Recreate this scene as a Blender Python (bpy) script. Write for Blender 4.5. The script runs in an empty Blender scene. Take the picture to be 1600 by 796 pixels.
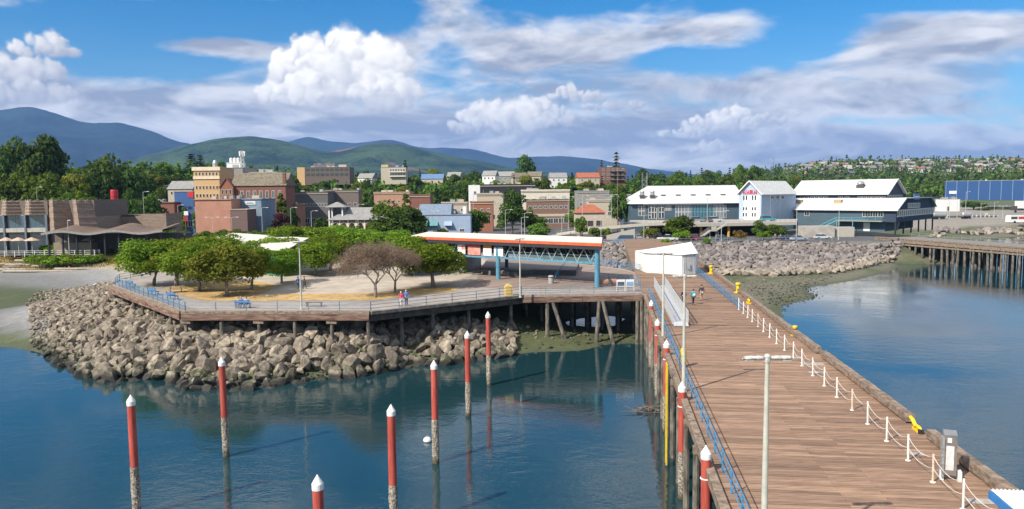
import bpy, math, random
import numpy as np
from mathutils import Vector, Matrix
random.seed(7); RNG = np.random.default_rng(7)
R = math.radians
scene = bpy.context.scene
col = scene.collection

# ---------------------------------------------------------------- camera
F = 1150.0; CZ = 18.5; TP = 96/1150.0; ROLL = 0.010
_p = math.atan(TP)
fwd = Vector((0, math.cos(_p), -math.sin(_p))); up0 = Vector((0, math.sin(_p), math.cos(_p))); rt0 = Vector((1, 0, 0))
rt = rt0*math.cos(ROLL) - up0*math.sin(ROLL); up = up0*math.cos(ROLL) + rt0*math.sin(ROLL)
cam_d = bpy.data.cameras.new('camera'); cam = bpy.data.objects.new('camera', cam_d); col.objects.link(cam)
cam_d.sensor_fit = 'HORIZONTAL'; cam_d.sensor_width = 36; cam_d.lens = 36*F/1600; cam_d.clip_start = 0.3; cam_d.clip_end = 60000
cam.matrix_world = Matrix(((rt.x, up.x, -fwd.x, 0), (rt.y, up.y, -fwd.y, 0), (rt.z, up.z, -fwd.z, CZ), (0, 0, 0, 1)))
scene.camera = cam

# ---------------------------------------------------------------- sun, sky, exposure
SUN_EL = R(41); SUN_AZ = math.atan2(0.75, 0.66)        # the light travels towards +x +y
sd = bpy.data.lights.new('sun', 'SUN'); sd.energy = 5.0; sd.angle = R(0.53); sd.color = (1.0, 0.93, 0.82)
sun = bpy.data.objects.new('sun', sd); col.objects.link(sun)
ldir = Vector((math.sin(SUN_AZ)*math.cos(SUN_EL), math.cos(SUN_AZ)*math.cos(SUN_EL), -math.sin(SUN_EL)))
sun.rotation_euler = ldir.to_track_quat('-Z', 'Y').to_euler(); sun.location = (-60, -60, 90)

class NT:
    """tiny node-tree writer"""
    def __init__(s, tree): s.t = tree; s.n = tree.nodes; s.l = tree.links
    def node(s, typ, **kw):
        n = s.n.new(typ)
        for k, v in kw.items():
            setattr(n, k, v)
        return n
    def inp(s, sock, v):
        if isinstance(v, bpy.types.NodeSocket): s.l.new(v, sock)
        elif v is not None: sock.default_value = v
    def m(s, op, a, b=None, c=None, clamp=False):
        n = s.n.new('ShaderNodeMath'); n.operation = op; n.use_clamp = clamp
        for i, v in enumerate((a, b, c)):
            if v is not None: s.inp(n.inputs[i], v)
        return n.outputs[0]
    def v(s, op, a, b=None):
        n = s.n.new('ShaderNodeVectorMath'); n.operation = op
        s.inp(n.inputs[0], a)
        if b is not None: s.inp(n.inputs[1], b)
        return n.outputs['Value'] if op in ('DOT_PRODUCT', 'LENGTH') else n.outputs['Vector']
    def xyz(s, a, b, c):
        n = s.n.new('ShaderNodeCombineXYZ')
        for i, q in enumerate((a, b, c)): s.inp(n.inputs[i], q)
        return n.outputs[0]
    def sep(s, a):
        n = s.n.new('ShaderNodeSeparateXYZ'); s.inp(n.inputs[0], a); return n.outputs
    def noise(s, vec, scale, detail=4, rough=.5, dist=0, dim='3D'):
        n = s.n.new('ShaderNodeTexNoise'); n.noise_dimensions = dim
        if vec is not None: s.inp(n.inputs['Vector'], vec)
        s.inp(n.inputs['Scale'], scale); s.inp(n.inputs['Detail'], detail); s.inp(n.inputs['Roughness'], rough); s.inp(n.inputs['Distortion'], dist)
        return n.outputs['Fac']
    def ramp(s, f, lo, hi, smooth=True):
        n = s.n.new('ShaderNodeMapRange'); n.interpolation_type = 'SMOOTHSTEP' if smooth else 'LINEAR'
        s.inp(n.inputs[0], f); n.inputs[1].default_value = lo; n.inputs[2].default_value = hi
        return n.outputs[0]
    def mix(s, f, a, b, mode='MIX'):
        n = s.n.new('ShaderNodeMix'); n.data_type = 'RGBA'; n.blend_type = mode
        s.inp(n.inputs[0], f)
        for k, q in ((6, a), (7, b)):
            if isinstance(q, (tuple, list)) and len(q) == 3: q = (*q, 1)
            s.inp(n.inputs[k], q)
        return n.outputs[2]

world = bpy.data.worlds.new('World'); scene.world = world; world.use_nodes = True
W = NT(world.node_tree); W.n.clear()
sky = W.node('ShaderNodeTexSky', sky_type='NISHITA', sun_disc=False, sun_elevation=SUN_EL, sun_rotation=SUN_AZ + math.pi,
             altitude=0, air_density=1.0, dust_density=0.3, ozone_density=3.5)

# smooth value noise in numpy
_NG = RNG.random((256, 256)).astype(np.float32)
def vnoise(x, y):
    xi = np.floor(x).astype(int); yi = np.floor(y).astype(int); fx = x-xi; fy = y-yi
    fx = fx*fx*(3-2*fx); fy = fy*fy*(3-2*fy)
    g = lambda a, b: _NG[a % 256, b % 256]
    return (g(xi, yi)*(1-fx)+g(xi+1, yi)*fx)*(1-fy)+(g(xi, yi+1)*(1-fx)+g(xi+1, yi+1)*fx)*fy
def fbm(x, y, o=5, rough=.5):
    t = 0; a = 1; s_ = 0; c, s = math.cos(.6), math.sin(.6)
    for k in range(o):
        t = t+a*vnoise(x+17*k, y+31*k); s_ += a; a *= rough; x, y = (x*c-y*s)*2.03, (x*s+y*c)*2.03
    return t/s_
def sstep(x, a, b):
    t = np.clip((x-a)/(b-a), 0, 1); return t*t*(3-2*t)
# the cloud cover as a function of direction (computed, not loaded): radiance and cover per azimuth / elevation
SW, SH = 2304, 640; KA = math.atan(math.pi*1.6); KE = math.atan(math.pi/2*3)
def cloud_cover():
    AZ, EL = np.meshgrid(np.tan((np.arange(SW)+.5)/SW*2*KA-KA)/1.6, np.tan((np.arange(SH)+.5)/SH*KE)/3)
    front = np.abs(AZ) < 1.2
    PX = np.where(front, 800+F*np.tan(np.where(front, AZ, 0)), 9e5*np.sign(AZ)); PY = 301-F*np.tan(np.minimum(EL, 1.4))/np.cos(np.where(front, AZ, 0)) - .01*(np.where(front, PX, 0)-800)
    def gb(px, py, rx, ry): return np.exp(-((PX-px)/rx)**2-((PY-py)/ry)**2)
    # layer 1: broken stratocumulus seen in perspective
    iv = 1/(np.tan(EL+.10)+.06); cx, cy = np.sin(AZ)*iv, np.cos(AZ)*iv
    wx = fbm(cx*.7+4, cy*.7, 4)-.5; wy = fbm(cx*.7+40, cy*.7+9, 4)-.5
    n = fbm(cx*1.25+wx*1.2+3.3, cy*1.25+wy*1.2+1.7, 7, .58)
    m = fbm(AZ*9+wx*2, EL*26+wy*2, 6, .58)
    hol = sum(k*gb(*b) for *b, k in ((330, 30, 240, 34, .50), (570, 25, 130, 34, .42), (270, 100, 130, 26, .5), (60, 48, 170, 22, .34), (700, 98, 46, 40, .26), (900, 2, 120, 18, .5), (1250, 62, 90, 46, .62),
              (1080, 95, 80, 22, .5), (1450, 10, 260, 16, .42), (1390, 188, 170, 9, .22), (455, 52, 70, 26, .3), (200, 70, 80, 20, .25)))
    thk = sum(k*gb(*b) for *b, k in ((1330, 130, 350, 60, .20), (900, 105, 260, 70, .20), (340, 78, 150, 20, .50), (480, 5, 110, 14, .3), (40, 12, 110, 22, .3), (230, 8, 70, 12, .22), (690, 30, 60, 40, .25), (100, 180, 480, 50, .34), (700, 235, 900, 55, .34), (1300, 250, 600, 45, .34), (1420, 60, 230, 34, .24), (1060, 50, 160, 40, .15)))
    cov = n*.60+m*.60-hol+thk-.05+.10*sstep(EL, .27, .5)
    a1 = sstep(cov, .42, .78)*.97
    th = sstep(cov, .56, .92)
    nb = fbm(AZ*7+wx*2+.05, EL*20+wy*2-.28, 6, .56); na = fbm(AZ*7+wx*2, EL*20+wy*2, 6, .56)
    lit = np.clip(.50+(na-nb)*3.0+(m-.5)*2.3-(th-.45)*.55, 0, 1)
    lo = np.array([.295, .315, .375]); hi = np.array([.72, .71, .71])
    c1 = lo+(hi-lo)*lit[..., None]
    c1 = c1*(1+.12*sstep(EL, .2, .7))[..., None]
    # pale veil near the horizon
    veil = .55*np.exp(-EL/.05)
    rgb = c1; al = np.maximum(a1, veil)
    # layer 2: cumulus heaps, many small shaded puffs
    r = np.random.default_rng(11); L = np.array([-.50, .70, .51])
    wX = (fbm(PX/26, PY/26, 4)-.5)*20+(fbm(PX/8+7, PY/8, 3)-.5)*7; wY = (fbm(PX/26+50, PY/26, 4)-.5)*20+(fbm(PX/8+70, PY/8, 3)-.5)*7
    RMAX = int(SH*math.atan(3*.36)/KE)
    heaps = [(545, 112, 112, 62, 130, 1.0, 20), (480, 148, 72, 26, 60, .95, 14), (610, 150, 60, 34, 60, .85, 15), (810, 182, 90, 28, 70, .92, 13), (905, 152, 50, 10, 30, .7, 9), (740, 200, 40, 14, 24, .75, 10),
             (1128, 192, 58, 22, 60, .95, 10), (1075, 207, 45, 10, 26, .7, 8), (1110, 232, 45, 10, 26, .62, 9), (85, 78, 58, 19, 40, .78, 12), (35, 118, 85, 22, 50, .72, 15), (60, 150, 90, 16, 40, .55, 13), (960, 168, 55, 8, 24, .55, 8), (1200, 190, 30, 9, 16, .6, 7)]
    for hx, hy, rx, ry, npf, br, pr in heaps:
        q = []
        for _ in range(npf):
            u = r.uniform(-1, 1); top = (1-u*u)**.6; v = r.uniform(-.75, 1)*top
            q.append((hx+u*rx*.92, hy-v*ry*.85, pr*r.uniform(.55, 1.5)*(1-.35*abs(u)), v))
        q.sort(key=lambda t: -t[3]+r.uniform(-.3, .3))
        for x, y, rad, v in q:
            c0, c1_ = np.searchsorted(PX[0, :], [x-rad*1.3-14, x+rad*1.3+14]); win = (slice(0, RMAX), slice(c0, c1_))
            dx = PX[win]+wX[win]-x; dy = -(PY[win]+wY[win]-y)
            sl = (np.abs(dx) < rad*1.3) & (np.abs(dy) < rad*1.3)
            if not sl.any(): continue
            sel = np.nonzero(sl); X_, Y_ = dx[sel]/rad, dy[sel]/rad; sel = (sel[0], sel[1]+c0); rr = np.sqrt(X_*X_+Y_*Y_); Z_ = np.sqrt(np.clip(1-rr*rr, 0, 1))
            nl = np.clip(X_*L[0]+Y_*L[1]+Z_*L[2], 0, 1)
            lt = np.clip((.34+.66*nl)*(.50+.50*sstep(np.array(v), -.8, .45))*(1-.30*sstep(np.array((x-hx)/rx), .1, .9))+(m[sel]-.5)*.6, 0, 1)*br
            c = np.array([.30, .325, .40])+(np.array([1.10, 1.05, .95])-np.array([.30, .325, .40]))*lt[:, None]
            a = sstep(rr, 1.14, .48)*.90*sstep(PY[sel], hy+ry*1.05, hy+ry*.55)
            rgb[sel] = rgb[sel]*(1-a[:, None])+c*a[:, None]; al[sel] = al[sel]+(1-al[sel])*a
    return np.concatenate([rgb, al[..., None]], -1)
img = bpy.data.images.new('cloud_cover', SW, SH, alpha=True, float_buffer=True, is_data=True)
img.pixels.foreach_set(cloud_cover().astype(np.float32).ravel())
tc = W.node('ShaderNodeTexCoord'); nx, ny, nz = W.sep(tc.outputs['Generated'])
az = W.m('ARCTAN2', nx, ny); el = W.m('MAXIMUM', W.m('ARCSINE', nz), .0008)
uu = W.m('ADD', W.m('DIVIDE', W.m('ARCTANGENT', W.m('MULTIPLY', az, 1.6)), 2*KA), .5); vv = W.m('DIVIDE', W.m('ARCTANGENT', W.m('MULTIPLY', el, 3.0)), KE)
it = W.node('ShaderNodeTexImage', image=img, interpolation='Cubic', extension='EXTEND'); W.l.new(W.xyz(uu, vv, 0.0), it.inputs['Vector'])
hs = W.node('ShaderNodeHueSaturation'); hs.inputs['Saturation'].default_value = 1.5; hs.inputs['Value'].default_value = .92
W.l.new(sky.outputs[0], hs.inputs['Color'])
c10 = W.v('MULTIPLY', it.outputs['Color'], (10, 10, 10))
bg = W.node('ShaderNodeBackground'); bg.inputs['Strength'].default_value = 0.1
W.l.new(W.mix(it.outputs['Alpha'], hs.outputs[0], c10), bg.inputs['Color'])
W.l.new(bg.outputs[0], W.node('ShaderNodeOutputWorld').inputs['Surface'])

vs_ = scene.view_settings; vs_.view_transform = 'Standard'; vs_.look = 'None'; vs_.exposure = 0.5; vs_.gamma = 1.0; vs_.use_curve_mapping = False
scene.render.engine = 'CYCLES'
scene.cycles.use_denoising = True
world.cycles.sampling_method = 'MANUAL'; world.cycles.sample_map_resolution = 256
scene.cycles.max_bounces = 8; scene.cycles.diffuse_bounces = 3; scene.cycles.glossy_bounces = 3; scene.cycles.transmission_bounces = 4; scene.cycles.transparent_max_bounces = 6; scene.cycles.volume_bounces = 0
scene.cycles.caustics_reflective = False; scene.cycles.caustics_refractive = False

# ---------------------------------------------------------------- pixel -> place
def ray(px, py):
    return fwd + rt*((px-800)/F) + up*((398-py)/F)
def P(px, py, z):
    d = ray(px, py); k = (z-CZ)/d.z
    return Vector((d.x*k, d.y*k, z))
def PD(px, py, Y):
    d = ray(px, py); k = Y/d.y
    return Vector((d.x*k, Y, CZ+d.z*k))

# ---------------------------------------------------------------- materials
MATS = {}
def mat(name, c, rough=.7, var=.18, scale=2.0, bump=0.0, bscale=None, metal=0.0, c2=None, stretch=None, obj_rand=0.0, spec=.4, island=0.0, coord='pos', detail=5):
    if name in MATS: return MATS[name]
    m = bpy.data.materials.new(name); m.use_nodes = True; T = NT(m.node_tree)
    b = T.n['Principled BSDF']; b.inputs['Roughness'].default_value = rough; b.inputs['Metallic'].default_value = metal
    b.inputs['Specular IOR Level'].default_value = spec
    if coord == 'pos': g = T.node('ShaderNodeNewGeometry').outputs['Position']
    else: g = T.node('ShaderNodeTexCoord').outputs['Object']
    if stretch: g = T.v('MULTIPLY', g, stretch)
    n = T.noise(g, scale, detail, .6)
    hi = tuple(min(1, q*(1+var)) for q in c); lo = tuple(q*(1-var) for q in c)
    if c2 is not None: hi = c2; lo = c
    cc = T.mix(T.ramp(n, .3, .7), lo, hi)
    if obj_rand or island:
        f = None
        if obj_rand: f = T.m('MULTIPLY', T.m('SUBTRACT', T.node('ShaderNodeObjectInfo').outputs['Random'], .5), obj_rand*2)
        if island:
            q = T.m('MULTIPLY', T.m('SUBTRACT', T.node('ShaderNodeNewGeometry').outputs['Random Per Island'], .5), island*2)
            f = q if f is None else T.m('ADD', f, q)
        h = T.node('ShaderNodeHueSaturation'); T.l.new(cc, h.inputs['Color']); T.inp(h.inputs['Value'], T.m('ADD', f, 1.0)); cc = h.outputs[0]
    T.l.new(cc, b.inputs['Base Color'])
    if bump:
        bn = T.node('ShaderNodeBump'); bn.inputs['Strength'].default_value = bump; bn.inputs['Distance'].default_value = .05
        T.inp(bn.inputs['Height'], T.noise(g, bscale or scale*4, 5, .6)); T.l.new(bn.outputs[0], b.inputs['Normal'])
    MATS[name] = m
    return m
def leaf_mat(name, c1, c2, trans=.28, scale=.35):
    m = bpy.data.materials.new(name); m.use_nodes = True; T = NT(m.node_tree); T.n.remove(T.n['Principled BSDF'])
    g = T.node('ShaderNodeNewGeometry'); oi = T.node('ShaderNodeObjectInfo')
    n = T.noise(g.outputs['Position'], scale, 3, .6)
    f = T.m('ADD', T.m('MULTIPLY', n, .9), T.m('MULTIPLY', g.outputs['Random Per Island'], .35))
    cc = T.mix(T.ramp(f, .35, .9), c1, c2)
    h = T.node('ShaderNodeHueSaturation'); T.l.new(cc, h.inputs['Color'])
    T.inp(h.inputs['Value'], T.m('ADD', T.m('MULTIPLY', oi.outputs['Random'], .5), .75))
    T.inp(h.inputs['Hue'], T.m('ADD', T.m('MULTIPLY', oi.outputs['Random'], .036), .482))
    d = T.node('ShaderNodeBsdfDiffuse'); t = T.node('ShaderNodeBsdfTranslucent')
    T.l.new(h.outputs[0], d.inputs[0])
    tcx = T.mix(.5, h.outputs[0], (.25, .32, .03)); T.l.new(tcx, t.inputs[0])
    mx = T.node('ShaderNodeMixShader'); mx.inputs[0].default_value = trans
    T.l.new(d.outputs[0], mx.inputs[1]); T.l.new(t.outputs[0], mx.inputs[2])
    T.l.new(mx.outputs[0], T.n['Material Output'].inputs['Surface'])
    MATS[name] = m; return m
def glass_mat(name, c=(.03, .04, .05), rough=.06):
    m = bpy.data.materials.new(name); m.use_nodes = True; b = m.node_tree.nodes['Principled BSDF']
    b.inputs['Base Color'].default_value = (*c, 1); b.inputs['Roughness'].default_value = rough; b.inputs['Specular IOR Level'].default_value = .9
    MATS[name] = m; return m

# ---------------------------------------------------------------- mesh builder
class MB:
    def __init__(s): s.v = []; s.f = []
    def add(s, vs, fs):
        o = len(s.v); s.v += [tuple(q) for q in vs]; s.f += [tuple(i+o for i in f) for f in fs]; return s
    def box(s, c, size, rz=0.0, top=1.0):
        x, y, z = [q/2 for q in size]; cs, sn = math.cos(rz), math.sin(rz); vs = []
        for dz in (-1, 1):
            k = top if dz > 0 else 1
            for dx, dy in ((-1, -1), (1, -1), (1, 1), (-1, 1)):
                a, b = dx*x*k, dy*y*k
                vs.append((c[0]+a*cs-b*sn, c[1]+a*sn+b*cs, c[2]+dz*z))
        return s.add(vs, [(0, 3, 2, 1), (4, 5, 6, 7), (0, 1, 5, 4), (1, 2, 6, 5), (2, 3, 7, 6), (3, 0, 4, 7)])
    def bar(s, p0, p1, w, h=None):
        """rectangular bar from p0 to p1, w wide across, h high"""
        h = h or w; a = Vector(p0); b = Vector(p1); d = (b-a)
        if d.length < 1e-6: return s
        d.normalize()
        sd_ = d.cross(Vector((0, 0, 1)))
        if sd_.length < 1e-3: sd_ = Vector((1, 0, 0))
        sd_.normalize(); u = sd_.cross(d).normalized(); vs = []
        for q in (a, b):
            for i, j in ((-1, -1), (1, -1), (1, 1), (-1, 1)): vs.append(q + sd_*(i*w/2) + u*(j*h/2))
        return s.add(vs, [(0, 3, 2, 1), (4, 5, 6, 7), (0, 1, 5, 4), (1, 2, 6, 5), (2, 3, 7, 6), (3, 0, 4, 7)][::1])
    def tube(s, p0, p1, r0, r1=None, n=8, caps=True):
        return s.path([p0, p1], [r0, r0 if r1 is None else r1], n, caps)
    def path(s, pts, rs, n=6, caps=True):
        pts = [Vector(p) for p in pts]; o = len(s.v); k = len(pts)
        if not hasattr(rs, '__len__'): rs = [rs]*k
        for i, p in enumerate(pts):
            d = (pts[min(i+1, k-1)]-pts[max(i-1, 0)])
            d = d.normalized() if d.length > 1e-9 else Vector((0, 0, 1))
            a = Vector((0, 0, 1)).cross(d) if abs(d.z) < .98 else Vector((1, 0, 0)).cross(d)
            a.normalize(); b = d.cross(a)
            for j in range(n):
                t = 2*math.pi*j/n; s.v.append(tuple(p + a*(math.cos(t)*rs[i]) + b*(math.sin(t)*rs[i])))
        for i in range(k-1):
            for j in range(n):
                j2 = (j+1) % n; s.f.append((o+i*n+j, o+i*n+j2, o+(i+1)*n+j2, o+(i+1)*n+j))
        if caps:
            s.f.append(tuple(o+j for j in range(n))[::-1]); s.f.append(tuple(o+(k-1)*n+j for j in range(n)))
        return s
    def lathe(s, c, prof, n=12):
        """prof: list of (r, z) from bottom to top"""
        o = len(s.v); k = len(prof)
        for r, z in prof:
            for j in range(n):
                t = 2*math.pi*j/n; s.v.append((c[0]+r*math.cos(t), c[1]+r*math.sin(t), c[2]+z))
        for i in range(k-1):
            for j in range(n):
                j2 = (j+1) % n; s.f.append((o+i*n+j, o+i*n+j2, o+(i+1)*n+j2, o+(i+1)*n+j))
        s.f.append(tuple(o+j for j in range(n))[::-1]); s.f.append(tuple(o+(k-1)*n+j for j in range(n)))
        return s
    def prism(s, poly, z0, z1):
        """poly: ccw list of (x, y); z1 may be a list of heights"""
        k = len(poly); o = len(s.v); zt = z1 if hasattr(z1, '__len__') else [z1]*k
        s.v += [(p[0], p[1], z0) for p in poly] + [(p[0], p[1], zt[i]) for i, p in enumerate(poly)]
        s.f.append(tuple(o+i for i in range(k))[::-1]); s.f.append(tuple(o+k+i for i in range(k)))
        for i in range(k):
            j = (i+1) % k; s.f.append((o+i, o+j, o+k+j, o+k+i))
        return s
    def extr(s, prof, a, b):
        """profile (list of 3d points) extruded from offset a to offset b (vectors)"""
        k = len(prof); o = len(s.v); a = Vector(a); b = Vector(b)
        s.v += [tuple(Vector(p)+a) for p in prof] + [tuple(Vector(p)+b) for p in prof]
        s.f.append(tuple(o+i for i in range(k))[::-1]); s.f.append(tuple(o+k+i for i in range(k)))
        for i in range(k):
            j = (i+1) % k; s.f.append((o+i, o+j, o+k+j, o+k+i))
        return s
    def mesh(s, name, m=None, origin=None, smooth=False):
        me = bpy.data.meshes.new(name)
        vs = s.v if origin is None else [(v[0]-origin[0], v[1]-origin[1], v[2]-origin[2]) for v in s.v]
        me.from_pydata(vs, [], s.f); me.update()
        if m is not None: me.materials.append(m)
        if smooth:
            me.polygons.foreach_set('use_smooth', [True]*len(me.polygons))
        return me
    def build(s, name, m, parent=None, world=True, smooth=False, **props):
        org = None
        if parent is not None and world:
            org = Vector(parent.location); q = parent.parent
            while q is not None: org += q.location; q = q.parent
        return link(name, s.mesh(name, m, org, smooth), parent, **props)
def link(name, me, parent=None, loc=None, rz=None, scale=None, **props):
    o = bpy.data.objects.new(name, me); col.objects.link(o)
    if parent is not None: o.parent = parent
    if loc is not None: o.location = loc
    if rz is not None: o.rotation_euler = (0, 0, rz) if not hasattr(rz, '__len__') else rz
    if scale is not None: o.scale = (scale,)*3 if not hasattr(scale, '__len__') else scale
    for k, v in props.items(): o[k] = v
    return o
def thing(name, label, cat, loc=(0, 0, 0), rz=0.0, group=None, scale=None):
    o = bpy.data.objects.new(name, None); col.objects.link(o); o.empty_display_size = .2
    o.location = loc; o.rotation_euler = (0, 0, rz); o['label'] = label; o['category'] = cat
    if scale is not None: o.scale = (scale,)*3 if not hasattr(scale, '__len__') else scale
    if group: o['group'] = group
    return o
def tag(o, label, cat, group=None):
    o['label'] = label; o['category'] = cat
    if group: o['group'] = group
    return o
def copy_thing(src, loc, rz=0.0, label=None, scale=None, group=None):
    def rec(o, par):
        c = o.copy(); col.objects.link(c); c.parent = par
        for ch in KIDS.get(o.name, [k for k in o.children]): rec(ch, c)
        return c
    c = rec(src, None); c.location = loc; c.rotation_euler = (0, 0, rz)
    if scale is not None: c.scale = (scale,)*3 if not hasattr(scale, '__len__') else scale
    if label: c['label'] = label
    if group: c['group'] = group
    return c
KIDS = {}
def freeze(root):
    """remember a prototype's children (o.children walks the whole file each time)"""
    def rec(o):
        KIDS[o.name] = list(o.children)
        for c in KIDS[o.name]: rec(c)
    rec(root); return root
def grid_mesh(name, X, Y, Z, m, cols=None):
    ny_, nx_ = X.shape; me = bpy.data.meshes.new(name)
    vs = np.stack([X, Y, Z], -1).reshape(-1, 3); i = np.arange(nx_*ny_).reshape(ny_, nx_)
    fs = np.stack([i[:-1, :-1], i[:-1, 1:], i[1:, 1:], i[1:, :-1]], -1).reshape(-1, 4)
    me.from_pydata(vs.tolist(), [], fs.tolist()); me.update()
    me.polygons.foreach_set('use_smooth', [True]*len(me.polygons))
    if m: me.materials.append(m)
    if cols is not None:
        a = me.color_attributes.new('Col', 'FLOAT_COLOR', 'POINT')
        a.data.foreach_set('color', np.concatenate([cols.reshape(-1, 3), np.ones((nx_*ny_, 1))], 1).astype(np.float32).ravel())
    return me
# ================================================================ TERRAIN, WATER, MOUNTAINS
D = 6.0      # pier and plaza deck level
G = 5.0      # street level in town
_ctl = []
def ct(lst):
    for px, py, z in lst:
        p = P(px, py, z); _ctl.append((p.x, p.y, z))
ct([(-150, 545, 0), (0, 541, 0), (45, 548, 0), (-150, 480, .5), (0, 478, .4), (90, 470, .6), (150, 458, 1.2), (0, 430, 1.5), (100, 430, 1.6), (190, 440, 2.0), (-150, 430, 1.6),
    (0, 415, 2.3), (120, 415, 2.3), (200, 418, 2.6), (0, 402, 3.8), (150, 402, 4.0), (240, 402, 4.6), (-150, 402, 4.0), (-150, 388, 4.7), (0, 388, 4.7), (150, 388, 4.8), (280, 385, 5.0),
    (0, 600, -2), (-150, 620, -3), (200, 650, -3), (500, 650, -3), (800, 600, -2), (1000, 560, -1.2),
    (100, 577, -.3), (170, 602, -.3), (290, 608, -.3), (420, 610, -.3), (520, 596, -.3), (640, 573, -.3), (720, 568, -.2), (795, 556, 0),
    (820, 546, .15), (900, 541, .3), (1000, 532, .3), (1060, 505, .4), (860, 575, -.8),
    (1290, 445, 0), (1285, 465, 0), (1232, 496, 0), (1180, 470, .3), (1130, 440, .6), (1400, 412, 0), (1500, 409, -.3), (1215, 432, 1.0), (1110, 425, 1.0), (1300, 428, .8), (1350, 420, .6),
    (1320, 520, -1.6), (1420, 450, -1.2), (1600, 440, -2), (1700, 420, -2), (1600, 700, -3), (1240, 560, -1.5), (1330, 460, -.7),
    (880, 383, G), (940, 383, G), (1000, 382, G), (1100, 381, G), (1200, 381, G), (1300, 379, G), (1400, 377, G), (1440, 375, 4.6),
    (1460, 386, -.6), (1500, 390, -1.4), (1600, 390, -1.8), (1452, 375, -.5), (1500, 370, -.5), (1600, 369, -.5), (1750, 369, -.5), (1470, 358, 3.2), (1520, 354, 3.5), (1600, 353, 3.5), (1750, 352, 3.5)])
_ctl += [(-20, 10, -4), (-60, 30, -4), (40, 20, -4), (0, 55, -3.2), (-120, 60, -3.5), (100, 60, -4), (200, 60, -5), (-200, 100, -2), (-250, 60, -5), (300, 120, -5), (200, 180, -3),
         (8, 103, -.3), (8, 116, .5), (24, 135, .5), (12, 145, 2.2), (20, 160, 2.0), (30, 175, 3.6)]  # mud added under the boardwalk to darken the space below it
for px, py, z, ins in ((172, 447, 4.2, 0), (285, 488, 3.3, 0), (430, 488, 3.1, 0), (578, 488, 2.7, 0), (700, 476, 2.2, 0), (760, 469, 1.4, 0)):
    p = P(px, py, D); _ctl.append((p.x, p.y, z))
for px, py in ((215, 442), (300, 468), (430, 468), (578, 468), (680, 458), (740, 446), (300, 440), (500, 440), (650, 440), (300, 415), (500, 415), (650, 415), (740, 420), (760, 405)):
    p = P(px, py, D); _ctl.append((p.x, p.y, 5.0))
for x in (-350, -250, -150, -75, 0, 75, 150, 230):
    for y in (215, 260, 330, 380):
        if not (x > 110 and y < 320): _ctl.append((x, y, G))
_ctl = np.array(_ctl, float)
_d = np.linalg.norm(_ctl[:, None, :2]-_ctl[None, :, :2], axis=-1)
_w = np.linalg.solve(_d + np.eye(len(_ctl))*.02, _ctl[:, 2])
def H(x, y):
    x = np.asarray(x, float); y = np.asarray(y, float); sh = x.shape; xf = x.ravel(); yf = y.ravel()
    z = np.zeros(len(xf))
    for k in range(0, len(xf), 20000):
        q = np.hypot(xf[k:k+20000, None]-_ctl[None, :, 0], yf[k:k+20000, None]-_ctl[None, :, 1]); z[k:k+20000] = q @ _w
    z = np.clip(z, -6, 5.0)
    b0 = np.interp(xf, [-400, -175, -135, 0, 120, 300], [235, 255, 400, 415, 430, 480])
    hh = np.interp(xf, [-400, -175, -135, 0, 120, 300], [20, 18, 12, 11, 8, 3])
    far = G + hh*sstep(yf, b0, b0+75) + 6*fbm(xf/90+3, yf/90, 3)*sstep(yf, b0+30, b0+150)
    rh = sstep(xf/np.maximum(yf, 1), .16, .46)*52*sstep(yf, 720, 1500) + 8*sstep(yf, 700, 2200)
    far = far + rh
    y0 = np.interp(xf, [85, 112], [215, 318]); y1 = np.interp(xf, [85, 112], [380, 420])
    t = np.clip((yf-y0)/(y1-y0), 0, 1); t = t*t*(3-2*t)
    z = z*(1-t)+far*t
    return z.reshape(sh)
def Hs(x, y): return float(H(np.array([x]), np.array([y]))[0])
def geo(a, b, s0, g=1.12):
    out = [a]; s_ = s0
    while abs(out[-1]-a) < abs(b-a): out.append(out[-1] + math.copysign(s_, b-a)); s_ *= g
    return out
gx = np.array(sorted(set(geo(-140, -9000, 3, 1.13) + list(np.arange(-140, 200, 2.0)) + geo(200, 9000, 3, 1.13))))
gy = np.array(sorted(set(list(np.arange(-200, 50, 25.0)) + list(np.arange(50, 330, 2.0)) + geo(330, 14000, 3, 1.09))))
GX, GY = np.meshgrid(gx, gy); GZ = H(GX, GY)
GZ = GZ + (fbm(GX/3.1, GY/3.1, 3)-.5)*.14*(GZ < 3)
# surface colours of the ground (its own materials: wet mud, gravel, dry grass, asphalt, forest floor)
nz1 = fbm(GX/9, GY/9, 4); nz2 = fbm(GX/2.5+9, GY/2.5, 3)
C = np.zeros(GX.shape+(3,))
def lay(c, f):
    global C
    C = C*(1-f[..., None]) + np.array(c)*f[..., None]
lay((.05, .055, .04), np.ones_like(GX))
left = sstep(-GX, 20, 45)*(GY < 230)
lay((.075, .09, .035), sstep(GZ, -.2, .2))
lay((.135, .125, .085), sstep(GZ, .0, .35)*sstep(GX, 18, 30)*sstep(nz1+.15*nz2, .36, .52))
lay((.05, .075, .022), sstep(GZ, .45, .8)*sstep(GX, 18, 30)*sstep(nz1, .42, .6)*.8)
lay((.055, .07, .024), left*sstep(GZ, .0, .2)*sstep(nz1, .3, .5))
lay((.16, .16, .155), left*sstep(GZ, .75, 1.15))
lay((.24, .235, .225), left*sstep(GZ, 1.3, 1.9))
lay((.33, .30, .25), left*sstep(GZ, 2.15, 2.4))
lay((.30, .22, .09), left*sstep(GZ+.5*nz1, 2.75, 3.0))
lay((.20, .20, .06), left*sstep(GZ+.9*nz1, 4.0, 4.4)*sstep(nz2, .4, .6))
lay((.15, .14, .12), sstep(GZ, 3.4, 4.6)*(1-left))
lay((.085, .085, .088), sstep(GZ, 4.85, 4.97)*(GY > 175))
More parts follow.
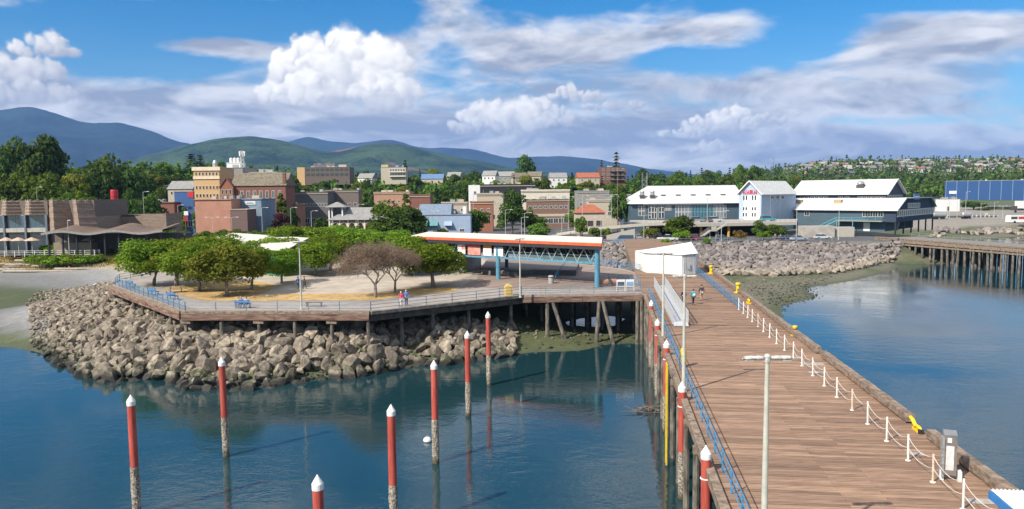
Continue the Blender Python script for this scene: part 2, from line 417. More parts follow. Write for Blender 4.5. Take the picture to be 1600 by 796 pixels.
lay((.24, .215, .18), sstep(GX, 105, 120)*sstep(GY, 292, 305)*(GZ < 5.6))
f_far = sstep(GZ, 6, 9)
lay((.045, .07, .022), f_far); lay((.10, .12, .04), f_far*sstep(nz1, .5, .68))
ground_m = bpy.data.materials.new('ground'); ground_m.use_nodes = True; T = NT(ground_m.node_tree); b = T.n['Principled BSDF']; b.inputs['Roughness'].default_value = .8
ca = T.node('ShaderNodeVertexColor', layer_name='Col'); pos = T.node('ShaderNodeNewGeometry').outputs['Position']
n1 = T.noise(pos, .9, 6, .65); n2 = T.noise(pos, 5.0, 4, .6)
h = T.node('ShaderNodeHueSaturation'); T.l.new(ca.outputs[0], h.inputs['Color']); T.inp(h.inputs['Value'], T.m('ADD', T.m('MULTIPLY', n1, 1.1), T.m('ADD', T.m('MULTIPLY', n2, 1.0), -.05)))
T.l.new(h.outputs[0], b.inputs['Base Color'])
bn = T.node('ShaderNodeBump'); bn.inputs['Strength'].default_value = .6; bn.inputs['Distance'].default_value = .15; T.inp(bn.inputs['Height'], n2); T.l.new(bn.outputs[0], b.inputs['Normal'])
link('ground', grid_mesh('ground', GX, GY, GZ, ground_m, C), kind='structure')

# water: glossy sheet with wind ripples
wm = bpy.data.materials.new('water'); wm.use_nodes = True; T = NT(wm.node_tree); b = T.n['Principled BSDF']
pos = T.node('ShaderNodeNewGeometry').outputs['Position']
nb = T.noise(pos, .05, 3, .5); T.l.new(T.mix(nb, (.008, .034, .044), (.013, .043, .048)), b.inputs['Base Color'])
b.inputs['Roughness'].default_value = .04; b.inputs['IOR'].default_value = 1.6; b.inputs['Specular IOR Level'].default_value = .7
w1 = T.noise(T.v('MULTIPLY', pos, (1.0, 1.5, 1)), .55, 3, .55, .4); w2 = T.noise(T.v('MULTIPLY', pos, (1, 1.7, 1)), 2.6, 3, .55, .2)
calm = T.ramp(T.noise(T.v('MULTIPLY', pos, (1.0, 1.8, 1)), .035, 3, .6, .5), .36, .62)
hh = T.m('ADD', T.m('MULTIPLY', w1, .10), T.m('MULTIPLY', w2, .028))
bn = T.node('ShaderNodeBump'); bn.inputs['Distance'].default_value = 1.0; T.inp(bn.inputs['Strength'], T.m('ADD', T.m('MULTIPLY', calm, .26), .06)); T.inp(bn.inputs['Height'], hh); T.l.new(bn.outputs[0], b.inputs['Normal'])
MB().add([(-4000, -1500, 0), (4000, -1500, 0), (4000, 420, 0), (-4000, 420, 0)], [(0, 1, 2, 3)]).build('water', wm, kind='structure')

# mountains and wooded foothills
def hill_mat(name, c1, c2, c3=None, sc=.004):
    m = bpy.data.materials.new(name); m.use_nodes = True; T = NT(m.node_tree); b = T.n['Principled BSDF']; b.inputs['Roughness'].default_value = .95; b.inputs['Specular IOR Level'].default_value = .05
    pos = T.node('ShaderNodeNewGeometry').outputs['Position']
    f = T.ramp(T.m('ADD', T.m('MULTIPLY', T.noise(pos, sc, 6, .65), .6), T.m('MULTIPLY', T.noise(pos, sc*14, 4, .75), .45)), .42, .63)
    cc = T.mix(f, c1, c2)
    if c3:
        cc = T.mix(T.ramp(T.noise(T.v('ADD', pos, (900, 0, 0)), sc*.6, 3, .5), .60, .66), cc, c3)
    T.l.new(cc, b.inputs['Base Color'])
    bn = T.node('ShaderNodeBump'); bn.inputs['Strength'].default_value = 1; bn.inputs['Distance'].default_value = 14; T.inp(bn.inputs['Height'], T.noise(pos, sc*9, 5, .7)); T.l.new(bn.outputs[0], b.inputs['Normal'])
    return m
def mountain(name, prof, d, run, m, amp):
    xs = np.linspace(prof[0][0], prof[-1][0], 260); ys = np.interp(xs, [q[0] for q in prof], [q[1] for q in prof])
    for _ in range(2): ys = np.convolve(np.pad(ys, 2, 'edge'), np.ones(5)/5, 'valid')
    ts = np.concatenate([np.linspace(-1, 0, 46), np.linspace(.06, 1, 10)])
    X = np.zeros((len(ts), len(xs))); Y = X.copy(); Z = X.copy()
    for i, t in enumerate(ts):
        Yd = d + t*run
        for j, px in enumerate(xs):
            p = PD(px, ys[j], d); k = Yd/d
            X[i, j] = p.x*(k if t < 0 else 1+.3*(k-1)); Y[i, j] = Yd
            Z[i, j] = 10 + (p.z-10)*((1+t)**1.15 if t <= 0 else (1-t)**1.3)
    rg = np.abs(fbm(X/(amp*9)+5, Y/(amp*16), 5, .55)-.5)*2
    w = np.sin(np.clip(ts+1, 0, 1)*math.pi*.97)[:, None]
    Z -= rg*amp*w*1.5; Z += (fbm(X/160, Y/160, 3)-.5)*amp*.16
    link(name, grid_mesh(name, X, Y, Z, m), kind='structure')
mtn_m = hill_mat('hazed_mountain_forest', (.009, .020, .026), (.026, .046, .044), sc=.0018)  # bluish dark forest colour also carries part of the distance haze
hil_m = hill_mat('foothill_forest', (.010, .026, .018), (.060, .098, .040), (.17, .11, .08), sc=.0035)
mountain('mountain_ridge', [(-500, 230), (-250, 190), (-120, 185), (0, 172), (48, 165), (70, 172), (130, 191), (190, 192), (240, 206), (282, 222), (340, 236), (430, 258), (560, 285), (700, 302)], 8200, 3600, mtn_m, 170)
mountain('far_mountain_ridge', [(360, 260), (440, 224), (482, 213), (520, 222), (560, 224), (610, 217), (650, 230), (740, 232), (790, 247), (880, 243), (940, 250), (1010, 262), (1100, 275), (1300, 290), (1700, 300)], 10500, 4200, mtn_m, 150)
mountain('wooded_foothill', [(60, 292), (150, 268), (220, 246), (290, 226), (340, 216), (395, 212), (450, 222), (510, 238), (560, 228), (600, 222), (660, 233), (720, 247), (800, 262), (900, 275), (1000, 292)], 4600, 2200, hil_m, 60)

# ================================================================ PIER
wood_m = mat('pier_planks', (.160, .098, .064), .8, scale=5, c2=(.345, .222, .148), stretch=(.14, 2.6, 1), bump=.5, bscale=14, obj_rand=.30, island=.30)
timber_m = mat('weathered_timber', (.13, .095, .07), .85, scale=2.5, c2=(.33, .25, .185), stretch=(1, 1, 2), bump=.6, bscale=12)
rust_m = mat('rust_fascia', (.075, .036, .027), .85, scale=1.6, c2=(.29, .19, .14), bump=.4, bscale=10, stretch=(.35, .35, 2.5))
pile_m = mat('old_pile', (.06, .052, .045), .9, scale=2.5, c2=(.24, .21, .17), bump=.8, bscale=9, stretch=(1, 1, .4))
conc_m = mat('concrete', (.33, .30, .26), .85, scale=.6, c2=(.46, .42, .37), bump=.2, bscale=9)
dark_m = mat('dark_underside', (.035, .03, .027), .9)
blue_m = mat('blue_rail_paint', (.055, .21, .38), .5, var=.2, scale=3)
PO = Vector((8.9, 29.1, 0)); PU = Vector((.128, .9918, 0)); PV = Vector((.9918, -.128, 0)); PA = math.atan2(PV.y, PV.x)
def PP(s, t, z=D): return Vector((PO.x+PU.x*s+PV.x*t, PO.y+PU.y*s+PV.y*t, z))
pier = thing('pier', 'long timber pier with brown plank deck running to the shore', 'pier', PP(0, 0, D))
def plank_len(i): return 5.2 if i % 2 else 6.9
rnd = random.Random(3)
SP = .30; T0, T1 = -.72, 11.25
meshes = {}
def plank_mesh(L):
    if L not in meshes: meshes[L] = MB().box((0, 0, 0), (L-.02, SP-.022, .08)).mesh('plank', wood_m)
    return meshes[L]
rest = MB(); cnt = 0
i = -120
while i*SP < 168:
    s = i*SP; t = T0; parts = []; cut = plank_len(i); parts = [(T0, T0+cut), (T0+cut, T1)]
    for a, b_ in parts:
        L = round(b_-a, 2); c = PP(s, (a+b_)/2, D-.04+rnd.uniform(-.004, .006))
        if -8 < s < 36.9:
            link('plank', plank_mesh(L), pier, loc=c-pier.location, rz=PA+rnd.uniform(-.0012, .0012)); cnt += 1
        else: rest.box(c, (L-.02, SP-.022, .08), PA)
    i += 1
rest.build('plank_field', wood_m, pier, kind='stuff')
# beams below, bull rail, curb
for t in (-.45, 1.9, 4.2, 6.5, 8.8, 11.0):
    MB().bar(PP(-36, t, D-.28), PP(168, t, D-.28), .35, .4).build('stringer', timber_m, pier)
s = -33
while s < 150:
    MB().bar(PP(s, -.72, D-.68), PP(s, 11.4, D-.68), .4, .4).build('pile_cap', timber_m, pier)
    for t in (-.55, 2.4, 5.3, 8.2, 11.0):
        if t in (5.3,) and s > 10: continue
        q = PP(s, t, 0); MB().tube((q.x, q.y, -4), (q.x, q.y, D-.88), .2, .17, 8).build('pile', pile_m, pier)
    s += 4.5
def bull(s0, s1, t, w=.42, h=.42):
    s = s0; k = 0
    while s < s1-.5:
        e = min(s+rnd.uniform(5.5, 8), s1)
        bb = MB(); n = 5
        for j in range(n): bb.bar(PP(s+(e-s-.05)*j/n, t+rnd.uniform(-.02, .02), D+h/2+.10), PP(s+(e-s-.05)*(j+1)/n, t+rnd.uniform(-.02, .02), D+h/2+.10), w, h+rnd.uniform(-.05, .03))
        bb.build('bull_rail', timber_m, pier)
        q = s+.5
        while q < e: MB().box(PP(q, t, D+.05), (.36, .5, .12), PA).build('riser_block', timber_m, pier); q += 2.4
        s = e
bull(-12, 8.4, 11.0); bull(10.8, 27.0, 11.0, .46); bull(28.0, 60, 11.0); bull(62, 130, 11.0)
for a, b_ in ((-12, -4), (-4, 3), (3, 10), (10, 17), (17, 24), (24, 31), (31, 38), (38, 45), (45, 52), (52, 60)):
    MB().bar(PP(a, -.52, D+.06), PP(b_-.04, -.52, D+.06), .38, .30).build('curb_timber', timber_m, pier)

# ================================================================ PLAZA DECK
edge_px = [(172, 447), (285, 488), (578, 488), (815, 462)]
pe = [P(x, y, D) for x, y in edge_px]
Ecor = PP(61.2, -.74)                      # where the plaza meets the pier
Dcor = Vector((pe[3].x, pe[3].y, D))
back_px = [(975, 420.5), (850, 405), (740, 393), (600, 385), (430, 388), (300, 400), (226, 424)]
pier_join = PP(86, -.74)
poly = [p.copy() for p in pe] + [Ecor, pier_join] + [P(x, y, D) for x, y in back_px]
plaza = thing('plaza_deck', 'waterfront plaza deck on piles with rust brown edge beam beside the pier', 'deck', (pe[1].x, pe[1].y, D))
pz = D-.02
walk_m = mat('walkway_boards', (.25, .215, .19), .85, scale=1.4, c2=(.37, .33, .295), bump=.3, bscale=12, stretch=(.5, 2.5, 1))
MB().prism([(p.x, p.y) for p in poly], pz-.45, pz).build('deck_slab', walk_m, plaza)
def sheet(name, pxs, z, m, parent=None, thick=.004, base=None):
    ps = [P(x, y, z) if not isinstance(x, Vector) else x for x, y in pxs] if not isinstance(pxs[0], Vector) else pxs
    a = sum(ps[k].x*ps[(k+1) % len(ps)].y-ps[(k+1) % len(ps)].x*ps[k].y for k in range(len(ps)))
    if a < 0: ps = ps[::-1]
    mb = MB().add([(p.x, p.y, z) for p in ps], [tuple(range(len(ps)))])
    return mb.build(name, m, parent) if parent is not None else mb.build(name, m, kind='structure')
plaza_c = mat('plaza_concrete', (.34, .29, .235), .85, scale=.35, c2=(.48, .41, .33), bump=.15, bscale=8)
sheet('plaza_paving', [(262, 443), (330, 436), (300, 425), (330, 404), (430, 391), (600, 388), (735, 396), (760, 408), (735, 432), (690, 446), (640, 452), (585, 459), (480, 462), (400, 464)], D, plaza_c)
lawn_m = mat('dry_lawn', (.34, .22, .085), .95, scale=1.1, c2=(.58, .39, .165), bump=.8, bscale=30)
sheet('dry_lawn', [(253, 450), (275, 446), (300, 442), (345, 438), (395, 439), (430, 445), (420, 455), (400, 463), (450, 459), (525, 459), (586, 458), (613, 455), (651, 449), (712, 449.5), (714, 455), (650, 462), (583, 469.5), (480, 469.5), (400, 470.5), (323, 470), (290, 463)], D+.005, lawn_m)
wdeck = bpy.data.materials.new('diagonal_deck'); wdeck.use_nodes = True; T = NT(wdeck.node_tree); b = T.n['Principled BSDF']; b.inputs['Roughness'].default_value = .8
pos = T.node('ShaderNodeNewGeometry').outputs['Position']; sx, sy, sz = T.sep(pos)
q = T.m('ADD', T.m('MULTIPLY', sx, .80), T.m('MULTIPLY', sy, -.6)); bi = T.m('FLOOR', T.m('DIVIDE', q, .9)); fr = T.m('FRACT', T.m('DIVIDE', q, .9))
wn_ = T.node('ShaderNodeTexWhiteNoise', noise_dimensions='1D'); T.inp(wn_.inputs['W'], bi)
cc = T.mix(T.m('ADD', T.m('MULTIPLY', wn_.outputs['Value'], .6), T.m('MULTIPLY', T.noise(pos, 2, 4), .4)), (.20, .145, .115), (.34, .26, .215))
cc = T.mix(T.ramp(T.m('ABSOLUTE', T.m('SUBTRACT', fr, .5)), .44, .49), cc, (.09, .065, .05)); T.l.new(cc, b.inputs['Base Color'])
sheet('pavilion_boardwalk', [P(745, 436, D), P(722, 447, D), P(800, 452, D), P(985, 451, D), PP(62, -.8), PP(85, -.8), P(972, 421.5, D), P(850, 406.5, D), P(765, 401, D), P(752, 415, D)], D-.008, wdeck)
# edge beams
beam_a = [(pe[0], pe[1]), (pe[1], pe[2]), (pe[2], Dcor), (Dcor, Ecor)]
for k, (a, b_) in enumerate(beam_a):
    dirv = (b_-a).normalized(); nrm = Vector((dirv.y, -dirv.x, 0))
    if k != 2:
        MB().bar(a+nrm*.1+Vector((0, 0, -.02)), b_+nrm*.1+Vector((0, 0, -.02)), .5, .30).build('edge_curb', timber_m if k != 3 else mat('pale_curb', (.26, .20, .17), .85, c2=(.36, .29, .25), scale=2), plaza)
        n = max(2, int((b_-a).length/7)); 
        for j in range(n):
            u, v = a.lerp(b_, j/n), a.lerp(b_, (j+1)/n)
            MB().bar(u+nrm*.22+Vector((0, 0, -.52)), v+nrm*.22-dirv*.04+Vector((0, 0, -.52)), .28, .66).build('fascia_beam', rust_m, plaza)
    else:
        MB().bar(a+nrm*.15+Vector((0, 0, -.06)), b_+nrm*.15+Vector((0, 0, -.06)), .6, .34).build('edge_curb', mat('grey_curb', (.11, .095, .08), .9, c2=(.26, .235, .20), scale=1.5, bump=.5), plaza)
        MB().bar(a+nrm*.0+Vector((0, 0, -.62)), b_+nrm*.0+Vector((0, 0, -.62)), .3, .7).build('fascia_beam', mat('dark_beam', (.045, .038, .03), .9, c2=(.11, .09, .075), scale=1.5), plaza)
def pile_at(px, py, par, wide=.2, capw=0):
    p = P(px, py, D)
    z0 = min(Hs(p.x, p.y)-.5, 2)
    MB().tube((p.x, p.y, z0), (p.x, p.y, D-.78), wide*1.06, wide*.92, 9).build('pile', pile_m, par)
    if capw: MB().box((p.x, p.y, D-1.02), (capw, .5, .42)).build('pile_cap', timber_m, par)
for x in (178, 191, 208, 222, 241, 266): pile_at(x, 447+(x-172)*41/113-1, plaza)
for k, x in enumerate((290, 345, 404, 460, 518, 575)): pile_at(x, 488, plaza, capw=1.1 if k % 2 == 0 else 0)
for x in (627, 676, 732, 798): pile_at(x, 488-(x-578)*26/237-2, plaza, .22, capw=.9 if x in (676,) else 0)
for px, tilt in ((855, 0), (868, 1.6), (935, -.4), (946, 1.4), (1003, 0), (996, 0)):
    p = P(px if tilt == 0 else px-tilt*3, 461.5, D); g = Vector((p.x+tilt, p.y-.2*abs(tilt), Hs(p.x, p.y)-.6))
    MB().tube(g, (p.x, p.y, D-.75), .26, .22, 9).build('pile', pile_m, plaza)
for px in range(820, 1010, 24):
    for yy in (450, 441, 433):
        p = P(px+yy % 7, yy, D); MB().tube((p.x, p.y, -.5), (p.x, p.y, D-.46), .22, .2, 7).build('pile', pile_m, plaza)
for yy in (455, 447, 438):
    a = P(812, yy, D-.66); b_ = P(1004, yy, D-.66); MB().bar(a, b_, .35, .4).build('cross_beam', timber_m, plaza)

# ================================================================ RIPRAP
rock_m = bpy.data.materials.new('riprap_rock'); rock_m.use_nodes = True; T = NT(rock_m.node_tree); b = T.n['Principled BSDF']; b.inputs['Roughness'].default_value = .85
g = T.node('ShaderNodeNewGeometry'); pos = g.outputs['Position']; oi = T.node('ShaderNodeObjectInfo').outputs['Random']
rr = T.m('FRACT', T.m('ADD', g.outputs['Random Per Island'], oi))
cc = T.mix(T.ramp(T.noise(pos, 1.7, 5, .65), .32, .68), (.085, .068, .050), (.43, .365, .275))
cc = T.mix(T.m('MULTIPLY', rr, .7), cc, (.13, .105, .08))
zz = T.sep(pos)[2]
alg = T.m('MULTIPLY', T.ramp(T.m('ADD', zz, T.m('MULTIPLY', T.noise(pos, .35, 3, .6), -1.9)), .5, -.35), T.ramp(T.noise(pos, 1.3, 4, .65), .44, .60))
cc = T.mix(alg, cc, T.mix(T.noise(pos, 3, 3), (.022, .036, .010), (.065, .088, .026)))
wet = T.ramp(T.m('ADD', zz, T.m('MULTIPLY', T.noise(pos, .7, 3), -.6)), .50, .05)
cc = T.mix(wet, cc, (.035, .032, .026))
T.l.new(cc, b.inputs['Base Color'])
bn = T.node('ShaderNodeBump'); bn.inputs['Strength'].default_value = .7; bn.inputs['Distance'].default_value = .12; T.inp(bn.inputs['Height'], T.noise(pos, 4, 5, .65)); T.l.new(bn.outputs[0], b.inputs['Normal'])
rockp_m = bpy.data.materials.new('grey_riprap_rock'); rockp_m.use_nodes = True; T = NT(rockp_m.node_tree); b = T.n['Principled BSDF']; b.inputs['Roughness'].default_value = .85
g = T.node('ShaderNodeNewGeometry'); pos = g.outputs['Position']; zz = T.sep(pos)[2]
hi = T.mix(g.outputs['Random Per Island'], (.125, .105, .10), (.28, .245, .225)); lo = T.mix(g.outputs['Random Per Island'], (.20, .165, .125), (.44, .375, .29))
cc = T.mix(T.ramp(T.m('ADD', zz, T.noise(pos, .2, 2)), 2.3, 2.9), lo, hi); cc = T.mix(T.m('MULTIPLY', T.noise(pos, 1.2, 4), .5), cc, (.14, .125, .11)); T.l.new(cc, b.inputs['Base Color'])
import bmesh
def ico(sub):
    bm = bmesh.new(); bmesh.ops.create_icosphere(bm, subdivisions=sub, radius=1); vs = np.array([v.co[:] for v in bm.verts]); fs = np.array([[v.index for v in f.verts] for f in bm.faces]); bm.free(); return vs, fs
IV, IFc = ico(2)
def rock_shape(seed):
    r = np.random.default_rng(seed); v = IV.copy()
    for _ in range(15):                        # chop by random planes: angular blocks
        n = r.normal(size=3); n /= np.linalg.norm(n); c = r.uniform(.42, .80); d = v@n; v -= np.outer(np.maximum(d-c, 0), n)
    v *= r.uniform(.75, 1.2, 3)*np.array([1.1, 1.0, .78]); v *= 1.22; v += r.normal(scale=.022, size=v.shape)
    return v
ROCKS = [rock_shape(k) for k in range(12)]
def pip(x, y, poly):
    ins = np.zeros(len(x), bool); n = len(poly)
    for i in range(n):
        x0, y0 = poly[i]; x1, y1 = poly[(i+1) % n]
        c = ((y0 > y) != (y1 > y)) & (x < (x1-x0)*(y-y0)/(y1-y0+1e-12)+x0); ins ^= c
    return ins
def rotm(r):
    q = r.normal(size=4); q /= np.linalg.norm(q); w, x, y, z = q
    return np.array([[1-2*(y*y+z*z), 2*(x*y-z*w), 2*(x*z+y*w)], [2*(x*y+z*w), 1-2*(x*x+z*z), 2*(y*z-x*w)], [2*(x*z-y*w), 2*(y*z+x*w), 1-2*(x*x+y*y)]])
def bank(poly, n, size, seed, keep=None, lift=.15, mind=.62):
    """positions of stones inside a world polygon: dart throwing, big ones first"""
    r = np.random.default_rng(seed); xs = [p[0] for p in poly]; ys = [p[1] for p in poly]
    x = r.uniform(min(xs), max(xs), n*8); y = r.uniform(min(ys), max(ys), n*8); k = pip(x, y, poly); x, y = x[k][:n], y[k][:n]
    s = size(x, y, r); o = np.argsort(-s); x, y, s = x[o], y[o], s[o]
    cell = {}; out = []
    for a, b_, c in zip(x, y, s):
        ci, cj = int(a//2), int(b_//2); ok = True
        for i in (-1, 0, 1):
            for j in (-1, 0, 1):
                for (p, q, t) in cell.get((ci+i, cj+j), ()):
                    if (p-a)**2+(q-b_)**2 < ((t+c)*mind)**2: ok = False; break
                if not ok: break
            if not ok: break
        if ok: cell.setdefault((ci, cj), []).append((a, b_, c)); out.append((a, b_, c))
    out = np.array(out); z = H(out[:, 0], out[:, 1]) + lift*out[:, 2]
    return np.column_stack([out[:, 0], out[:, 1], z, out[:, 2]])
def joined_rocks(name, pts, m, parent, seed):
    r = np.random.default_rng(seed); V = []; Fs = []; o = 0
    for x, y, z, s in pts:
        v = (ROCKS[r.integers(12)]*s)@rotm(r).T; v[:, 2] *= .85; V.append(v+np.array([x, y, z])); Fs.append(IFc+o); o += len(v)
    V = np.concatenate(V)-np.array(parent.location); Fs = np.concatenate(Fs)
    me = bpy.data.meshes.new(name); me.from_pydata(V.tolist(), [], Fs.tolist()); me.update(); me.materials.append(m)
    return link(name, me, parent, kind='stuff')
toe = [P(x, y, 0) for x, y in ((72, 552), (80, 566), (110, 580), (170, 603), (290, 610), (420, 612), (520, 598), (600, 582), (660, 571), (720, 568), (800, 556))]
inner = [P(805, 520, 1.5), P(800, 462, D)+Vector((0, 2, 0)), pe[2]+Vector((0, 6, 0)), pe[1]+Vector((2, 6, 0)), P(240, 462, D), pe[0]+Vector((1, 1.5, 0)), P(198, 432, 3), P(165, 440, 2.2), P(120, 448, 1.5), P(72, 458, 1.0), P(88, 500, .4)]
bpoly = [(p.x, p.y) for p in toe+inner]
def bsz(x, y, r):
    q = sstep(-x, 34, 56)
    return (.17+.88*r.uniform(0, 1, len(x))**3.4)*(1-q*.36)
rip = link('riprap_bank', None, loc=(-20, 74, 1), kind='structure') if False else None
def rip_root(loc):
    o = bpy.data.objects.new('riprap_bank', None); col.objects.link(o); o.location = loc; o['kind'] = 'structure'; return o
rb = rip_root((-20, 74, 1))
pts = bank(bpoly, 30000, bsz, 5, mind=.55)
vis = pts[:, 3]/np.hypot(pts[:, 0], pts[:, 1]) * (pts[:, 1] < np.interp(pts[:, 0], [-60, -34, -14, 1], [100, 77.5, 77.5, 87]))
o_ = np.argsort(-vis); big, small = pts[o_[:300]], pts[o_[300:]]
rmeshes = []
for v in ROCKS:
    me = bpy.data.meshes.new('boulder'); me.from_pydata(v.tolist(), [], IFc.tolist()); me.update(); me.materials.append(rock_m); rmeshes.append(me)
for x, y, z, s in big:
    link('boulder', random.choice(rmeshes), rb, loc=(x+20, y-74, z-1+.12*s), rz=(rnd.uniform(0, 6), rnd.uniform(0, 6), rnd.uniform(0, 6)), scale=s*1.04)
joined_rocks('boulder_field', small, rock_m, rb, 1)
# second layer of wedge stones fills the joints
pts2 = bank(bpoly, 5000, lambda x, y, r: r.uniform(.18, .42, len(x)), 8, mind=.75, lift=-.1)
joined_rocks('wedge_stones', pts2, rock_m, rb, 2)
# right bank
rr_ = rip_root((60, 170, 2))
rpoly = [(p.x, p.y) for p in [P(930, 425, 2), P(1000, 428, 1.5), P(1100, 431, .8), P(1215, 434, .7), P(1300, 430, .5), P(1350, 422, .3), P(1400, 410, .0), P(1425, 396, 1.5), P(1440, 378, 4.6), P(1300, 380, G), P(1100, 382, G), P(930, 383, G)]]
pr = bank(rpoly, 12000, lambda x, y, r: (.35+.65*r.uniform(0, 1, len(x))**1.6), 6, mind=.58, lift=.45)
joined_rocks('boulder_field', pr, rockp_m, rr_, 3)
qpoly = [(p.x, p.y) for p in [P(1448, 375, -.4), P(1600, 369.5, -.4), P(1760, 369.5, -.4), P(1760, 352, 3.4), P(1600, 353, 3.4), P(1462, 358, 3.2)]]
r3 = rip_root((170, 300, 2)); joined_rocks('boulder_field', bank(qpoly, 5000, lambda x, y, r: r.uniform(.7, 1.5, len(x)), 9, lift=.3), rockp_m, r3, 4)
# stray small stones on the mud at the left fan and on the right flat
apoly = [(p.x, p.y) for p in [P(45, 470, .5), P(50, 545, 0), P(110, 562, 0), P(180, 440, 2), P(60, 455, 1.0)]]
joined_rocks('scattered_stones', bank(apoly, 5000, lambda x, y, r: .10+.36*r.uniform(0, 1, len(x))**1.8, 10, mind=.62), rock_m, rb, 5)

mpoly = [(p.x, p.y) for p in [P(1130, 438, .6), P(1245, 498, 0), P(1285, 465, 0), P(1290, 447, 0), P(1300, 432, .6), P(1200, 434, .8)]]
mud_root = rip_root((45, 135, .5)); mud_root.name = 'mud_flat'
joined_rocks('scattered_stones', bank(mpoly, 1500, lambda x, y, r: .05+.2*r.uniform(0, 1, len(x))**3, 14, mind=.9, lift=.1), rock_m, mud_root, 6)
upoly = [(p.x, p.y) for p in [P(805, 552, 0), P(1000, 536, 0), P(1000, 520, .3), P(805, 525, .4)]]
joined_rocks('scattered_stones', bank(upoly, 260, lambda x, y, r: .06+.3*r.uniform(0, 1, len(x))**3, 15, mind=.9, lift=.1), rock_m, rb, 7)
# ================================================================ VEGETATION
bark_m = mat('bark', (.10, .075, .055), .9, scale=3, c2=(.22, .18, .145), bump=.6, bscale=14)
pale_bark_m = mat('pale_bark', (.20, .165, .135), .9, scale=3, c2=(.34, .29, .245), bump=.5, bscale=14)
leaf_a = leaf_mat('leaf_bright', (.060, .120, .014), (.215, .315, .034), .36)
leaf_b = leaf_mat('leaf_mid', (.040, .080, .015), (.135, .205, .034), .25, .12)
leaf_d = leaf_mat('leaf_dark', (.026, .056, .015), (.095, .150, .034), .15, .10)
leaf_y = leaf_mat('leaf_olive', (.085, .115, .018), (.225, .235, .04), .3, .2)
leaf_c = leaf_mat('needle', (.010, .026, .012), (.032, .060, .024), .1, .15)
leaf_r = leaf_mat('leaf_rusty', (.13, .075, .025), (.26, .17, .05), .3, .3)
leaf_w = leaf_mat('dry_twig_tip', (.165, .112, .088), (.31, .22, .175), .2, .6)
leaf_p = leaf_mat('leaf_purple', (.03, .012, .02), (.08, .03, .045), .2, .4)
def leaves(pts, nrm, size, r, name, m):
    n = len(pts); a = r.normal(size=(n, 3)); a -= (a*nrm).sum(1)[:, None]*nrm; a /= np.linalg.norm(a, axis=1)[:, None]+1e-9
    b = np.cross(nrm, a); s = (size*r.uniform(.6, 1.35, n))[:, None]; k = r.uniform(.55, .9, n)[:, None]
    V = np.stack([pts-a*s, pts-b*s*k*.6+a*s*.1, pts+a*s, pts+b*s*k], 1).reshape(-1, 3)
    me = bpy.data.meshes.new(name); me.from_pydata(V.tolist(), [], np.arange(n*4).reshape(-1, 4).tolist()); me.update(); me.materials.append(m); return me
def sph(r, n):
    v = r.normal(size=(n, 3)); return v/np.linalg.norm(v, axis=1)[:, None]
def crown_pts(seed, n, rx, rz, zc, nl, lobe=.42, flat=.5):
    """leaf points on the shells of many lobes filling a dome; unit metres"""
    r = np.random.default_rng(seed); c = sph(r, nl)*(r.uniform(.25, 1, nl)**.5)[:, None]
    c[:, 2] = np.where(c[:, 2] < 0, c[:, 2]*flat, c[:, 2]); c = c*(1-lobe*.75)*np.array([rx, rx, rz])+np.array([0, 0, zc])
    lr = lobe*min(rx, rz*1.2)*r.uniform(.65, 1.25, nl); i = r.integers(nl, size=n); d = sph(r, n); d[:, 2] = np.where(d[:, 2] < -.35, -d[:, 2], d[:, 2])
    p = c[i]+d*(lr[i]*r.uniform(.6, 1.08, n)**.7)[:, None]*np.array([1, 1, .78])
    nr = d+r.normal(scale=.55, size=(n, 3)); nr /= np.linalg.norm(nr, axis=1)[:, None]
    return p, nr, c, r
def limb_mesh(c, h0, r0, rng, m, name='trunk', lean=(0, 0), nlimb=9, n=6):
    mb = MB(); fork = Vector((lean[0], lean[1], h0)); mb.path([(0, 0, -.3), (lean[0]*.3, lean[1]*.3, h0*.45), fork], [r0*1.25, r0, r0*.8], 8)
    for q in c[:nlimb]:
        q = Vector(q); md = fork.lerp(q, .5)+Vector((0, 0, -.12*q.length*.3)); mb.path([fork, md, q], [r0*.55, r0*.34, r0*.12], n, False)
    return mb.mesh(name, m, smooth=True)
TREE = {}
def proto(key, crown_me, trunk_me): TREE.setdefault(key, []).append((crown_me, trunk_me))
for k in range(5):      # plaza trees, 7 m tall unit
    p, nr, c, r = crown_pts(100+k, 10500, 4.3, 3.7, 3.75, 28, .37, .80)
    proto('plaza', leaves(p, nr, .165, r, 'crown', leaf_a if k not in (1,) else leaf_y), limb_mesh(c[r.permutation(26)[:10]], 2.0, .2, r, pale_bark_m, lean=(r.uniform(-.4, .4), r.uniform(-.4, .4))))
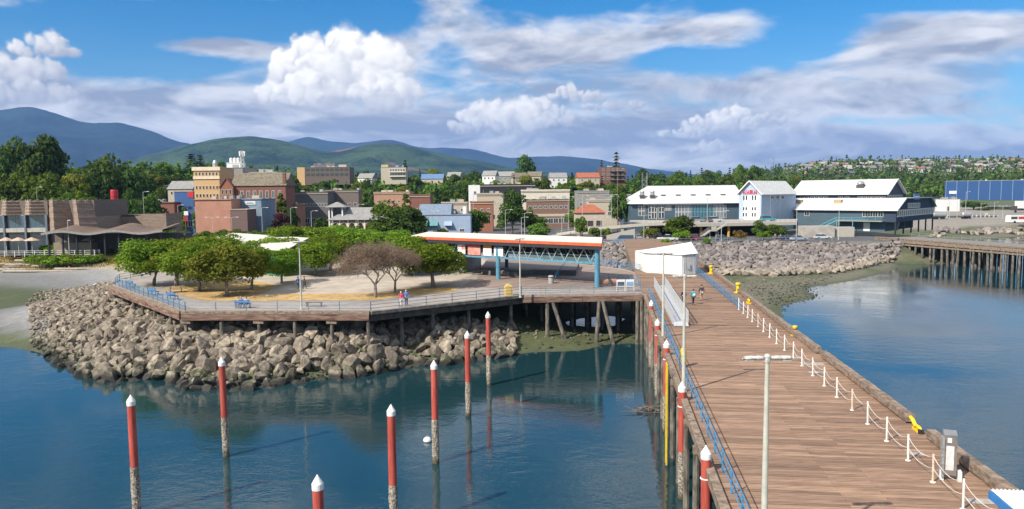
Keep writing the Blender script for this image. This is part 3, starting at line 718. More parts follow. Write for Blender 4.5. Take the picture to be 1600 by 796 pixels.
def twig_tree(seed):
    r = random.Random(seed); mb = MB(); tips = []
    def grow(p, d, L, rad, lev):
        q = p+d*L; mb.path([p, p.lerp(q, .5)+Vector((r.uniform(-.05, .05), r.uniform(-.05, .05), .03))*L, q], [rad, rad*.8, rad*.62], 5 if lev < 3 else 3, False)
        if lev >= 6:
            tips.append(q); return
        for _ in range(3 if lev < 2 else (3 if r.random() < .55 else 2)):
            a = Vector((r.uniform(-1, 1), r.uniform(-1, 1), r.uniform(-.3, .7))).normalized(); nd = (d*.62+a*.75+Vector((0, 0, .06))).normalized()
            if lev > 1: nd.z *= .7; nd.normalize()
            grow(q, nd, L*r.uniform(.68, .86), rad*.6, lev+1)
    mb.path([(0, 0, -.3), (.05, 0, .7), (.1, .05, 1.5)], [.24, .2, .17], 7)
    for a in range(5):
        t = a*1.256+r.uniform(-.3, .3); grow(Vector((.1, .05, 1.45)), Vector((math.cos(t)*.75, math.sin(t)*.75, .8)).normalized(), 1.65, .1, 1)
    tr = mb.mesh('trunk', pale_bark_m, smooth=True)
    T_ = np.array([t[:] for t in tips]); g = np.random.default_rng(seed); i = g.integers(len(T_), size=22000)
    pts = T_[i]+g.normal(scale=.36, size=(22000, 3)); nr = sph(g, 22000)
    n = len(pts); a = sph(g, n); a[:, 2] = np.abs(a[:, 2]); b = np.cross(nr, a); s = g.uniform(.1, .24, n)[:, None]
    V = np.stack([pts-a*s, pts+b*.02-a*s*.2, pts+a*s, pts-b*.02], 1).reshape(-1, 3)
    me = bpy.data.meshes.new('crown'); me.from_pydata(V.tolist(), [], np.arange(n*4).reshape(-1, 4).tolist()); me.update(); me.materials.append(leaf_w)
    return me, tr
for k in range(2): TREE.setdefault('twig', []).append(twig_tree(40+k))
for k in range(7):      # distant broadleaf, 12 m tall unit
    p, nr, c, r = crown_pts(200+k, 3000, 5.2, 6.0, 6.2, 26, .40, .85)
    proto('broad', leaves(p, nr, .42, r, 'crown', [leaf_b, leaf_d, leaf_b, leaf_d, leaf_y, leaf_b, leaf_d][k]), limb_mesh(c[:5], 2.6, .3, r, bark_m, nlimb=5))
for k in range(3):      # columnar, 12 m
    p, nr, c, r = crown_pts(300+k, 2200, 1.9, 5.6, 6.3, 26, .42, 1)
    proto('column', leaves(p, nr, .32, r, 'crown', [leaf_a, leaf_b, leaf_b][k]), limb_mesh(c[:4], 1.6, .18, r, bark_m, nlimb=4))
for k in range(4):      # conifer, 16 m
    r = np.random.default_rng(400+k); n = 2400; h = r.uniform(0, 1, n)**1.35; tier = np.floor(h*13)/13; zz = 1.6+14.2*(tier+(h*13 % 1)/13*.25)
    rad = (1-tier)*2.7+.25; rad *= r.uniform(.75, 1.15, 14)[(tier*13).astype(int)]; rr = rad*np.sqrt(r.uniform(.05, 1, n)); th = r.uniform(0, 6.283, n)
    rr *= .75+.35*np.sin(th*5+tier*40)
    p = np.column_stack([rr*np.cos(th), rr*np.sin(th), zz-rr*.32]); nr = np.column_stack([np.cos(th)*.5, np.sin(th)*.5, np.ones(n)])+r.normal(scale=.35, size=(n, 3)); nr /= np.linalg.norm(nr, axis=1)[:, None]
    proto('conifer', leaves(p, nr, .40, r, 'crown', leaf_c), MB().path([(0, 0, -.5), (0, 0, 15.3)], [.28, .05], 6).mesh('trunk', bark_m))
for k in range(4):      # shrub, 1.6 m
    p, nr, c, r = crown_pts(500+k, 900, 1.3, .95, .8, 12, .45, .4)
    proto('shrub', leaves(p, nr, .13, r, 'crown', [leaf_b, leaf_a, leaf_y, leaf_r][k]), limb_mesh(c[:4], .3, .05, r, bark_m, nlimb=4))
HUNIT = {'plaza': 7.2, 'twig': 7.0, 'broad': 12.3, 'column': 12.2, 'conifer': 16, 'shrub': 1.75}
WUNIT = {'plaza': 6.3, 'twig': 8.6, 'broad': 10.5, 'column': 4.2, 'conifer': 5.4, 'shrub': 2.6}
tr_r = random.Random(21)
def tree(kind, loc, h, w=None, label=None, cat='tree', group=None, var=None, name=None, leaf=None):
    cm, tm = TREE[kind][var if var is not None else tr_r.randrange(len(TREE[kind]))]
    sz = h/HUNIT[kind]; sx = sz if w is None else w/WUNIT[kind]
    t = thing(name or {'plaza': 'plaza_tree', 'twig': 'bare_tree', 'broad': 'broadleaf_tree', 'column': 'columnar_tree', 'conifer': 'conifer_tree', 'shrub': 'shrub'}[kind], label, cat, loc, tr_r.uniform(0, 6.28), group, (sx, sx, sz))
    c = link('crown', cm, t); link('trunk' if kind != 'shrub' else 'stem', tm, t)
    if leaf is not None: c.material_slots[0].link = 'OBJECT'; c.material_slots[0].material = leaf
    return t
def tree_px(kind, px, pbase, ptop, wpx, label, z=D, **kw):
    p = P(px, pbase, z); pt = PD(px, ptop, p.y); return tree(kind, p, pt.z-z, wpx*p.y/F, label, **kw)
def tree_d(kind, px, ptop, d, wpx, label, zb=None, **kw):
    pt = PD(px, ptop, d); z = Hs(pt.x, pt.y) if zb is None else zb
    return tree(kind, (pt.x, pt.y, z-.2), max(2.0, pt.z-z), None if wpx is None else wpx*d/F, label, **kw)
gp = 'trees growing on the plaza'
for a in [('plaza', 240, 446, 372, 78, 'leftmost green plaza tree overhanging the beach side of the deck', 0), ('plaza', 276, 447, 366, 96, 'bright green plaza tree behind the picnic table', 2),
          ('plaza', 312, 455, 378, 84, 'green plaza tree between the picnic table and the olive tree', 3), ('plaza', 355, 463, 378, 98, 'olive green plaza tree standing in the dry lawn near the blue bench', 1),
          ('plaza', 393, 453, 376, 66, 'green plaza tree with leaning trunk right of the olive tree', 4), ('plaza', 340, 428, 366, 90, 'green plaza tree in the back row behind the olive tree', 0),
          ('plaza', 440, 443, 388, 56, 'thin pale plaza tree with sparse crown beside the lamp post', 3), ('plaza', 425, 420, 366, 72, 'green plaza tree in front of the pale flat roof', 2),
          ('plaza', 494, 431, 376, 62, 'green plaza tree right of the lamp post, trunk in shade', 0), ('plaza', 516, 424, 366, 70, 'green plaza tree left of the bare tree', 4),
          ('plaza', 677, 449, 372, 98, 'dark green plaza tree right of the bare trees, before the banners', 2), ('plaza', 640, 430, 366, 80, 'green plaza tree behind the bare trees', 3),
          ('plaza', 560, 408, 357, 80, 'green plaza tree in the back row above the bare tree', 4), ('plaza', 600, 402, 358, 80, 'green plaza tree at the left end of the orange roof', 0),
          ('plaza', 470, 405, 348, 84, 'broad green plaza tree behind the pale flat roof', 2), ('plaza', 535, 398, 352, 70, 'green plaza tree beside the street behind the plaza', 3)]:
    tree_px(*a[:6], var=a[6], group=gp)
tree_px('twig', 587, 465, 372, 112, 'large leafless grey brown tree in the dry lawn', var=0, group=gp)
tree_px('twig', 617, 457, 380, 84, 'smaller leafless brown tree behind the large bare one', var=1, group=gp)
# trees of the bluff and the town streets: px, top y, depth, crown width px, kind
gb_ = 'trees on the bluff behind the town'
nm = [(60, 190, 300, 84, 'broad', 1, 'tallest dark tree on the left bluff, rising above the others'), (18, 212, 310, 60, 'broad', 3, 'dark tree left of the tallest tree on the left bluff'), (168, 238, 300, 72, 'broad', 3, 'dark round tree on the left bluff above the red pole sign'),
      (205, 252, 320, 60, 'broad', 1, 'dark tree right of the round tree on the left bluff'), (112, 262, 290, 66, 'broad', 4, 'tree with yellowing leaves below the tallest left tree'), (133, 268, 255, 36, 'column', 0, 'pale green columnar tree behind the shingled hotel'),
      (25, 262, 270, 80, 'broad', 0, 'light green tree above the shingled hotel'), (70, 256, 268, 80, 'broad', 2, 'light green tree above the middle of the shingled hotel'), (100, 290, 250, 60, 'broad', 5, 'mid green tree behind the right end of the hotel'),
      (255, 248, 420, 34, 'broad', 5, 'pale tree on the slope left of the tan hotel tower'), (298, 238, 440, 40, 'conifer', 0, 'dark conifer pair member left, above the tan hotel tower'), (312, 240, 440, 36, 'conifer', 1, 'dark conifer pair member right, above the tan hotel tower'), (338, 246, 430, 34, 'broad', 1, 'round tree just above the tan hotel roof'),
      (822, 240, 620, 40, 'broad', 3, 'dark domed tree alone on the skyline above the low houses'), (963, 234, 560, 26, 'conifer', 2, 'tall dark fir on the skyline above the brown flats'), (940, 247, 640, 12, 'conifer', 1, 'slim fir left of the tall skyline fir'),
      (633, 247, 500, 18, 'conifer', 0, 'fir beside the hilltop house'), (455, 262, 420, 30, 'broad', 1, 'tree left of the hilltop office block'), (800, 293, 245, 52, 'broad', 3, 'large dark tree in the street above the orange roof'), (967, 290, 260, 36, 'broad', 1, 'dark reddish tree left of the white mall roof'),
      (440, 290, 240, 22, 'column', 2, 'olive columnar tree at the brown roof gable'), (715, 290, 290, 22, 'column', 1, 'columnar street tree right of the blue grey building'), (697, 288, 292, 20, 'column', 2, 'columnar street tree behind the blue grey building'), (634, 292, 300, 16, 'column', 1, 'small columnar tree behind the brick shop'), (570, 288, 300, 16, 'column', 2, 'small columnar tree behind the transit roof'),
      (845, 300, 300, 10, 'column', 1, 'thin street tree before the white parapet shop'), (285, 312, 235, 16, 'column', 0, 'small tree before the blue storefront'), (236, 300, 240, 60, 'broad', 3, 'dark tree hiding the dark brick shop'), (205, 300, 228, 46, 'broad', 1, 'dark tree right of the red pole sign'),
      (605, 308, 205, 70, 'broad', 0, 'yellow green tree before the transit hall'), (635, 318, 195, 78, 'broad', 6, 'dark rounded tree left of the blue grey building'), (745, 320, 215, 44, 'broad', 2, 'tree right of the blue grey building'), (842, 346, 190, 44, 'broad', 0, 'light green small tree above the orange roof'),
      (908, 332, 205, 26, 'broad', 5, 'small tree below the red hip roof'), (1060, 330, 204, 56, 'broad', 5, 'bushy tree before the parking deck'), (1187, 342, 200, 26, 'broad', 3, 'dark rounded bush tree before the parking deck columns'), (455, 318, 232, 26, 'broad', 6, 'dark small tree beside the terracotta building'), (1160, 250, 640, 34, 'broad', 5, 'tall poplar group tree above the gabled mall tower, left'), (1180, 252, 650, 30, 'broad', 2, 'tall tree above the gabled mall tower, right')]
for px, py, d, w, kind, v, lab in nm: tree_d(kind, px, py, d, w, lab, var=v)
tree_d('broad', 440, 326, 226, 34, 'dark purple leaved tree beside the parked cars', var=2, leaf=leaf_p)
r_ = random.Random(5)
def mark(px):
    for x, n in ((110, 'above the shingled hotel'), (235, 'above the red drum sign'), (300, 'left of the tan hotel tower'), (345, 'behind the tan hotel tower'), (450, 'behind the brick hall'), (555, 'below the office block'), (600, 'right of the office block'), (650, 'around the hilltop house'), (735, 'above the pale blue building'), (840, 'above the black upper hall'), (900, 'above the white parapet shop'), (990, 'below the brown flats'), (1080, 'behind the west mall hall'), (1150, 'left of the mall tower'), (1250, 'behind the gabled mall tower'), (1330, 'behind the upper mall hall'), (1430, 'behind the right mall end'), (1500, 'left of the blue warehouse')):
        if px < x: return n
    return 'above the blue warehouse'
ORD = ['leftmost', 'second from left', 'third from left', 'fourth from left', 'fifth from left', 'sixth from left', 'seventh from left', 'eighth from left', 'ninth from left', 'tenth from left'] + ['%dth from left' % k for k in range(11, 60)]
PEND = {}
def pend(o, px, base): PEND.setdefault(base, []).append((px, o))
def settle():
    for base, lst in PEND.items():
        lst.sort(key=lambda q: q[0])
        for k, (px, o) in enumerate(lst): o['label'] = base if len(lst) == 1 else base + ', ' + ORD[k]
    PEND.clear()
lab_b = 'broadleaf tree among the many on the bluff behind the town'
sky_y = lambda px: float(np.interp(px, [0, 230, 260, 300, 450, 560, 700, 800, 900, 1000, 1100, 1200, 1400, 1600], [255, 262, 268, 268, 270, 265, 262, 262, 264, 262, 262, 265, 268, 268]))
n_ind = 0
for row, (d0, dy, n, x0, x1) in enumerate(((430, 22, 42, 250, 1010), (480, 10, 46, 240, 1120), (560, 0, 50, 230, 1230), (300, 30, 14, -30, 235), (330, 8, 12, -30, 235), (640, 6, 26, 980, 1260))):
    for k in range(n):
        px = x0+(x1-x0)*(k+r_.uniform(.1, .9))/n; d = d0*r_.uniform(.96, 1.06); y = sky_y(px)+dy+r_.uniform(-5, 10)
        if 455 < px < 552 and y < 272: y = 276+r_.uniform(0, 8)
        if 585 < px < 640 and y < 272: y = 276+r_.uniform(0, 6)
        if 745 < px < 985 and y < 278 and d > 470: y = 279+r_.uniform(0, 7)
        rw = ('front row', 'middle row', 'back row', 'front row', 'back row', 'far row')[row]
        if r_.random() < .14: pend(tree_d('conifer', px, y-6, d, r_.uniform(10, 16), 'x', group='conifers on the bluff behind the town'), px, 'dark %s conifer %s' % (rw, mark(px)))
        else: pend(tree_d('broad', px, y, d, r_.uniform(22, 38), 'x', group=gb_), px, 'leafy %s tree %s' % (rw, mark(px)))
        n_ind += 1
settle()
def scatter_woods(name, n, region, leafm, size, seed, q=14):
    """far woods reading as one mass: many small leafy clumps"""
    r = np.random.default_rng(seed); P_ = []; N_ = []
    x, y = region(r, n); z = H(x, y); hgt = r.uniform(*size, len(x)); con = r.random(len(x)) < .3
    d = sph(r, len(x)*q).reshape(len(x), q, 3); d[..., 2] = np.abs(d[..., 2]); f = r.uniform(.2, 1, (len(x), q))
    px = x[:, None]+d[..., 0]*hgt[:, None]*np.where(con[:, None], .16*(1.15-f), .36); py = y[:, None]+d[..., 1]*hgt[:, None]*np.where(con[:, None], .16*(1.15-f), .36)
    pz = z[:, None]+hgt[:, None]*np.where(con[:, None], f*1.35, .35+.62*d[..., 2])
    pts = np.stack([px, py, pz], -1).reshape(-1, 3); nr = d.reshape(-1, 3)+r.normal(scale=.4, size=(len(x)*q, 3)); nr /= np.linalg.norm(nr, axis=1)[:, None]
    link(name, leaves(pts, nr, np.repeat(hgt, q)*.17, r, name, leafm), kind='stuff')
def reg(x0, x1, d0, d1, p=1.0):
    def f(r, n):
        d = d0*(d1/d0)**(r.uniform(0, 1, n)**p); px = r.uniform(x0, x1, n); return (px-800)/F*d, d
    return f
scatter_woods('hillside_woods', 9000, reg(-300, 1900, 620, 2600), leaf_b, (8, 14), 1)
scatter_woods('hillside_woods', 9000, reg(-300, 1900, 640, 2600), leaf_d, (8, 15), 2)
scatter_woods('hillside_woods', 5000, reg(1180, 1900, 640, 1000), leaf_b, (6, 10), 3)
scatter_woods('hillside_woods', 2500, reg(-300, 240, 265, 420), leaf_d, (4, 9), 5)
scatter_woods('hillside_woods', 5000, reg(200, 1250, 425, 640), leaf_b, (4, 9), 6)
scatter_woods('hillside_woods', 4500, reg(-300, 1900, 2600, 3300), leaf_c, (12, 22), 7)
for px, d, yt, w in ((262, 196, 352, 34), (285, 192, 356, 30), (318, 198, 356, 40), (345, 194, 354, 36), (372, 200, 355, 34), (398, 196, 356, 36), (425, 198, 350, 40), (448, 192, 346, 44), (480, 196, 352, 40), (505, 200, 352, 34), (530, 198, 350, 40), (560, 196, 350, 36), (585, 200, 348, 36), (690, 200, 352, 26)):
    pend(tree_d('broad', px, yt, d, w, 'x', zb=G, var=(0, 2, 5, 4)[px % 4], group='trees along the shore street'), px, 'bushy tree along the shore street behind the plaza')
settle()
for px, d, yt, w in ((228, 330, 262, 34), (240, 345, 268, 34), (252, 360, 272, 30), (264, 375, 274, 30), (246, 310, 284, 30), (262, 330, 286, 28), (276, 380, 272, 30), (286, 385, 276, 26)):
    pend(tree_d('broad', px, yt, d, w, 'x', group='trees left of the hotel tower'), px, 'slope tree left of the tan hotel tower')
for px, d, yt, w in ((1522, 470, 312, 44), (1555, 470, 322, 36), (1580, 460, 322, 40), (1610, 465, 320, 40), (1538, 450, 327, 30)):
    pend(tree_d('broad', px, yt, d, w, 'x', zb=G, var=1, group='bushes before the blue warehouse'), px, 'dark bush before the blue warehouse')
settle()
st_r = random.Random(77)
for k in range(40):
    px = st_r.uniform(300, 985); d = st_r.uniform(232, 335); h = st_r.uniform(4.5, 8)
    x = PD(px, 340, d).x; kk = st_r.random()
    pend(tree('column' if kk < .25 else 'broad', (x, d, G-.1), h*(1.3 if kk < .25 else 1), h*(.45 if kk < .25 else .95), 'x', 'tree', 'street trees in the town'), px, 'small %s street tree %s' % ('columnar' if kk < .25 else 'round', mark(px).replace('above', 'before').replace('behind', 'before').replace('below', 'down from').replace('around', 'down from')))
settle()
# beach shrubs and grass at the left
def blades(name, pts, h, m, seed, w=.05):
    r = np.random.default_rng(seed); n = len(pts); t = r.uniform(0, 6.28, n); hh = h*r.uniform(.5, 1.3, n); wv = np.column_stack([np.cos(t)*w, np.sin(t)*w, np.zeros(n)]); ln = np.column_stack([r.normal(scale=.25, size=n)*hh, r.normal(scale=.25, size=n)*hh, hh])
    V = np.stack([pts-wv, pts+wv, pts+ln+wv*.2, pts+ln-wv*.2], 1).reshape(-1, 3); me = bpy.data.meshes.new(name); me.from_pydata(V.tolist(), [], np.arange(n*4).reshape(-1, 4).tolist()); me.update(); me.materials.append(m); return link(name, me, kind='stuff')
def pts_in(pxs, z, n, seed):
    ps = [P(x, y, z) for x, y in pxs]; poly = [(p.x, p.y) for p in ps]; r = np.random.default_rng(seed); xs, ys = [p[0] for p in poly], [p[1] for p in poly]
    x = r.uniform(min(xs), max(xs), n*4); y = r.uniform(min(ys), max(ys), n*4); k = pip(x, y, poly); x, y = x[k][:n], y[k][:n]; return np.column_stack([x, y, H(x, y)])
straw = leaf_mat('straw', (.28, .20, .07), (.46, .36, .15), .2, .3)
blades('beach_grass', pts_in([(-60, 414), (150, 414), (240, 408), (250, 396), (120, 398), (-60, 398)], 3.2, 14000, 1), .5, straw, 1, .09)
blades('beach_grass', pts_in([(95, 412), (215, 411), (215, 404), (100, 405)], 3.2, 5000, 2), .55, leaf_y, 2, .09)
blades('beach_grass', pts_in([(190, 440), (245, 445), (250, 430), (215, 418)], 4.0, 5000, 3), .7, straw, 3, .07)
gs = 'shrubs between the beach and the shingled hotel'
for k, (px, py, h, v) in enumerate([(58, 402, 3.0, 1), (70, 404, 3.4, 1), (84, 404, 3.3, 1), (98, 404, 3.5, 1), (112, 404, 3.3, 1), (125, 404, 3.1, 1), (138, 404, 2.9, 1), (150, 403, 2.5, 1), (80, 398, 4.2, 0), (96, 398, 4.4, 1), (112, 398, 3.8, 0), (128, 398, 4.0, 1), (20, 396, 1.6, 3), (5, 397, 1.6, 3), (38, 396, 1.7, 3), (-15, 397, 1.8, 3)]):
    p = P(px, py+(9 if v != 3 else 6), 3.0); pend(tree('shrub', (p.x, p.y, Hs(p.x, p.y)-.1), h, h*1.9, 'x', 'shrub', gs if v != 3 else 'dry shrubs below the hotel terrace', v), px, ('tall shrub at the back of the green beach hedge' if h > 3.6 else 'shrub in the front of the green beach hedge') if v != 3 else 'dry brown shrub below the hotel terrace')
for k, (px, py, h, v) in enumerate([(165, 394, 2.2, 2), (178, 395, 2.4, 2), (192, 396, 2.6, 0), (205, 397, 2.2, 2), (218, 399, 2.0, 0), (200, 388, 2.2, 2), (186, 386, 2.0, 0)]):
    p = P(px, py, 4.8); pend(tree('shrub', (p.x, p.y, Hs(p.x, p.y)-.1), h, h*1.8, 'x', 'shrub', 'shrubs below the wavy roof', v), px, 'olive shrub in the front clump below the wavy roof' if py > 390 else 'olive shrub close under the wavy roof')
for px, py, h, v, lab in ((1105, 383, 1.9, 1, 'yellow green shrub right of the white tent on the riprap top'), (1155, 378, 3.2, 3, 'orange red shrub on the riprap top'), (1193, 377, 2.8, 1, 'yellow green shrub below the dark bush tree'), (1040, 385, 2.0, 1, 'yellow green shrub above the white tent'), (1065, 377, 3.4, 1, 'bright lime shrub beside the pickup'), (1214, 374, 4.6, 0, 'dark rounded shrub beside the parked blue car'), (1015, 375, 4.2, 2, 'olive shrub left of the white pickup'), (930, 374, 3.8, 0, 'shrub left of the blue van'), (945, 373, 3.2, 1, 'light shrub below the ramp'), (775, 384, 3, 1, 'round light green shrub above the orange roof'), (760, 383, 3, 0, 'darker round shrub above the orange roof')):
    p = P(px, py, G); tree('shrub', p, h, h*1.5, lab, 'shrub', None, v)
settle()
# ================================================================ TOWN
glass_m = glass_mat('window_glass'); glass_b = glass_mat('blue_window_glass', (.05, .09, .13), .05)
white_m = mat('white_paint', (.72, .71, .68), .6, var=.06, scale=1)
cream_m = mat('cream_stone', (.72, .60, .43), .8, var=.1); tan_m = mat('tan_brick', (.55, .36, .18), .85, var=.16, scale=3)
brick_m = mat('red_brick', (.21, .095, .068), .9, var=.25, scale=4); terra_m = mat('terracotta_wall', (.42, .21, .145), .85, var=.08, scale=.6)
blueg_m = mat('blue_grey_wall', (.20, .27, .34), .8, var=.08, scale=.8); pblue_m = mat('pale_blue_wall', (.30, .38, .50), .7, var=.06, scale=.8)
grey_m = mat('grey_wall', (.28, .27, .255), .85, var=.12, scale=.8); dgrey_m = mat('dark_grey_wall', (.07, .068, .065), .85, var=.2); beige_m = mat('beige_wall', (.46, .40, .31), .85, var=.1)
roofg_m = mat('grey_roof', (.25, .245, .235), .9, var=.12, scale=.7); roofb_m = mat('brown_shingle_roof', (.17, .145, .105), .95, var=.3, scale=1.2); roofr_m = mat('red_roof', (.33, .11, .06), .9, var=.2, scale=1.5); roofw_m = mat('pale_flat_roof', (.62, .58, .51), .85, var=.08, scale=.5)
black_m = mat('black_metal', (.02, .02, .022), .5); navy_m = mat('navy_wall', (.035, .05, .085), .7, var=.15); sblue_m = mat('storefront_blue', (.04, .10, .25), .6, var=.12); red_m = mat('red_paint', (.50, .03, .04), .5, var=.1); metal_m = mat('galvanised', (.42, .43, .43), .45, var=.12, metal=.6); grey_pole = mat('grey_pole_paint', (.42, .43, .41), .5, var=.1)
def gable(mb, x0, x1, y0, y1, z0, z1, axis='x', over=.4):
    """ridge along axis; solid prism roof"""
    if axis == 'x':
        ym = (y0+y1)/2; mb.extr([(0, y0-over, z0), (0, y1+over, z0), (0, ym, z1)], (x0-over, 0, 0), (x1+over, 0, 0))
    else:
        xm = (x0+x1)/2; mb.extr([(x0-over, 0, z0), (xm, 0, z1), (x1+over, 0, z0)], (0, y0-over, 0), (0, y1+over, 0))
    return mb
def hip(mb, x0, x1, y0, y1, z0, z1, over=.5, rid=.35):
    x0 -= over; x1 += over; y0 -= over; y1 += over; ym = (y0+y1)/2; a = x0+(x1-x0)*rid; b = x1-(x1-x0)*rid
    mb.add([(x0, y0, z0), (x1, y0, z0), (x1, y1, z0), (x0, y1, z0), (a, ym, z1), (b, ym, z1)], [(0, 1, 5, 4), (1, 2, 5), (2, 3, 4, 5), (3, 0, 4), (3, 2, 1, 0)]); return mb
WMESH = {}
def window(root, x, z, w, h, y=0.0, gm=None, fm=None, face='front', frame=True, name='window'):
    """frame with a pane inside; face front (-y) or left (-x) or right (+x); shared meshes"""
    gm = gm or glass_m; fm = fm or white_m; key = (round(w, 1), round(h, 1), gm.name, fm.name)
    if key not in WMESH:
        a = MB(); t = .09
        a.box((0, 0, -h/2+t/2), (w, .10, t)).box((0, 0, h/2-t/2), (w, .10, t)).box((-w/2+t/2, 0, 0), (t, .10, h-2*t)).box((w/2-t/2, 0, 0), (t, .10, h-2*t))
        if w > 1.0: a.box((0, 0, 0), (t*.7, .10, h-2*t))
        WMESH[key] = (a.mesh('window', fm), MB().box((0, .012, 0), (w-.1, .05, h-.1)).mesh('pane', gm))
    f, g = WMESH[key]; rz = {'front': 0, 'left': -math.pi/2, 'right': math.pi/2}[face]
    loc = (x, y-.03, z) if face == 'front' else (x-.03 if face == 'left' else x+.03, y, z)
    o = link(name, f, root, loc=loc, rz=rz); link('pane', g, o); return o
def win_row(root, n, x0, x1, z, w, h, **kw):
    for k in range(n): window(root, x0+(x1-x0)*(k+.5)/n, z, w, h, **kw)
def bldg(name, label, x0, x1, ytop, d, depth, wall, zb=G, yaw=0.0, roof='flat', roofm=None, rise=3.0, cat='building', parapet=.0, axis='x'):
    """front face spans pixels x0..x1 at depth d, wall top at pixel ytop"""
    a = PD(x0, ytop, d); b = PD(x1, ytop, d); w = (b.x-a.x); hgt = a.z-zb
    r = thing(name, label, cat, ((a.x+b.x)/2, d, zb), yaw)
    MB().box((0, depth/2, hgt/2-1), (w, depth, hgt+2)).build('wall', wall, r, world=False)
    rm = roofm or roofg_m
    if roof == 'flat':
        MB().box((0, depth/2, hgt+.06), (w+.3, depth+.3, .16)).build('roof', rm, r, world=False)
        q_ = random.Random(int(x0*7+d))
        if w > 9:
            for _ in range(q_.randint(2, 4)): MB().box((q_.uniform(-w*.4, w*.4), q_.uniform(depth*.2, depth*.8), hgt+.65), (q_.uniform(.8, 2.6), q_.uniform(.8, 2), q_.uniform(.9, 1.6))).build('roof_unit', q_.choice((metal_m, grey_m, beige_m)), r, world=False)
            x_, y_ = q_.uniform(-w*.4, w*.4), q_.uniform(depth*.2, depth*.7); MB().tube((x_, y_, hgt), (x_, y_, hgt+q_.uniform(1.5, 3)), .07, n=5).build('vent_pipe', metal_m, r, world=False)
    elif roof == 'gable': gable(MB(), -w/2, w/2, 0, depth, hgt+.01, hgt+rise, axis).build('roof', rm, r, world=False)
    else: hip(MB(), -w/2, w/2, 0, depth, hgt+.01, hgt+rise).build('roof', rm, r, world=False)
    if parapet:
        mb = MB(); t = .3
        mb.box((0, -.16, hgt+parapet/2), (w+.4, t, parapet)); mb.box((-w/2-.05, depth/2, hgt+parapet/2), (t, depth, parapet)); mb.box((w/2+.05, depth/2, hgt+parapet/2), (t, depth, parapet)); mb.build('parapet', wall, r, world=False)
    r['_w'] = w; r['_h'] = hgt; return r, w, hgt
def clean(r): 
    for k in ('_w', '_h'):
        if k in r: del r[k]
def sign_strokes(n, wid, hgt, m, parent, loc, seed, name='sign_letter'):
    """a row of letter-sized raised strokes for writing that is too far off to be read"""
    r = random.Random(seed); p = wid/n
    for k in range(n):
        mb = MB(); x = -wid/2+p*(k+.5); a = p*.34; mb.box((loc[0]+x-a, loc[1], loc[2]), (p*.2, .1, hgt*r.uniform(.8, 1)))
        for q in range(r.choice((1, 2, 2, 3))): mb.box((loc[0]+x, loc[1], loc[2]+hgt*(-.4+.4*q)), (a*1.7, .1, hgt*.2))
        if r.random() < .6: mb.box((loc[0]+x+a, loc[1], loc[2]+hgt*.1), (p*.18, .1, hgt*.7))
        mb.build(name, m, parent, world=False)

# --- tan hotel tower with grey wings
r, w, h = bldg('hotel_tower', 'tall tan brick hotel tower with cream base and cornice behind the terracotta building', 302, 342, 262, 260, 14, tan_m, roofm=cream_m)
MB().box((0, -.12, h-.5), (w+.9, .5, 1.3)).build('cornice', cream_m, r, world=False); MB().box((0, -.1, h-3.6), (w+.3, .4, 1.0)).build('band', cream_m, r, world=False)
MB().box((0, -.1, h*.40), (w+.2, .36, .6)).build('band', cream_m, r, world=False); MB().box((0, -.08, h*.29), (w+.16, .3, 4.4)).build('base_course', cream_m, r, world=False)
for z, c in ((h-2.3, 7), (h*.70, 7), (h*.58, 7), (h*.47, 7)): win_row(r, 7, -w/2+.3, w/2-.3, z, .8, 1.3, fm=cream_m)
win_row(r, 4, -w/2+.3, w/2-.3, h*.29, 1.2, 2.6, y=-.24); MB().lathe((2, 3, h+.1), [(.9, 0), (.9, 1.6), (.5, 2.4), (.05, 2.6)], 10).build('roof_tank', metal_m, r, world=False)
r, w, h = bldg('grey_block', 'blank grey rendered block rising behind the hotel tower', 334, 379, 263, 284, 16, grey_m, roofm=roofg_m)
r, w, h = bldg('grey_block', 'long low grey block behind the brown roofed brick hall', 379, 433, 270, 286, 14, beige_m, roofm=roofw_m); win_row(r, 4, -w/2+1, w/2-1, h-1.7, .9, .9)
r, w, h = bldg('penthouse', 'white stepped penthouse with tanks on top of the grey block', 354, 375, 255, 288, 6, white_m, zb=24, roofm=white_m)
for x in (-1.6, -.2, 1.2): MB().lathe((x, 2, h), [(.6, 0), (.6, 1.8), (.2, 2.1)], 8).build('tank', white_m, r, world=False)
p = PD(379, 262, 287); r = thing('cell_tower', 'white lattice cell tower with panel antennas above the grey block', 'tower', (p.x, p.y, p.z-3))
mb = MB(); hh = 9.5
for sx, sy in ((-1, -1), (1, -1), (1, 1), (-1, 1)): MB().tube((sx*.9, sy*.9, 0), (sx*.35, sy*.35, hh), .09, .07, 5).build('mast_leg', white_m, r, world=False)
for k in range(6):
    z0, z1 = k*1.5, (k+1)*1.5; a, b_ = .9-.55*z0/hh, .9-.55*z1/hh
    mb.bar((-a, -a, z0), (b_, -b_, z1), .07).bar((a, -a, z0), (a, a, z0), .07).bar((-a, -a, z0), (-b_, b_, z1), .07).bar((-a, -a, z0), (a, -a, z0), .07)
mb.build('bracing', white_m, r, world=False)
for k in range(6): MB().box((math.cos(k*1.05)*1.0, math.sin(k*1.05)*1.0, hh-1.2), (.35, .25, 1.9), k*1.05).build('antenna', white_m, r, world=False)
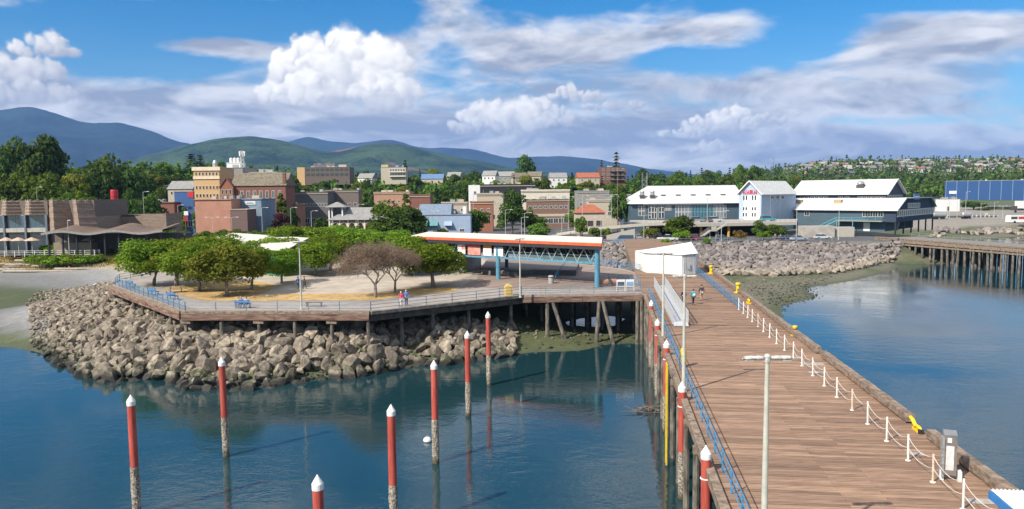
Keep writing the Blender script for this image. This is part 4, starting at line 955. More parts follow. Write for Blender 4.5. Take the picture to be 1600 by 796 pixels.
# --- brick hall with brown roof
r, w, h = bldg('brick_hall', 'red brick hall with long mossy brown roof and a pointed front gable', 362, 446, 291, 254, 11, brick_m, roof='gable', roofm=roofb_m, rise=4.6)
g0 = MB(); gw = 4.6; g0.extr([(-gw/2, 0, -1), (gw/2, 0, -1), (gw/2, 0, h-.6), (0, 0, h+2.6), (-gw/2, 0, h-.6)], (-w/2-1.4, -1.2, 0), (-w/2-1.4, 4, 0)); g0.build('front_gable', mat('brown_brick', (.27, .115, .07), .9, var=.2, scale=4), r, world=False)
g0 = MB(); g0.bar((-w/2-1.4-gw/2-.2, -1.35, h-.6), (-w/2-1.4, -1.35, h+2.8), .4, .25).bar((-w/2-1.4, -1.35, h+2.8), (-w/2-1.4+gw/2+.2, -1.35, h-.6), .4, .25); g0.build('gable_coping', brick_m, r, world=False)
for k in range(2): win_row(r, 3, -w/2-3.4, -w/2+.6, h-2.0-k*2.6, .95, 1.7, y=-1.2, fm=cream_m)
win_row(r, 7, -w/2+2.4, w/2-1, h-3.0, 1.1, 2.6, fm=white_m); MB().box((w/2-.5, .8, h+2.5), (1.0, 1.0, 3.6)).build('chimney', brick_m, r, world=False)
# --- terracotta and blue grey building on the shore street
r, w, h = bldg('terracotta_building', 'plain terracotta windowless building on the shore street', 304, 361, 313, 226, 12, terra_m, roofm=roofg_m, parapet=.25)
r, w, h = bldg('brown_annex', 'small brown rendered annex right of the terracotta building', 359.5, 386, 328, 224, 8, mat('brown_wall', (.16, .105, .09), .85, var=.1), roofm=beige_m)
MB().box((1.2, -.05, 1.4), (3.2, .08, 2.8)).build('shutter', dgrey_m, r, world=False)
r, w, h = bldg('blue_grey_shop', 'blue grey two storey shop building behind the terracotta building', 341, 408, 312.5, 234, 14, blueg_m, roofm=roofg_m, parapet=.3)
win_row(r, 2, -w/2+.6, -w/2+5.6, h-3.4, 2.0, 1.5); window(r, w/2-2.6, h-3.6, 2.2, 1.7); MB().box((1.2, -.05, h-3.7), (2.2, .06, 1.4)).build('recess_shade', dgrey_m, r, world=False)  # recess is only a flat dark plate, its shade put into the colour
for x, ww in ((-w/2+3.4, 5.2), (w/2-3.4, 3.2)):
    s_ = MB().box((x, -.1, h-1.1), (ww, .12, 1.1)).build('sign_board', white_m, r, world=False); sign_strokes(int(ww*2.2), ww*.8, .4, pblue_m, s_, (x, -.19, h-1.1), int(ww))
p = PD(290, 345, 214); r = thing('pole_sign', 'small red and white shop sign on a brown post beside the terracotta building', 'sign', (p.x, p.y, G))
MB().tube((0, 0, 0), (0, 0, 9.2), .12, .1, 8).build('post', mat('brown_post', (.2, .13, .09), .7), r, world=False); MB().box((.3, -.1, 8.6), (1.2, .25, 1.2)).build('upper_panel', white_m, r, world=False); MB().box((.1, -.1, 7.0), (1.4, .25, 1.5)).build('lower_panel', mat('maroon', (.25, .04, .05), .6), r, world=False)
r, w, h = bldg('blue_storefront', 'bright blue storefront with red corner left of the hotel tower', 272, 302, 300, 262, 10, sblue_m, roofm=roofg_m); MB().box((w/2-1, -.06, h-1), (2, .12, 2)).build('corner_panel', red_m, r, world=False)
win_row(r, 3, -w/2+.5, w/2-.5, h*.62, 1.5, 1.2, fm=sblue_m); win_row(r, 3, -w/2+.5, w/2-.5, h*.25, 1.8, 2.2)
r, w, h = bldg('grey_roofed_house', 'pale house with grey gable roof above the blue storefront', 262, 300, 296, 300, 10, beige_m, roof='gable', roofm=roofg_m, rise=3.4); win_row(r, 4, -w/2+.5, w/2-.5, h-1.6, 1.0, 1.2)
r, w, h = bldg('brick_shop', 'dark brick shop behind the low shingled wall at the left', 218, 272, 318, 258, 10, brick_m, roofm=roofg_m, parapet=.4); win_row(r, 5, -w/2+.6, w/2-.6, h*.55, 1.5, 1.8, fm=dgrey_m)
# --- hilltop office and others on the bluff
p = PD(505, 262, 470)
r, w, h = bldg('hilltop_office', 'long dark glazed office block with tan end wall on the bluff', 476, 546, 262, 470, 14, mat('brown_office', (.14, .11, .095), .85), zb=p.z-9)
MB().box((-w/2-2.4, 6, h/2-1), (4.9, 12.5, h+2.2)).build('end_wall', tan_m, r, world=False)
for z in (h-1.6, h-4.6): win_row(r, 9, -w/2+.5, w/2-.5, z, 2.3, 1.7, fm=dgrey_m)
sign_strokes(14, 13.5, 1.9, mat('faded_red_sign', (.34, .24, .25), .6), r, (-2, 1, h+1.7), 3); MB().box((9, 5, h+.9), (5, 3, 1.6)).build('roof_plant', beige_m, r, world=False); MB().bar((-10, 1.1, h+.4), (6, 1.1, h+.4), .15).build('sign_rail', metal_m, r, world=False)
r, w, h = bldg('hilltop_house', 'yellowish boxy hilltop house left of the fir', 595, 634, 262, 480, 10, beige_m, zb=p.z-9); MB().box((-w/2+2.5, 4, h+.8), (4.5, 8, 2.0)).build('raised_wing', mat('yellow_wall', (.50, .44, .22), .8), r, world=False); win_row(r, 6, -w/2+5.5, w/2-.4, h-1.8, 1.4, 1.5); win_row(r, 6, -w/2+5.5, w/2-.4, h-4.6, 1.4, 1.5)
for k in range(2): MB().box((2.5, -.8, h-3.1-k*2.9), (w-6, 1.5, .2)).build('balcony', white_m, r, world=False)
p2 = PD(958, 262, 500)
r, w, h = bldg('brown_flats', 'three storey brown flats with dark balconies under the tall fir', 938, 978, 262, 500, 14, mat('flats_brown', (.17, .085, .06), .85, var=.2), zb=p2.z-11)
for z in (h-1.6, h-4.5, h-7.4):
    win_row(r, 5, -w/2+.4, w/2-.4, z, 1.7, 1.5); MB().box((2.6, -.9, z-1.2), (w*.55, 1.7, .18)).build('balcony', dgrey_m, r, world=False)
hl = [(755, 772, 271, 'white hillside house at the left of the low hill row', white_m, roofg_m), (778, 800, 272, 'grey gabled hillside house next to the white one', grey_m, roofg_m), (805, 822, 274, 'brown roofed hillside house below the domed tree', beige_m, roofb_m), (826, 843, 272, 'low pale hillside house right of the domed tree', beige_m, roofb_m), (862, 884, 274, 'white hillside house with steep grey gable', white_m, roofg_m), (905, 935, 274, 'red roofed hillside house left of the brown flats', beige_m, roofr_m), (700, 716, 273, 'small pale house on the bluff among trees', beige_m, roofg_m), (660, 690, 276, 'blue roofed house on the bluff right of the fir', beige_m, mat('blue_roof', (.10, .19, .34), .7)), (560, 580, 275, 'small pale hilltop house right of the office block', white_m, roofg_m)]
for x0, x1, yt, lab, wm_, rm in hl:
    q = PD(x0, yt, 490); r, w, h = bldg('hillside_house', lab, x0-2, x1+2, yt+4, 490+r_.uniform(-10, 10), 9, wm_, zb=q.z-6.5, roof='gable', roofm=rm, rise=3.4, yaw=r_.uniform(-.35, .35)); win_row(r, 3, -w/2+.5, w/2-.5, h-1.6, 1.2, 1.3)
# --- mid town shops
def shop(name, lab, x0, x1, yt, d, dep, wm_, rows, par=.5, rm=None, fm=None):
    r, w, h = bldg(name, lab, x0, x1, yt, d, dep, wm_, roofm=rm or roofg_m, parapet=par)
    if len(rows) == 1 and rows[0][1] < .5: rows = rows+[(rows[0][0], .74, rows[0][2]*.75, 1.1)]
    MB().box((0, -.12, h-.35), (w+.1, .26, .3)).build('cornice', beige_m, r, world=False)
    for n, zf, ww, wh in rows: win_row(r, n, -w/2+.4, w/2-.4, h*zf, ww, wh, fm=fm)
    return r, w, h
shop('grey_shop', 'long dark grey two storey shop row behind the transit hall', 455, 512, 302, 300, 14, mat('charcoal_render', (.13, .125, .12), .85), [(12, .66, .7, 1.5), (6, .22, 1.8, 2.0)], rm=roofw_m)
shop('grey_shop', 'brownish shop row right of the dark grey one, pale roof edge', 505, 560, 299, 312, 12, mat('umber_render', (.17, .14, .12), .85), [(6, .62, 1.3, 1.4), (5, .22, 1.8, 2.0)], rm=roofw_m)
shop('brick_row', 'low brick row with entrance columns beside the dark small tree', 408, 462, 322, 262, 12, mat('orange_brick', (.30, .15, .09), .85, var=.2, scale=4), [(4, .45, 1.8, 2.2)], fm=beige_m)
shop('brick_row', 'red brick shop with three dark windows behind the blue grey building', 640, 672, 306, 300, 12, brick_m, [(3, .55, 2.0, 1.4)], rm=mat('blue_grey_roof', (.22, .29, .33), .7))
shop('brick_row', 'pale orange roofed shop left of the red brick shop', 584, 640, 302, 320, 12, mat('salmon_wall', (.42, .24, .16), .85), [(5, .45, 1.4, 1.4)], rm=roofw_m)
r, w, h = shop('black_hall', 'black upper hall with a white end wall above the tan shops', 750, 836, 290, 345, 16, mat('black_cladding', (.022, .022, .03), .6), [(14, .78, .8, 1.6)], fm=dgrey_m)
MB().box((-w/2-2.6, 8, h/2-1), (5.6, 16, h+2.4)).build('end_wall', white_m, r, world=False); window(r, -w/2-2.4, h*.8, 1.2, 1.6)
shop('tan_shop', 'tan shop with small high openings below the black hall', 745, 786, 304, 300, 12, beige_m, [(8, .72, .35, .9), (4, .3, 1.6, 2)])
shop('tan_shop', 'white parapet shop with wide brown front left of the red hip roof', 815, 890, 299, 310, 14, mat('ivory_wall', (.62, .56, .46), .8), [(6, .28, 2.4, 2.2)], par=.6, rm=roofw_m)
r, w, h = shop('tan_shop', 'brown banded shop with glass corner behind the parked cars', 823, 890, 313, 285, 12, mat('band_brown', (.20, .12, .085), .85), [(8, .25, 1.8, 2.0)], par=.3, rm=roofw_m); MB().box((0, -.1, h*.45), (w, .2, 1.0)).build('band', beige_m, r, world=False)
shop('tan_shop', 'grey warehouse with pale roof behind the dark reddish tree', 902, 952, 300, 330, 14, grey_m, [(5, .6, 1.4, 1.0)], rm=roofw_m)
shop('tan_shop', 'cream shop at the foot of the bluff near the lattice tower', 920, 985, 314, 290, 10, beige_m, [(5, .5, 1.4, 1.4)])
shop('brick_shop', 'small red brick corner shop with dark doorway left of the large street tree', 735, 770, 317, 262, 10, mat('corner_brick', (.30, .12, .07), .85), [(3, .45, 1.4, 2)], rm=roofg_m)
shop('grey_shop', 'small pale grey garage below the columnar street trees', 690, 730, 318, 280, 8, beige_m, [(3, .4, 1.6, 1.6)])
shop('grey_shop', 'grey utility building left of the white mall roof', 952, 985, 306, 300, 12, grey_m, [(3, .5, 1.2, 1.2)])
r, w, h = bldg('red_roofed_kiosk', 'small building with red hip roof and brown posts beside the ramp', 900, 945, 333, 238, 8, beige_m, roof='hip', roofm=roofr_m, rise=2.6); win_row(r, 3, -w/2+.5, w/2-.5, h*.5, 1.8, 1.8, fm=brick_m)
# blue grey building with awnings
r, w, h = bldg('blue_building', 'pale blue building with three awnings above the orange roof', 652, 735, 337, 205, 14, pblue_m, roofm=mat('slate_roof', (.16, .19, .23), .8))
MB().extr([(0, 1.2, h+.1), (0, 12, h+.1), (0, 10, h+3.0), (0, 4.5, h+3.0)], (-w/2+.2, 0, 0), (w/2-5.5, 0, 0)).build('raised_roof', mat('blue_slate', (.17, .22, .29), .75), r, world=False)
MB().box((w/2-2, 6, h+1.0), (.9, .9, 2.6)).build('chimney', white_m, r, world=False); MB().lathe((w/2-4, 6, h), [(.6, 0), (.6, .9), (.3, 1.3)], 8).build('roof_vent', metal_m, r, world=False)
for x, aw in ((-w/2+2.2, mat('teal_awning', (.10, .28, .28), .7)), (-w/2+4.6, mat('teal_awning', (.10, .28, .28), .7)), (1.2, pblue_m)):
    MB().extr([(0, -1.1, h*.62), (0, 0, h*.62), (0, 0, h*.62+1.2)], (x-1.1, 0, 0), (x+1.1, 0, 0)).build('awning', aw, r, world=False)
window(r, -w/2+4.6, h*.40, 1.2, 1.4); window(r, w/2-2.4, h*.44, 1.4, 1.0); MB().box((1.2, -.04, 1.4), (1.8, .1, 2.8)).build('door', dgrey_m, r, world=False); window(r, -w/2+2.2, h*.40, 1.2, 1.4)
# transit hall with hip roof, cupola and columns
a = PD(560, 330, 232); r = thing('transit_hall', 'open hall with grey hip roof, arcade of pale columns and a small cupola', 'hall', (a.x, a.y, G))
hip(MB(), -9, 10, 0, 12, 5.6, 9.4, .8, .3).build('roof', roofg_m, r, world=False); c_ = hip(MB(), -10.2, -4.6, 1, 6, 9.6, 11.2, .5, .45).build('cupola_roof', roofg_m, r, world=False)
for sx in (-9.6, -5.4):
    for sy in (1.5, 5.5): MB().box((sx, sy, 4.8), (.4, .4, 9.6)).build('cupola_post', white_m, r, world=False)
MB().box((.5, 7, 2.6), (17, 7, 5.2)).build('inner_wall', beige_m, r, world=False)
for k in range(8):
    x = -8.6+k*2.6; MB().box((x, .2, 2.8), (.5, .5, 5.6)).build('column', cream_m, r, world=False)
    if k < 7: MB().path([(x+1.3+1.05*math.cos(t), .2, 3.6+1.2*math.sin(t)) for t in np.linspace(0, math.pi, 7)], [.22]*7, 5).build('arch', cream_m, r, world=False)
win_row(r, 6, -7.5, 8.5, 2.2, 1.6, 2.6, y=3.5)
for k, (px, py, c) in enumerate(((493, 352, mat('purple_canvas', (.30, .14, .48), .7)), (515, 350, white_m), (540, 349, white_m), (503, 353, white_m))):
    p = P(px, py, G); t = thing('market_tent', ('purple canopy market tent on the street', 'white market tent between the purple one and the hall', 'white market tent at the front of the transit hall', 'small white market tent right of the purple canopy')[k], 'tent', p)
    for sx in (-1.4, 1.4):
        for sy in (-1.4, 1.4): MB().tube((sx, sy, 0), (sx, sy, 2.2), .05, n=5).build('leg', metal_m, t, world=False)
    hip(MB(), -1.5, 1.5, -1.5, 1.5, 2.2, 3.3, .1, .48).build('canopy', c, t, world=False)
# red sign on white pole
p = PD(180, 330, 218); r = thing('pole_sign', 'red cylinder sign on a white pole behind the hotel', 'sign', (p.x, p.y, G)); q = PD(180, 318, 218).z-G; tz = PD(180, 297, 218).z-G
MB().lathe((0, 0, 0), [(.5, 0), (.42, q)], 12).build('pole', white_m, r, world=False, smooth=False); MB().lathe((0, 0, q), [(.75, 0), (1.0, .15), (1.0, tz-q-.2), (.9, tz-q)], 16).build('drum', red_m, r, world=False); MB().lathe((0, 0, q+(tz-q)*.45), [(1.02, 0), (1.02, .25)], 16).build('band', mat('dark_red', (.25, .02, .03), .5), r, world=False)
# ================================================================ SHINGLED HOTEL AT THE LEFT
shing_m = bpy.data.materials.new('shingle_wall'); shing_m.use_nodes = True; T = NT(shing_m.node_tree); b = T.n['Principled BSDF']; b.inputs['Roughness'].default_value = .85
pos = T.node('ShaderNodeNewGeometry').outputs['Position']; br = T.node('ShaderNodeTexBrick'); T.inp(br.inputs['Vector'], T.xyz(T.m('ADD', T.sep(pos)[0], T.m('MULTIPLY', T.sep(pos)[1], .7)), T.sep(pos)[2], 0.0))
br.inputs['Scale'].default_value = 1.0; br.inputs['Brick Width'].default_value = 1.3; br.inputs['Row Height'].default_value = .38; br.inputs['Mortar Size'].default_value = .04; br.inputs['Color1'].default_value = (.30, .215, .16, 1); br.inputs['Color2'].default_value = (.15, .11, .09, 1); br.inputs['Mortar'].default_value = (.06, .045, .04, 1); br.inputs['Bias'].default_value = -.2
T.l.new(T.mix(T.noise(pos, 1.5, 4), br.outputs['Color'], (.36, .27, .2), 'MIX'), b.inputs['Base Color']); T.n[-1].name
bn = T.node('ShaderNodeBump'); bn.inputs['Strength'].default_value = 1; bn.inputs['Distance'].default_value = .15; T.l.new(br.outputs['Fac'], bn.inputs['Height']); bn.invert = True; T.l.new(bn.outputs[0], b.inputs['Normal'])
HD = 183; hz0 = 4.6
hot = thing('shingled_hotel', 'hotel with scalloped brown shingle walls, glass front and terrace above the beach', 'hotel', (PD(60, 380, HD).x, HD, hz0))
def hx(px): return PD(px, 380, HD).x-hot.location.x
def hzz(py, d=HD): return PD(60, py, d).z-hz0
def wavy_wall(px0, px1, zb_, zt, amp, per, y0, m, name, taper=0.0, n=60):
    mb = MB(); xs = np.linspace(hx(px0), hx(px1), n); k = []
    for i, x in enumerate(xs):
        ph = (x-xs[0])/per; tri = abs((ph % 1)*2-1); k.append((x, y0-amp*(1-tri)*1.0))
    V = []; rows = 9
    for j in range(rows+1):
        f = j/rows; z = zb_+(zt-zb_)*f
        for (x, y) in k: V.append((x*(1+0*f)-taper*f*(x-xs[0])/(xs[-1]-xs[0]), y+f*.5+(.12 if j % 2 else 0), z+(.25*math.sin(x*5.1) if j == rows else 0)))
    nn = len(k); Fc = [(j*nn+i, j*nn+i+1, (j+1)*nn+i+1, (j+1)*nn+i) for j in range(rows) for i in range(nn-1)]
    mb.add(V, Fc); return mb.build(name, m, hot, world=False)
zt = hzz(313); zr = hzz(336)
MB().box(((hx(-150)+hx(74))/2, 9, zt/2), (hx(74)-hx(-150), 16, zt-.3)).build('core', mat('hotel_core', (.16, .13, .11), .85), hot, world=False)
wavy_wall(-150, 74, zr, zt, 2.6, 5.9, 1.2, shing_m, 'upper_shingle_band', n=120)
wavy_wall(74, 152, hzz(362), zt, 3.3, 6.4, 1.0, shing_m, 'shingle_tower', taper=1.2, n=50)
MB().box(((hx(74)+hx(150))/2, 9, zt/2), (hx(150)-hx(74)-1, 16, zt-.3)).build('tower_core', mat('hotel_core', (.16, .13, .11), .85), hot, world=False)
e0 = hx(152)-1.2; mb = MB(); mb.add([(e0+1.2, .6, 0), (e0+1.2, 17, 0), (e0, 17, zt), (e0, 1.1, zt)], [(0, 1, 2, 3)]); mb.build('tower_side', shing_m, hot, world=False)
zf = hzz(357); zs = hzz(363)
MB().box(((hx(-150)+hx(74))/2, .7, (zf+zs)/2), (hx(74)-hx(-150), 1.0, zf-zs)).build('spandrel', mat('pale_panel', (.42, .39, .33), .8), hot, world=False)
n = 12
for k in range(n):
    x = hx(74)-(k+.5)*5.3
    pn = MB().box((x, .85, (zf+zr)/2), (5.0, .1, zr-zf)).build('window', mat('mullion_blue', (.28, .36, .42), .4), hot, world=False); MB().box((x-1.25, .77, (zf+zr)/2), (2.35, .06, zr-zf-.35)).build('pane', glass_b, pn, world=False); MB().box((x+1.25, .77, (zf+zr)/2), (2.35, .06, zr-zf-.35)).build('pane', glass_b, pn, world=False)
    pn = MB().box((x, .85, zs/2), (5.0, .1, zs)).build('window', dgrey_m, hot, world=False); MB().box((x, .77, zs/2), (4.7, .06, zs-.5)).build('pane', glass_m, pn, world=False)
    MB().box((x+2.62, .3, zr/2), (.45, .5, zr)).build('column', mat('slate_column', (.13, .16, .19), .6), hot, world=False)
# low wing and wavy canopy roof
wd = 196
lw = thing('shingled_low_wing', 'low long shingled wall running right from the hotel', 'wall', (PD(210, 360, wd).x, wd, hz0)); mb = MB(); xa, xb = PD(150, 350, wd).x-lw.location.x, PD(260, 350, wd).x-lw.location.x
za, zb2 = PD(150, 337, wd).z-hz0, PD(255, 334, wd).z-hz0
mb.extr([(xa, 0, 0), (xb, 0, 0), (xb, 0, zb2), (xb-4, 0, zb2-.2), ((xa+xb)/2, 0, za-.4), (xa, 0, za)], (0, 0, 0), (0, 9, 0)); mb.build('wall', shing_m, lw, world=False)
MB().box(((xa+xb)/2, 4.5, za+.0), (xb-xa-.4, 8.5, .2)).build('roof', roofb_m, lw, world=False)
wv_m = mat('brown_membrane_roof', (.15, .105, .08), .85, var=.2, scale=.5)
wr = thing('wavy_canopy', 'long undulating brown canopy roof on dark posts beside the hotel', 'canopy', (PD(185, 375, 178).x, 178, hz0)); xs = np.linspace(PD(80, 360, 178).x, PD(266, 360, 178).x, 40)-wr.location.x
top = []; zc = PD(150, 361, 178).z-hz0
for x in xs: top.append((x, zc+.32*math.sin(x*.5+1.0)))
V = []; Fc = []
for dy, dz in ((-4, 0), (6, .9)):
    for x, z in top: V.append((x, dy, z+dz+(.4*math.cos(x*.5) if dy > 0 else 0)))
for dy, dz in ((-4, -.45), (6, .4)):
    for x, z in top: V.append((x, dy, z+dz))
nn = 40
for i in range(nn-1): Fc += [(i, i+1, nn+i+1, nn+i), (2*nn+i, 3*nn+i, 3*nn+i+1, 2*nn+i+1)]
MB().add(V, Fc).build('roof', wv_m, wr, world=False)
mb = MB(); mb.add([(x, -4.02, z+.02) for x, z in top]+[(x, -4.02, z-.5) for x, z in top], [(i+nn, i+1+nn, i+1, i) for i in range(nn-1)]); mb.build('eave_band', mat('grey_eave', (.25, .24, .23), .7), wr, world=False)
for k in range(9): x = xs[0]+1+(xs[-1]-xs[0]-2)*k/8; MB().box((x, -2.8, (zc-.8)/2), (.35, .35, zc-.8)).build('post', black_m, wr, world=False)
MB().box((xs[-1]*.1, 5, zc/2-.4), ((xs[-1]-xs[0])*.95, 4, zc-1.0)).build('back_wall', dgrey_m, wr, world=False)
MB().box((PD(112, 375, 178).x-wr.location.x, 1.5, 1.5), (9, 3, 3.0)).build('service_wall', mat('tan_panel', (.25, .21, .15), .8), wr, world=False)
# terrace railing and umbrellas
tw = thing('terrace_railing', 'pale terrace railing in front of the shingled hotel', 'railing', (PD(60, 388, 176).x, 176, hz0-.2))
x0_, x1_ = PD(-150, 388, 176).x-tw.location.x, PD(156, 388, 176).x-tw.location.x; k = x0_
while k < x1_: MB().box((k, 0, .75), (.12, .12, 1.5)).build('post', white_m, tw, world=False); k += 2.4
for z in (.5, 1.0, 1.45): MB().bar((x0_, 0, z), (x1_, 0, z), .07).build('rail', white_m, tw, world=False)
um_m = mat('tan_canvas', (.50, .38, .28), .8, var=.1)
for k, (px, lab) in enumerate(((-18, 'tan terrace umbrella cut by the left edge'), (10, 'leftmost whole tan umbrella on the hotel terrace'), (29, 'second tan umbrella from the left on the hotel terrace'), (50, 'third tan umbrella on the hotel terrace, before the glass front'), (139, 'single reddish tan umbrella at the right end of the terrace'))):
    p = PD(px, 384, 179); t = thing('terrace_umbrella', lab, 'umbrella', (p.x, p.y, hz0)); hh = PD(px, 371, 179).z-hz0
    MB().tube((0, 0, 0), (0, 0, hh), .05, n=6).build('pole', white_m, t, world=False); MB().lathe((0, 0, 0), [(1.75, hh-.8), (.9, hh-.35), (.06, hh)], 8).build('canopy', um_m, t, world=False); MB().lathe((0, 0, 0), [(.35, 0), (.35, .12)], 8).build('base', grey_m, t, world=False)
def lamp(px, pbase, ptop, z, label, arms=1, d=None, m=None, name='street_lamp', r=.09, armlen=1.2, group=None):
    p = P(px, pbase, z) if d is None else PD(px, pbase, d); p = Vector((p.x, p.y, z)); h = PD(px, ptop, p.y).z-z; m = m or grey_pole
    t = thing(name, label, 'lamp post', p, 0, group); MB().tube((0, 0, 0), (0, 0, h), r, r*.6, 8).build('pole', m, t, world=False)
    for k in range(arms):
        s = 1 if k == 0 else -1
        a = MB().path([(0, 0, h-.25), (s*.5, 0, h+.05), (s*armlen, 0, h+.1)], [.05, .05, .05], 6).build('arm', m, t, world=False); MB().box((s*(armlen+.25), 0, h+.07), (.75, .3, .16), 0, .7).build('lamp_head', m, a, world=False)
    MB().lathe((0, 0, 0), [(r*1.9, 0), (r*1.9, .12), (r*1.1, .3)], 8).build('base', m, t, world=False)
    return t
lamp(59, 330, 293, G, 'street lamp behind the shingled hotel', d=215); lamp(226, 352, 300, G, 'street lamp above the low shingled wall', d=215); lamp(108, 386, 345, hz0, 'short pale lamp post on the hotel terrace', d=175, r=.12, armlen=.1)
lamp(279, 352, 321, G, 'thin street lamp before the blue storefront', d=218)
# ================================================================ MALL ON THE RIGHT
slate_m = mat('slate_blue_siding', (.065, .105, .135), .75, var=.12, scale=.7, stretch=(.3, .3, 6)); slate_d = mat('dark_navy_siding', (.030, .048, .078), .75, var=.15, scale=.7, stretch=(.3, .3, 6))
lb_m = mat('light_blue_siding', (.36, .45, .56), .7, var=.06, scale=.8); met_m = bpy.data.materials.new('white_metal_roof'); met_m.use_nodes = True; T = NT(met_m.node_tree); b = T.n['Principled BSDF']; b.inputs['Roughness'].default_value = .5
pos = T.node('ShaderNodeNewGeometry').outputs['Position']; T.l.new(T.mix(T.noise(pos, .4, 4, .6), (.47, .475, .465), (.60, .595, .575)), b.inputs['Base Color']); rib_m = mat('roof_rib', (.45, .47, .48), .5); teal_m = mat('teal_metal', (.10, .36, .42), .5, var=.1)
def roof_ribs(root, x0, x1, n, yA, zA, yB, zB, m=rib_m, name='standing_seam'):
    for k in range(n+1):
        x = x0+(x1-x0)*k/n; MB().bar((x, yA, zA+.07), (x, yB, zB+.07), .1, .12).build(name, m, root, world=False)
ZD = 9.0    # parking deck level
M1d = 252
a = PD(986, 343, M1d); bq = PD(1166, 343, M1d); mall = thing('mall_west_hall', 'long mall hall with white metal roof and glazed front behind the parking deck', 'building', ((a.x+bq.x)/2, M1d, G)); w1 = bq.x-a.x; e1 = PD(1000, 319, M1d).z-G; rg = PD(1000, 291, M1d+13).z-G
MB().box((0, 13, e1/2), (w1, 26, e1)).build('wall', slate_m, mall, world=False)
xl, xr = -w1/2, w1/2
mb = MB(); mb.add([(xl-.6, -1.2, e1), (xr, -1.2, e1), (xr, 13, rg), (xl+8, 13, rg), (xl+6, 27, e1), (xr, 27, e1), (xl-.6, 27, e1)], [(0, 1, 2, 3), (3, 2, 5, 6), (0, 3, 6)]); mb.build('roof', met_m, mall, world=False)
for k in range(5): MB().box((xl+12+k*5.2, 5.2, e1+(rg-e1)*.46+.12), (1.6, 1.1, .2), 0).build('skylight', dgrey_m, mall, world=False)
for px in (1003, 1019):
    x = PD(px, 300, M1d+4).x-mall.location.x; MB().box((x, 3.5, e1+2.2), (1.6, 1.4, 1.6)).build('roof_vent', dgrey_m, mall, world=False); MB().lathe((x, 3.5, e1+3.0), [(.7, 0), (.7, .9), (.9, 1.0), (.5, 1.5)], 8).build('vent_cap', metal_m, mall, world=False)
MB().box((-2, -.25, e1-.25), (w1*.7, .3, .3)).build('fascia', white_m, mall, world=False)
zw = ZD-G
for px0, px1, n, lo_, hi_, fm, gm in ((997, 1008, 2, .25, .95, white_m, glass_m), (1013, 1027, 3, .05, .95, white_m, glass_m), (1029, 1038, 2, .05, .95, white_m, glass_m), (1039, 1049, 4, .6, .95, white_m, glass_m), (1055, 1080, 5, .05, .95, white_m, glass_b), (1081, 1114, 7, .05, .95, teal_m, glass_b), (1115, 1135, 4, .05, .95, white_m, glass_b)):
    hh = e1-zw-.4
    for k in range(n):
        x = PD(px0+(px1-px0)*(k+.5)/n, 330, M1d).x-mall.location.x; ww = (px1-px0)/n*M1d/F
        for u in ((lo_, (lo_+hi_)/2), ((lo_+hi_)/2, hi_)): window(mall, x, zw+hh*(u[0]+u[1])/2, ww-.08, hh*(u[1]-u[0])-.08, fm=fm, gm=gm)
# central gabled tower and east halls: turned 45 degrees, lit fronts to the left, shaded ends to the right
TH = R(-45); EX = Vector((math.cos(TH), math.sin(TH), 0)); EY = Vector((-math.sin(TH), math.cos(TH), 0))
def along(px, A_, dr):
    """distance from A_ along dr until the point shows at pixel column px"""
    k = (px-800)/F; return (k*A_.y-A_.x)/(dr.x-k*dr.y)
def ground_pt(px, d): return Vector((PD(px, 350, d).x, d, G))
def zpx(py, d): return PD(1200, py, d).z-G
# tower: gable front (left-facing), long shaded side (right-facing); corner between them at px 1189
Ct = ground_pt(1189, 240); wg = -along(1155, Ct, EX); ls = along(1243, Ct, EY); tow = thing('mall_gable_tower', 'pale blue gabled entrance tower of the mall with red sign', 'building', Ct, TH)
e2 = zpx(302, 240); p2_ = zpx(282.5, 243)
MB().extr([(-wg, 0, 0), (0, 0, 0), (0, 0, e2), (-wg/2, 0, p2_-.15), (-wg, 0, e2)], (0, 0, 0), (0, ls, 0)).build('wall', lb_m, tow, world=False)
mb = MB(); mb.add([(-wg-.7, -.9, e2-.5), (-wg/2, -.9, p2_), (-wg/2, ls, p2_), (-wg-.7, ls, e2-.5), (.7, -.9, e2-.5), (.7, ls, e2-.5)], [(0, 1, 2, 3), (1, 4, 5, 2)]); mb.build('roof', met_m, tow, world=False)
for k in range(17): y = -.8+(ls+.7)*k/16; MB().bar((-wg/2, y, p2_+.06), (.7, y, e2-.44), .12, .14).build('standing_seam', rib_m, tow, world=False)
MB().bar((-wg-.7, -.95, e2-.5), (-wg/2, -.95, p2_), .12, .35).bar((-wg/2, -.95, p2_), (.7, -.95, e2-.5), .12, .35).build('gable_trim', white_m, tow, world=False)
MB().box((-wg*.42, -.05, zw+(e2-zw)*.45), (wg*.72, .1, (e2-zw)*.9)).build('white_panel', white_m, tow, world=False)
for zq, hq in ((e2-1.5, 1.7), (zw+3.6, 1.2), (zw+1.6, 1.4)):
    for f in (.22, .34, .62, .74): window(tow, -wg*(1-f), zq, wg*.09, hq, y=-.1, fm=white_m)
sign_strokes(8, wg*.66, 1.35, mat('sign_red', (.62, .03, .05), .5), tow, (-wg*.5, -.15, e2+.4), 5)
for k in range(3): window(tow, .0, e2-1.7, 2.0, 1.4, y=ls*.30+k*ls*.15, face='right')
for y in (ls*.24, ls*.52): MB().box((.06, y, e2/2), (.12, .3, e2)).build('corner_board', white_m, tow, world=False)
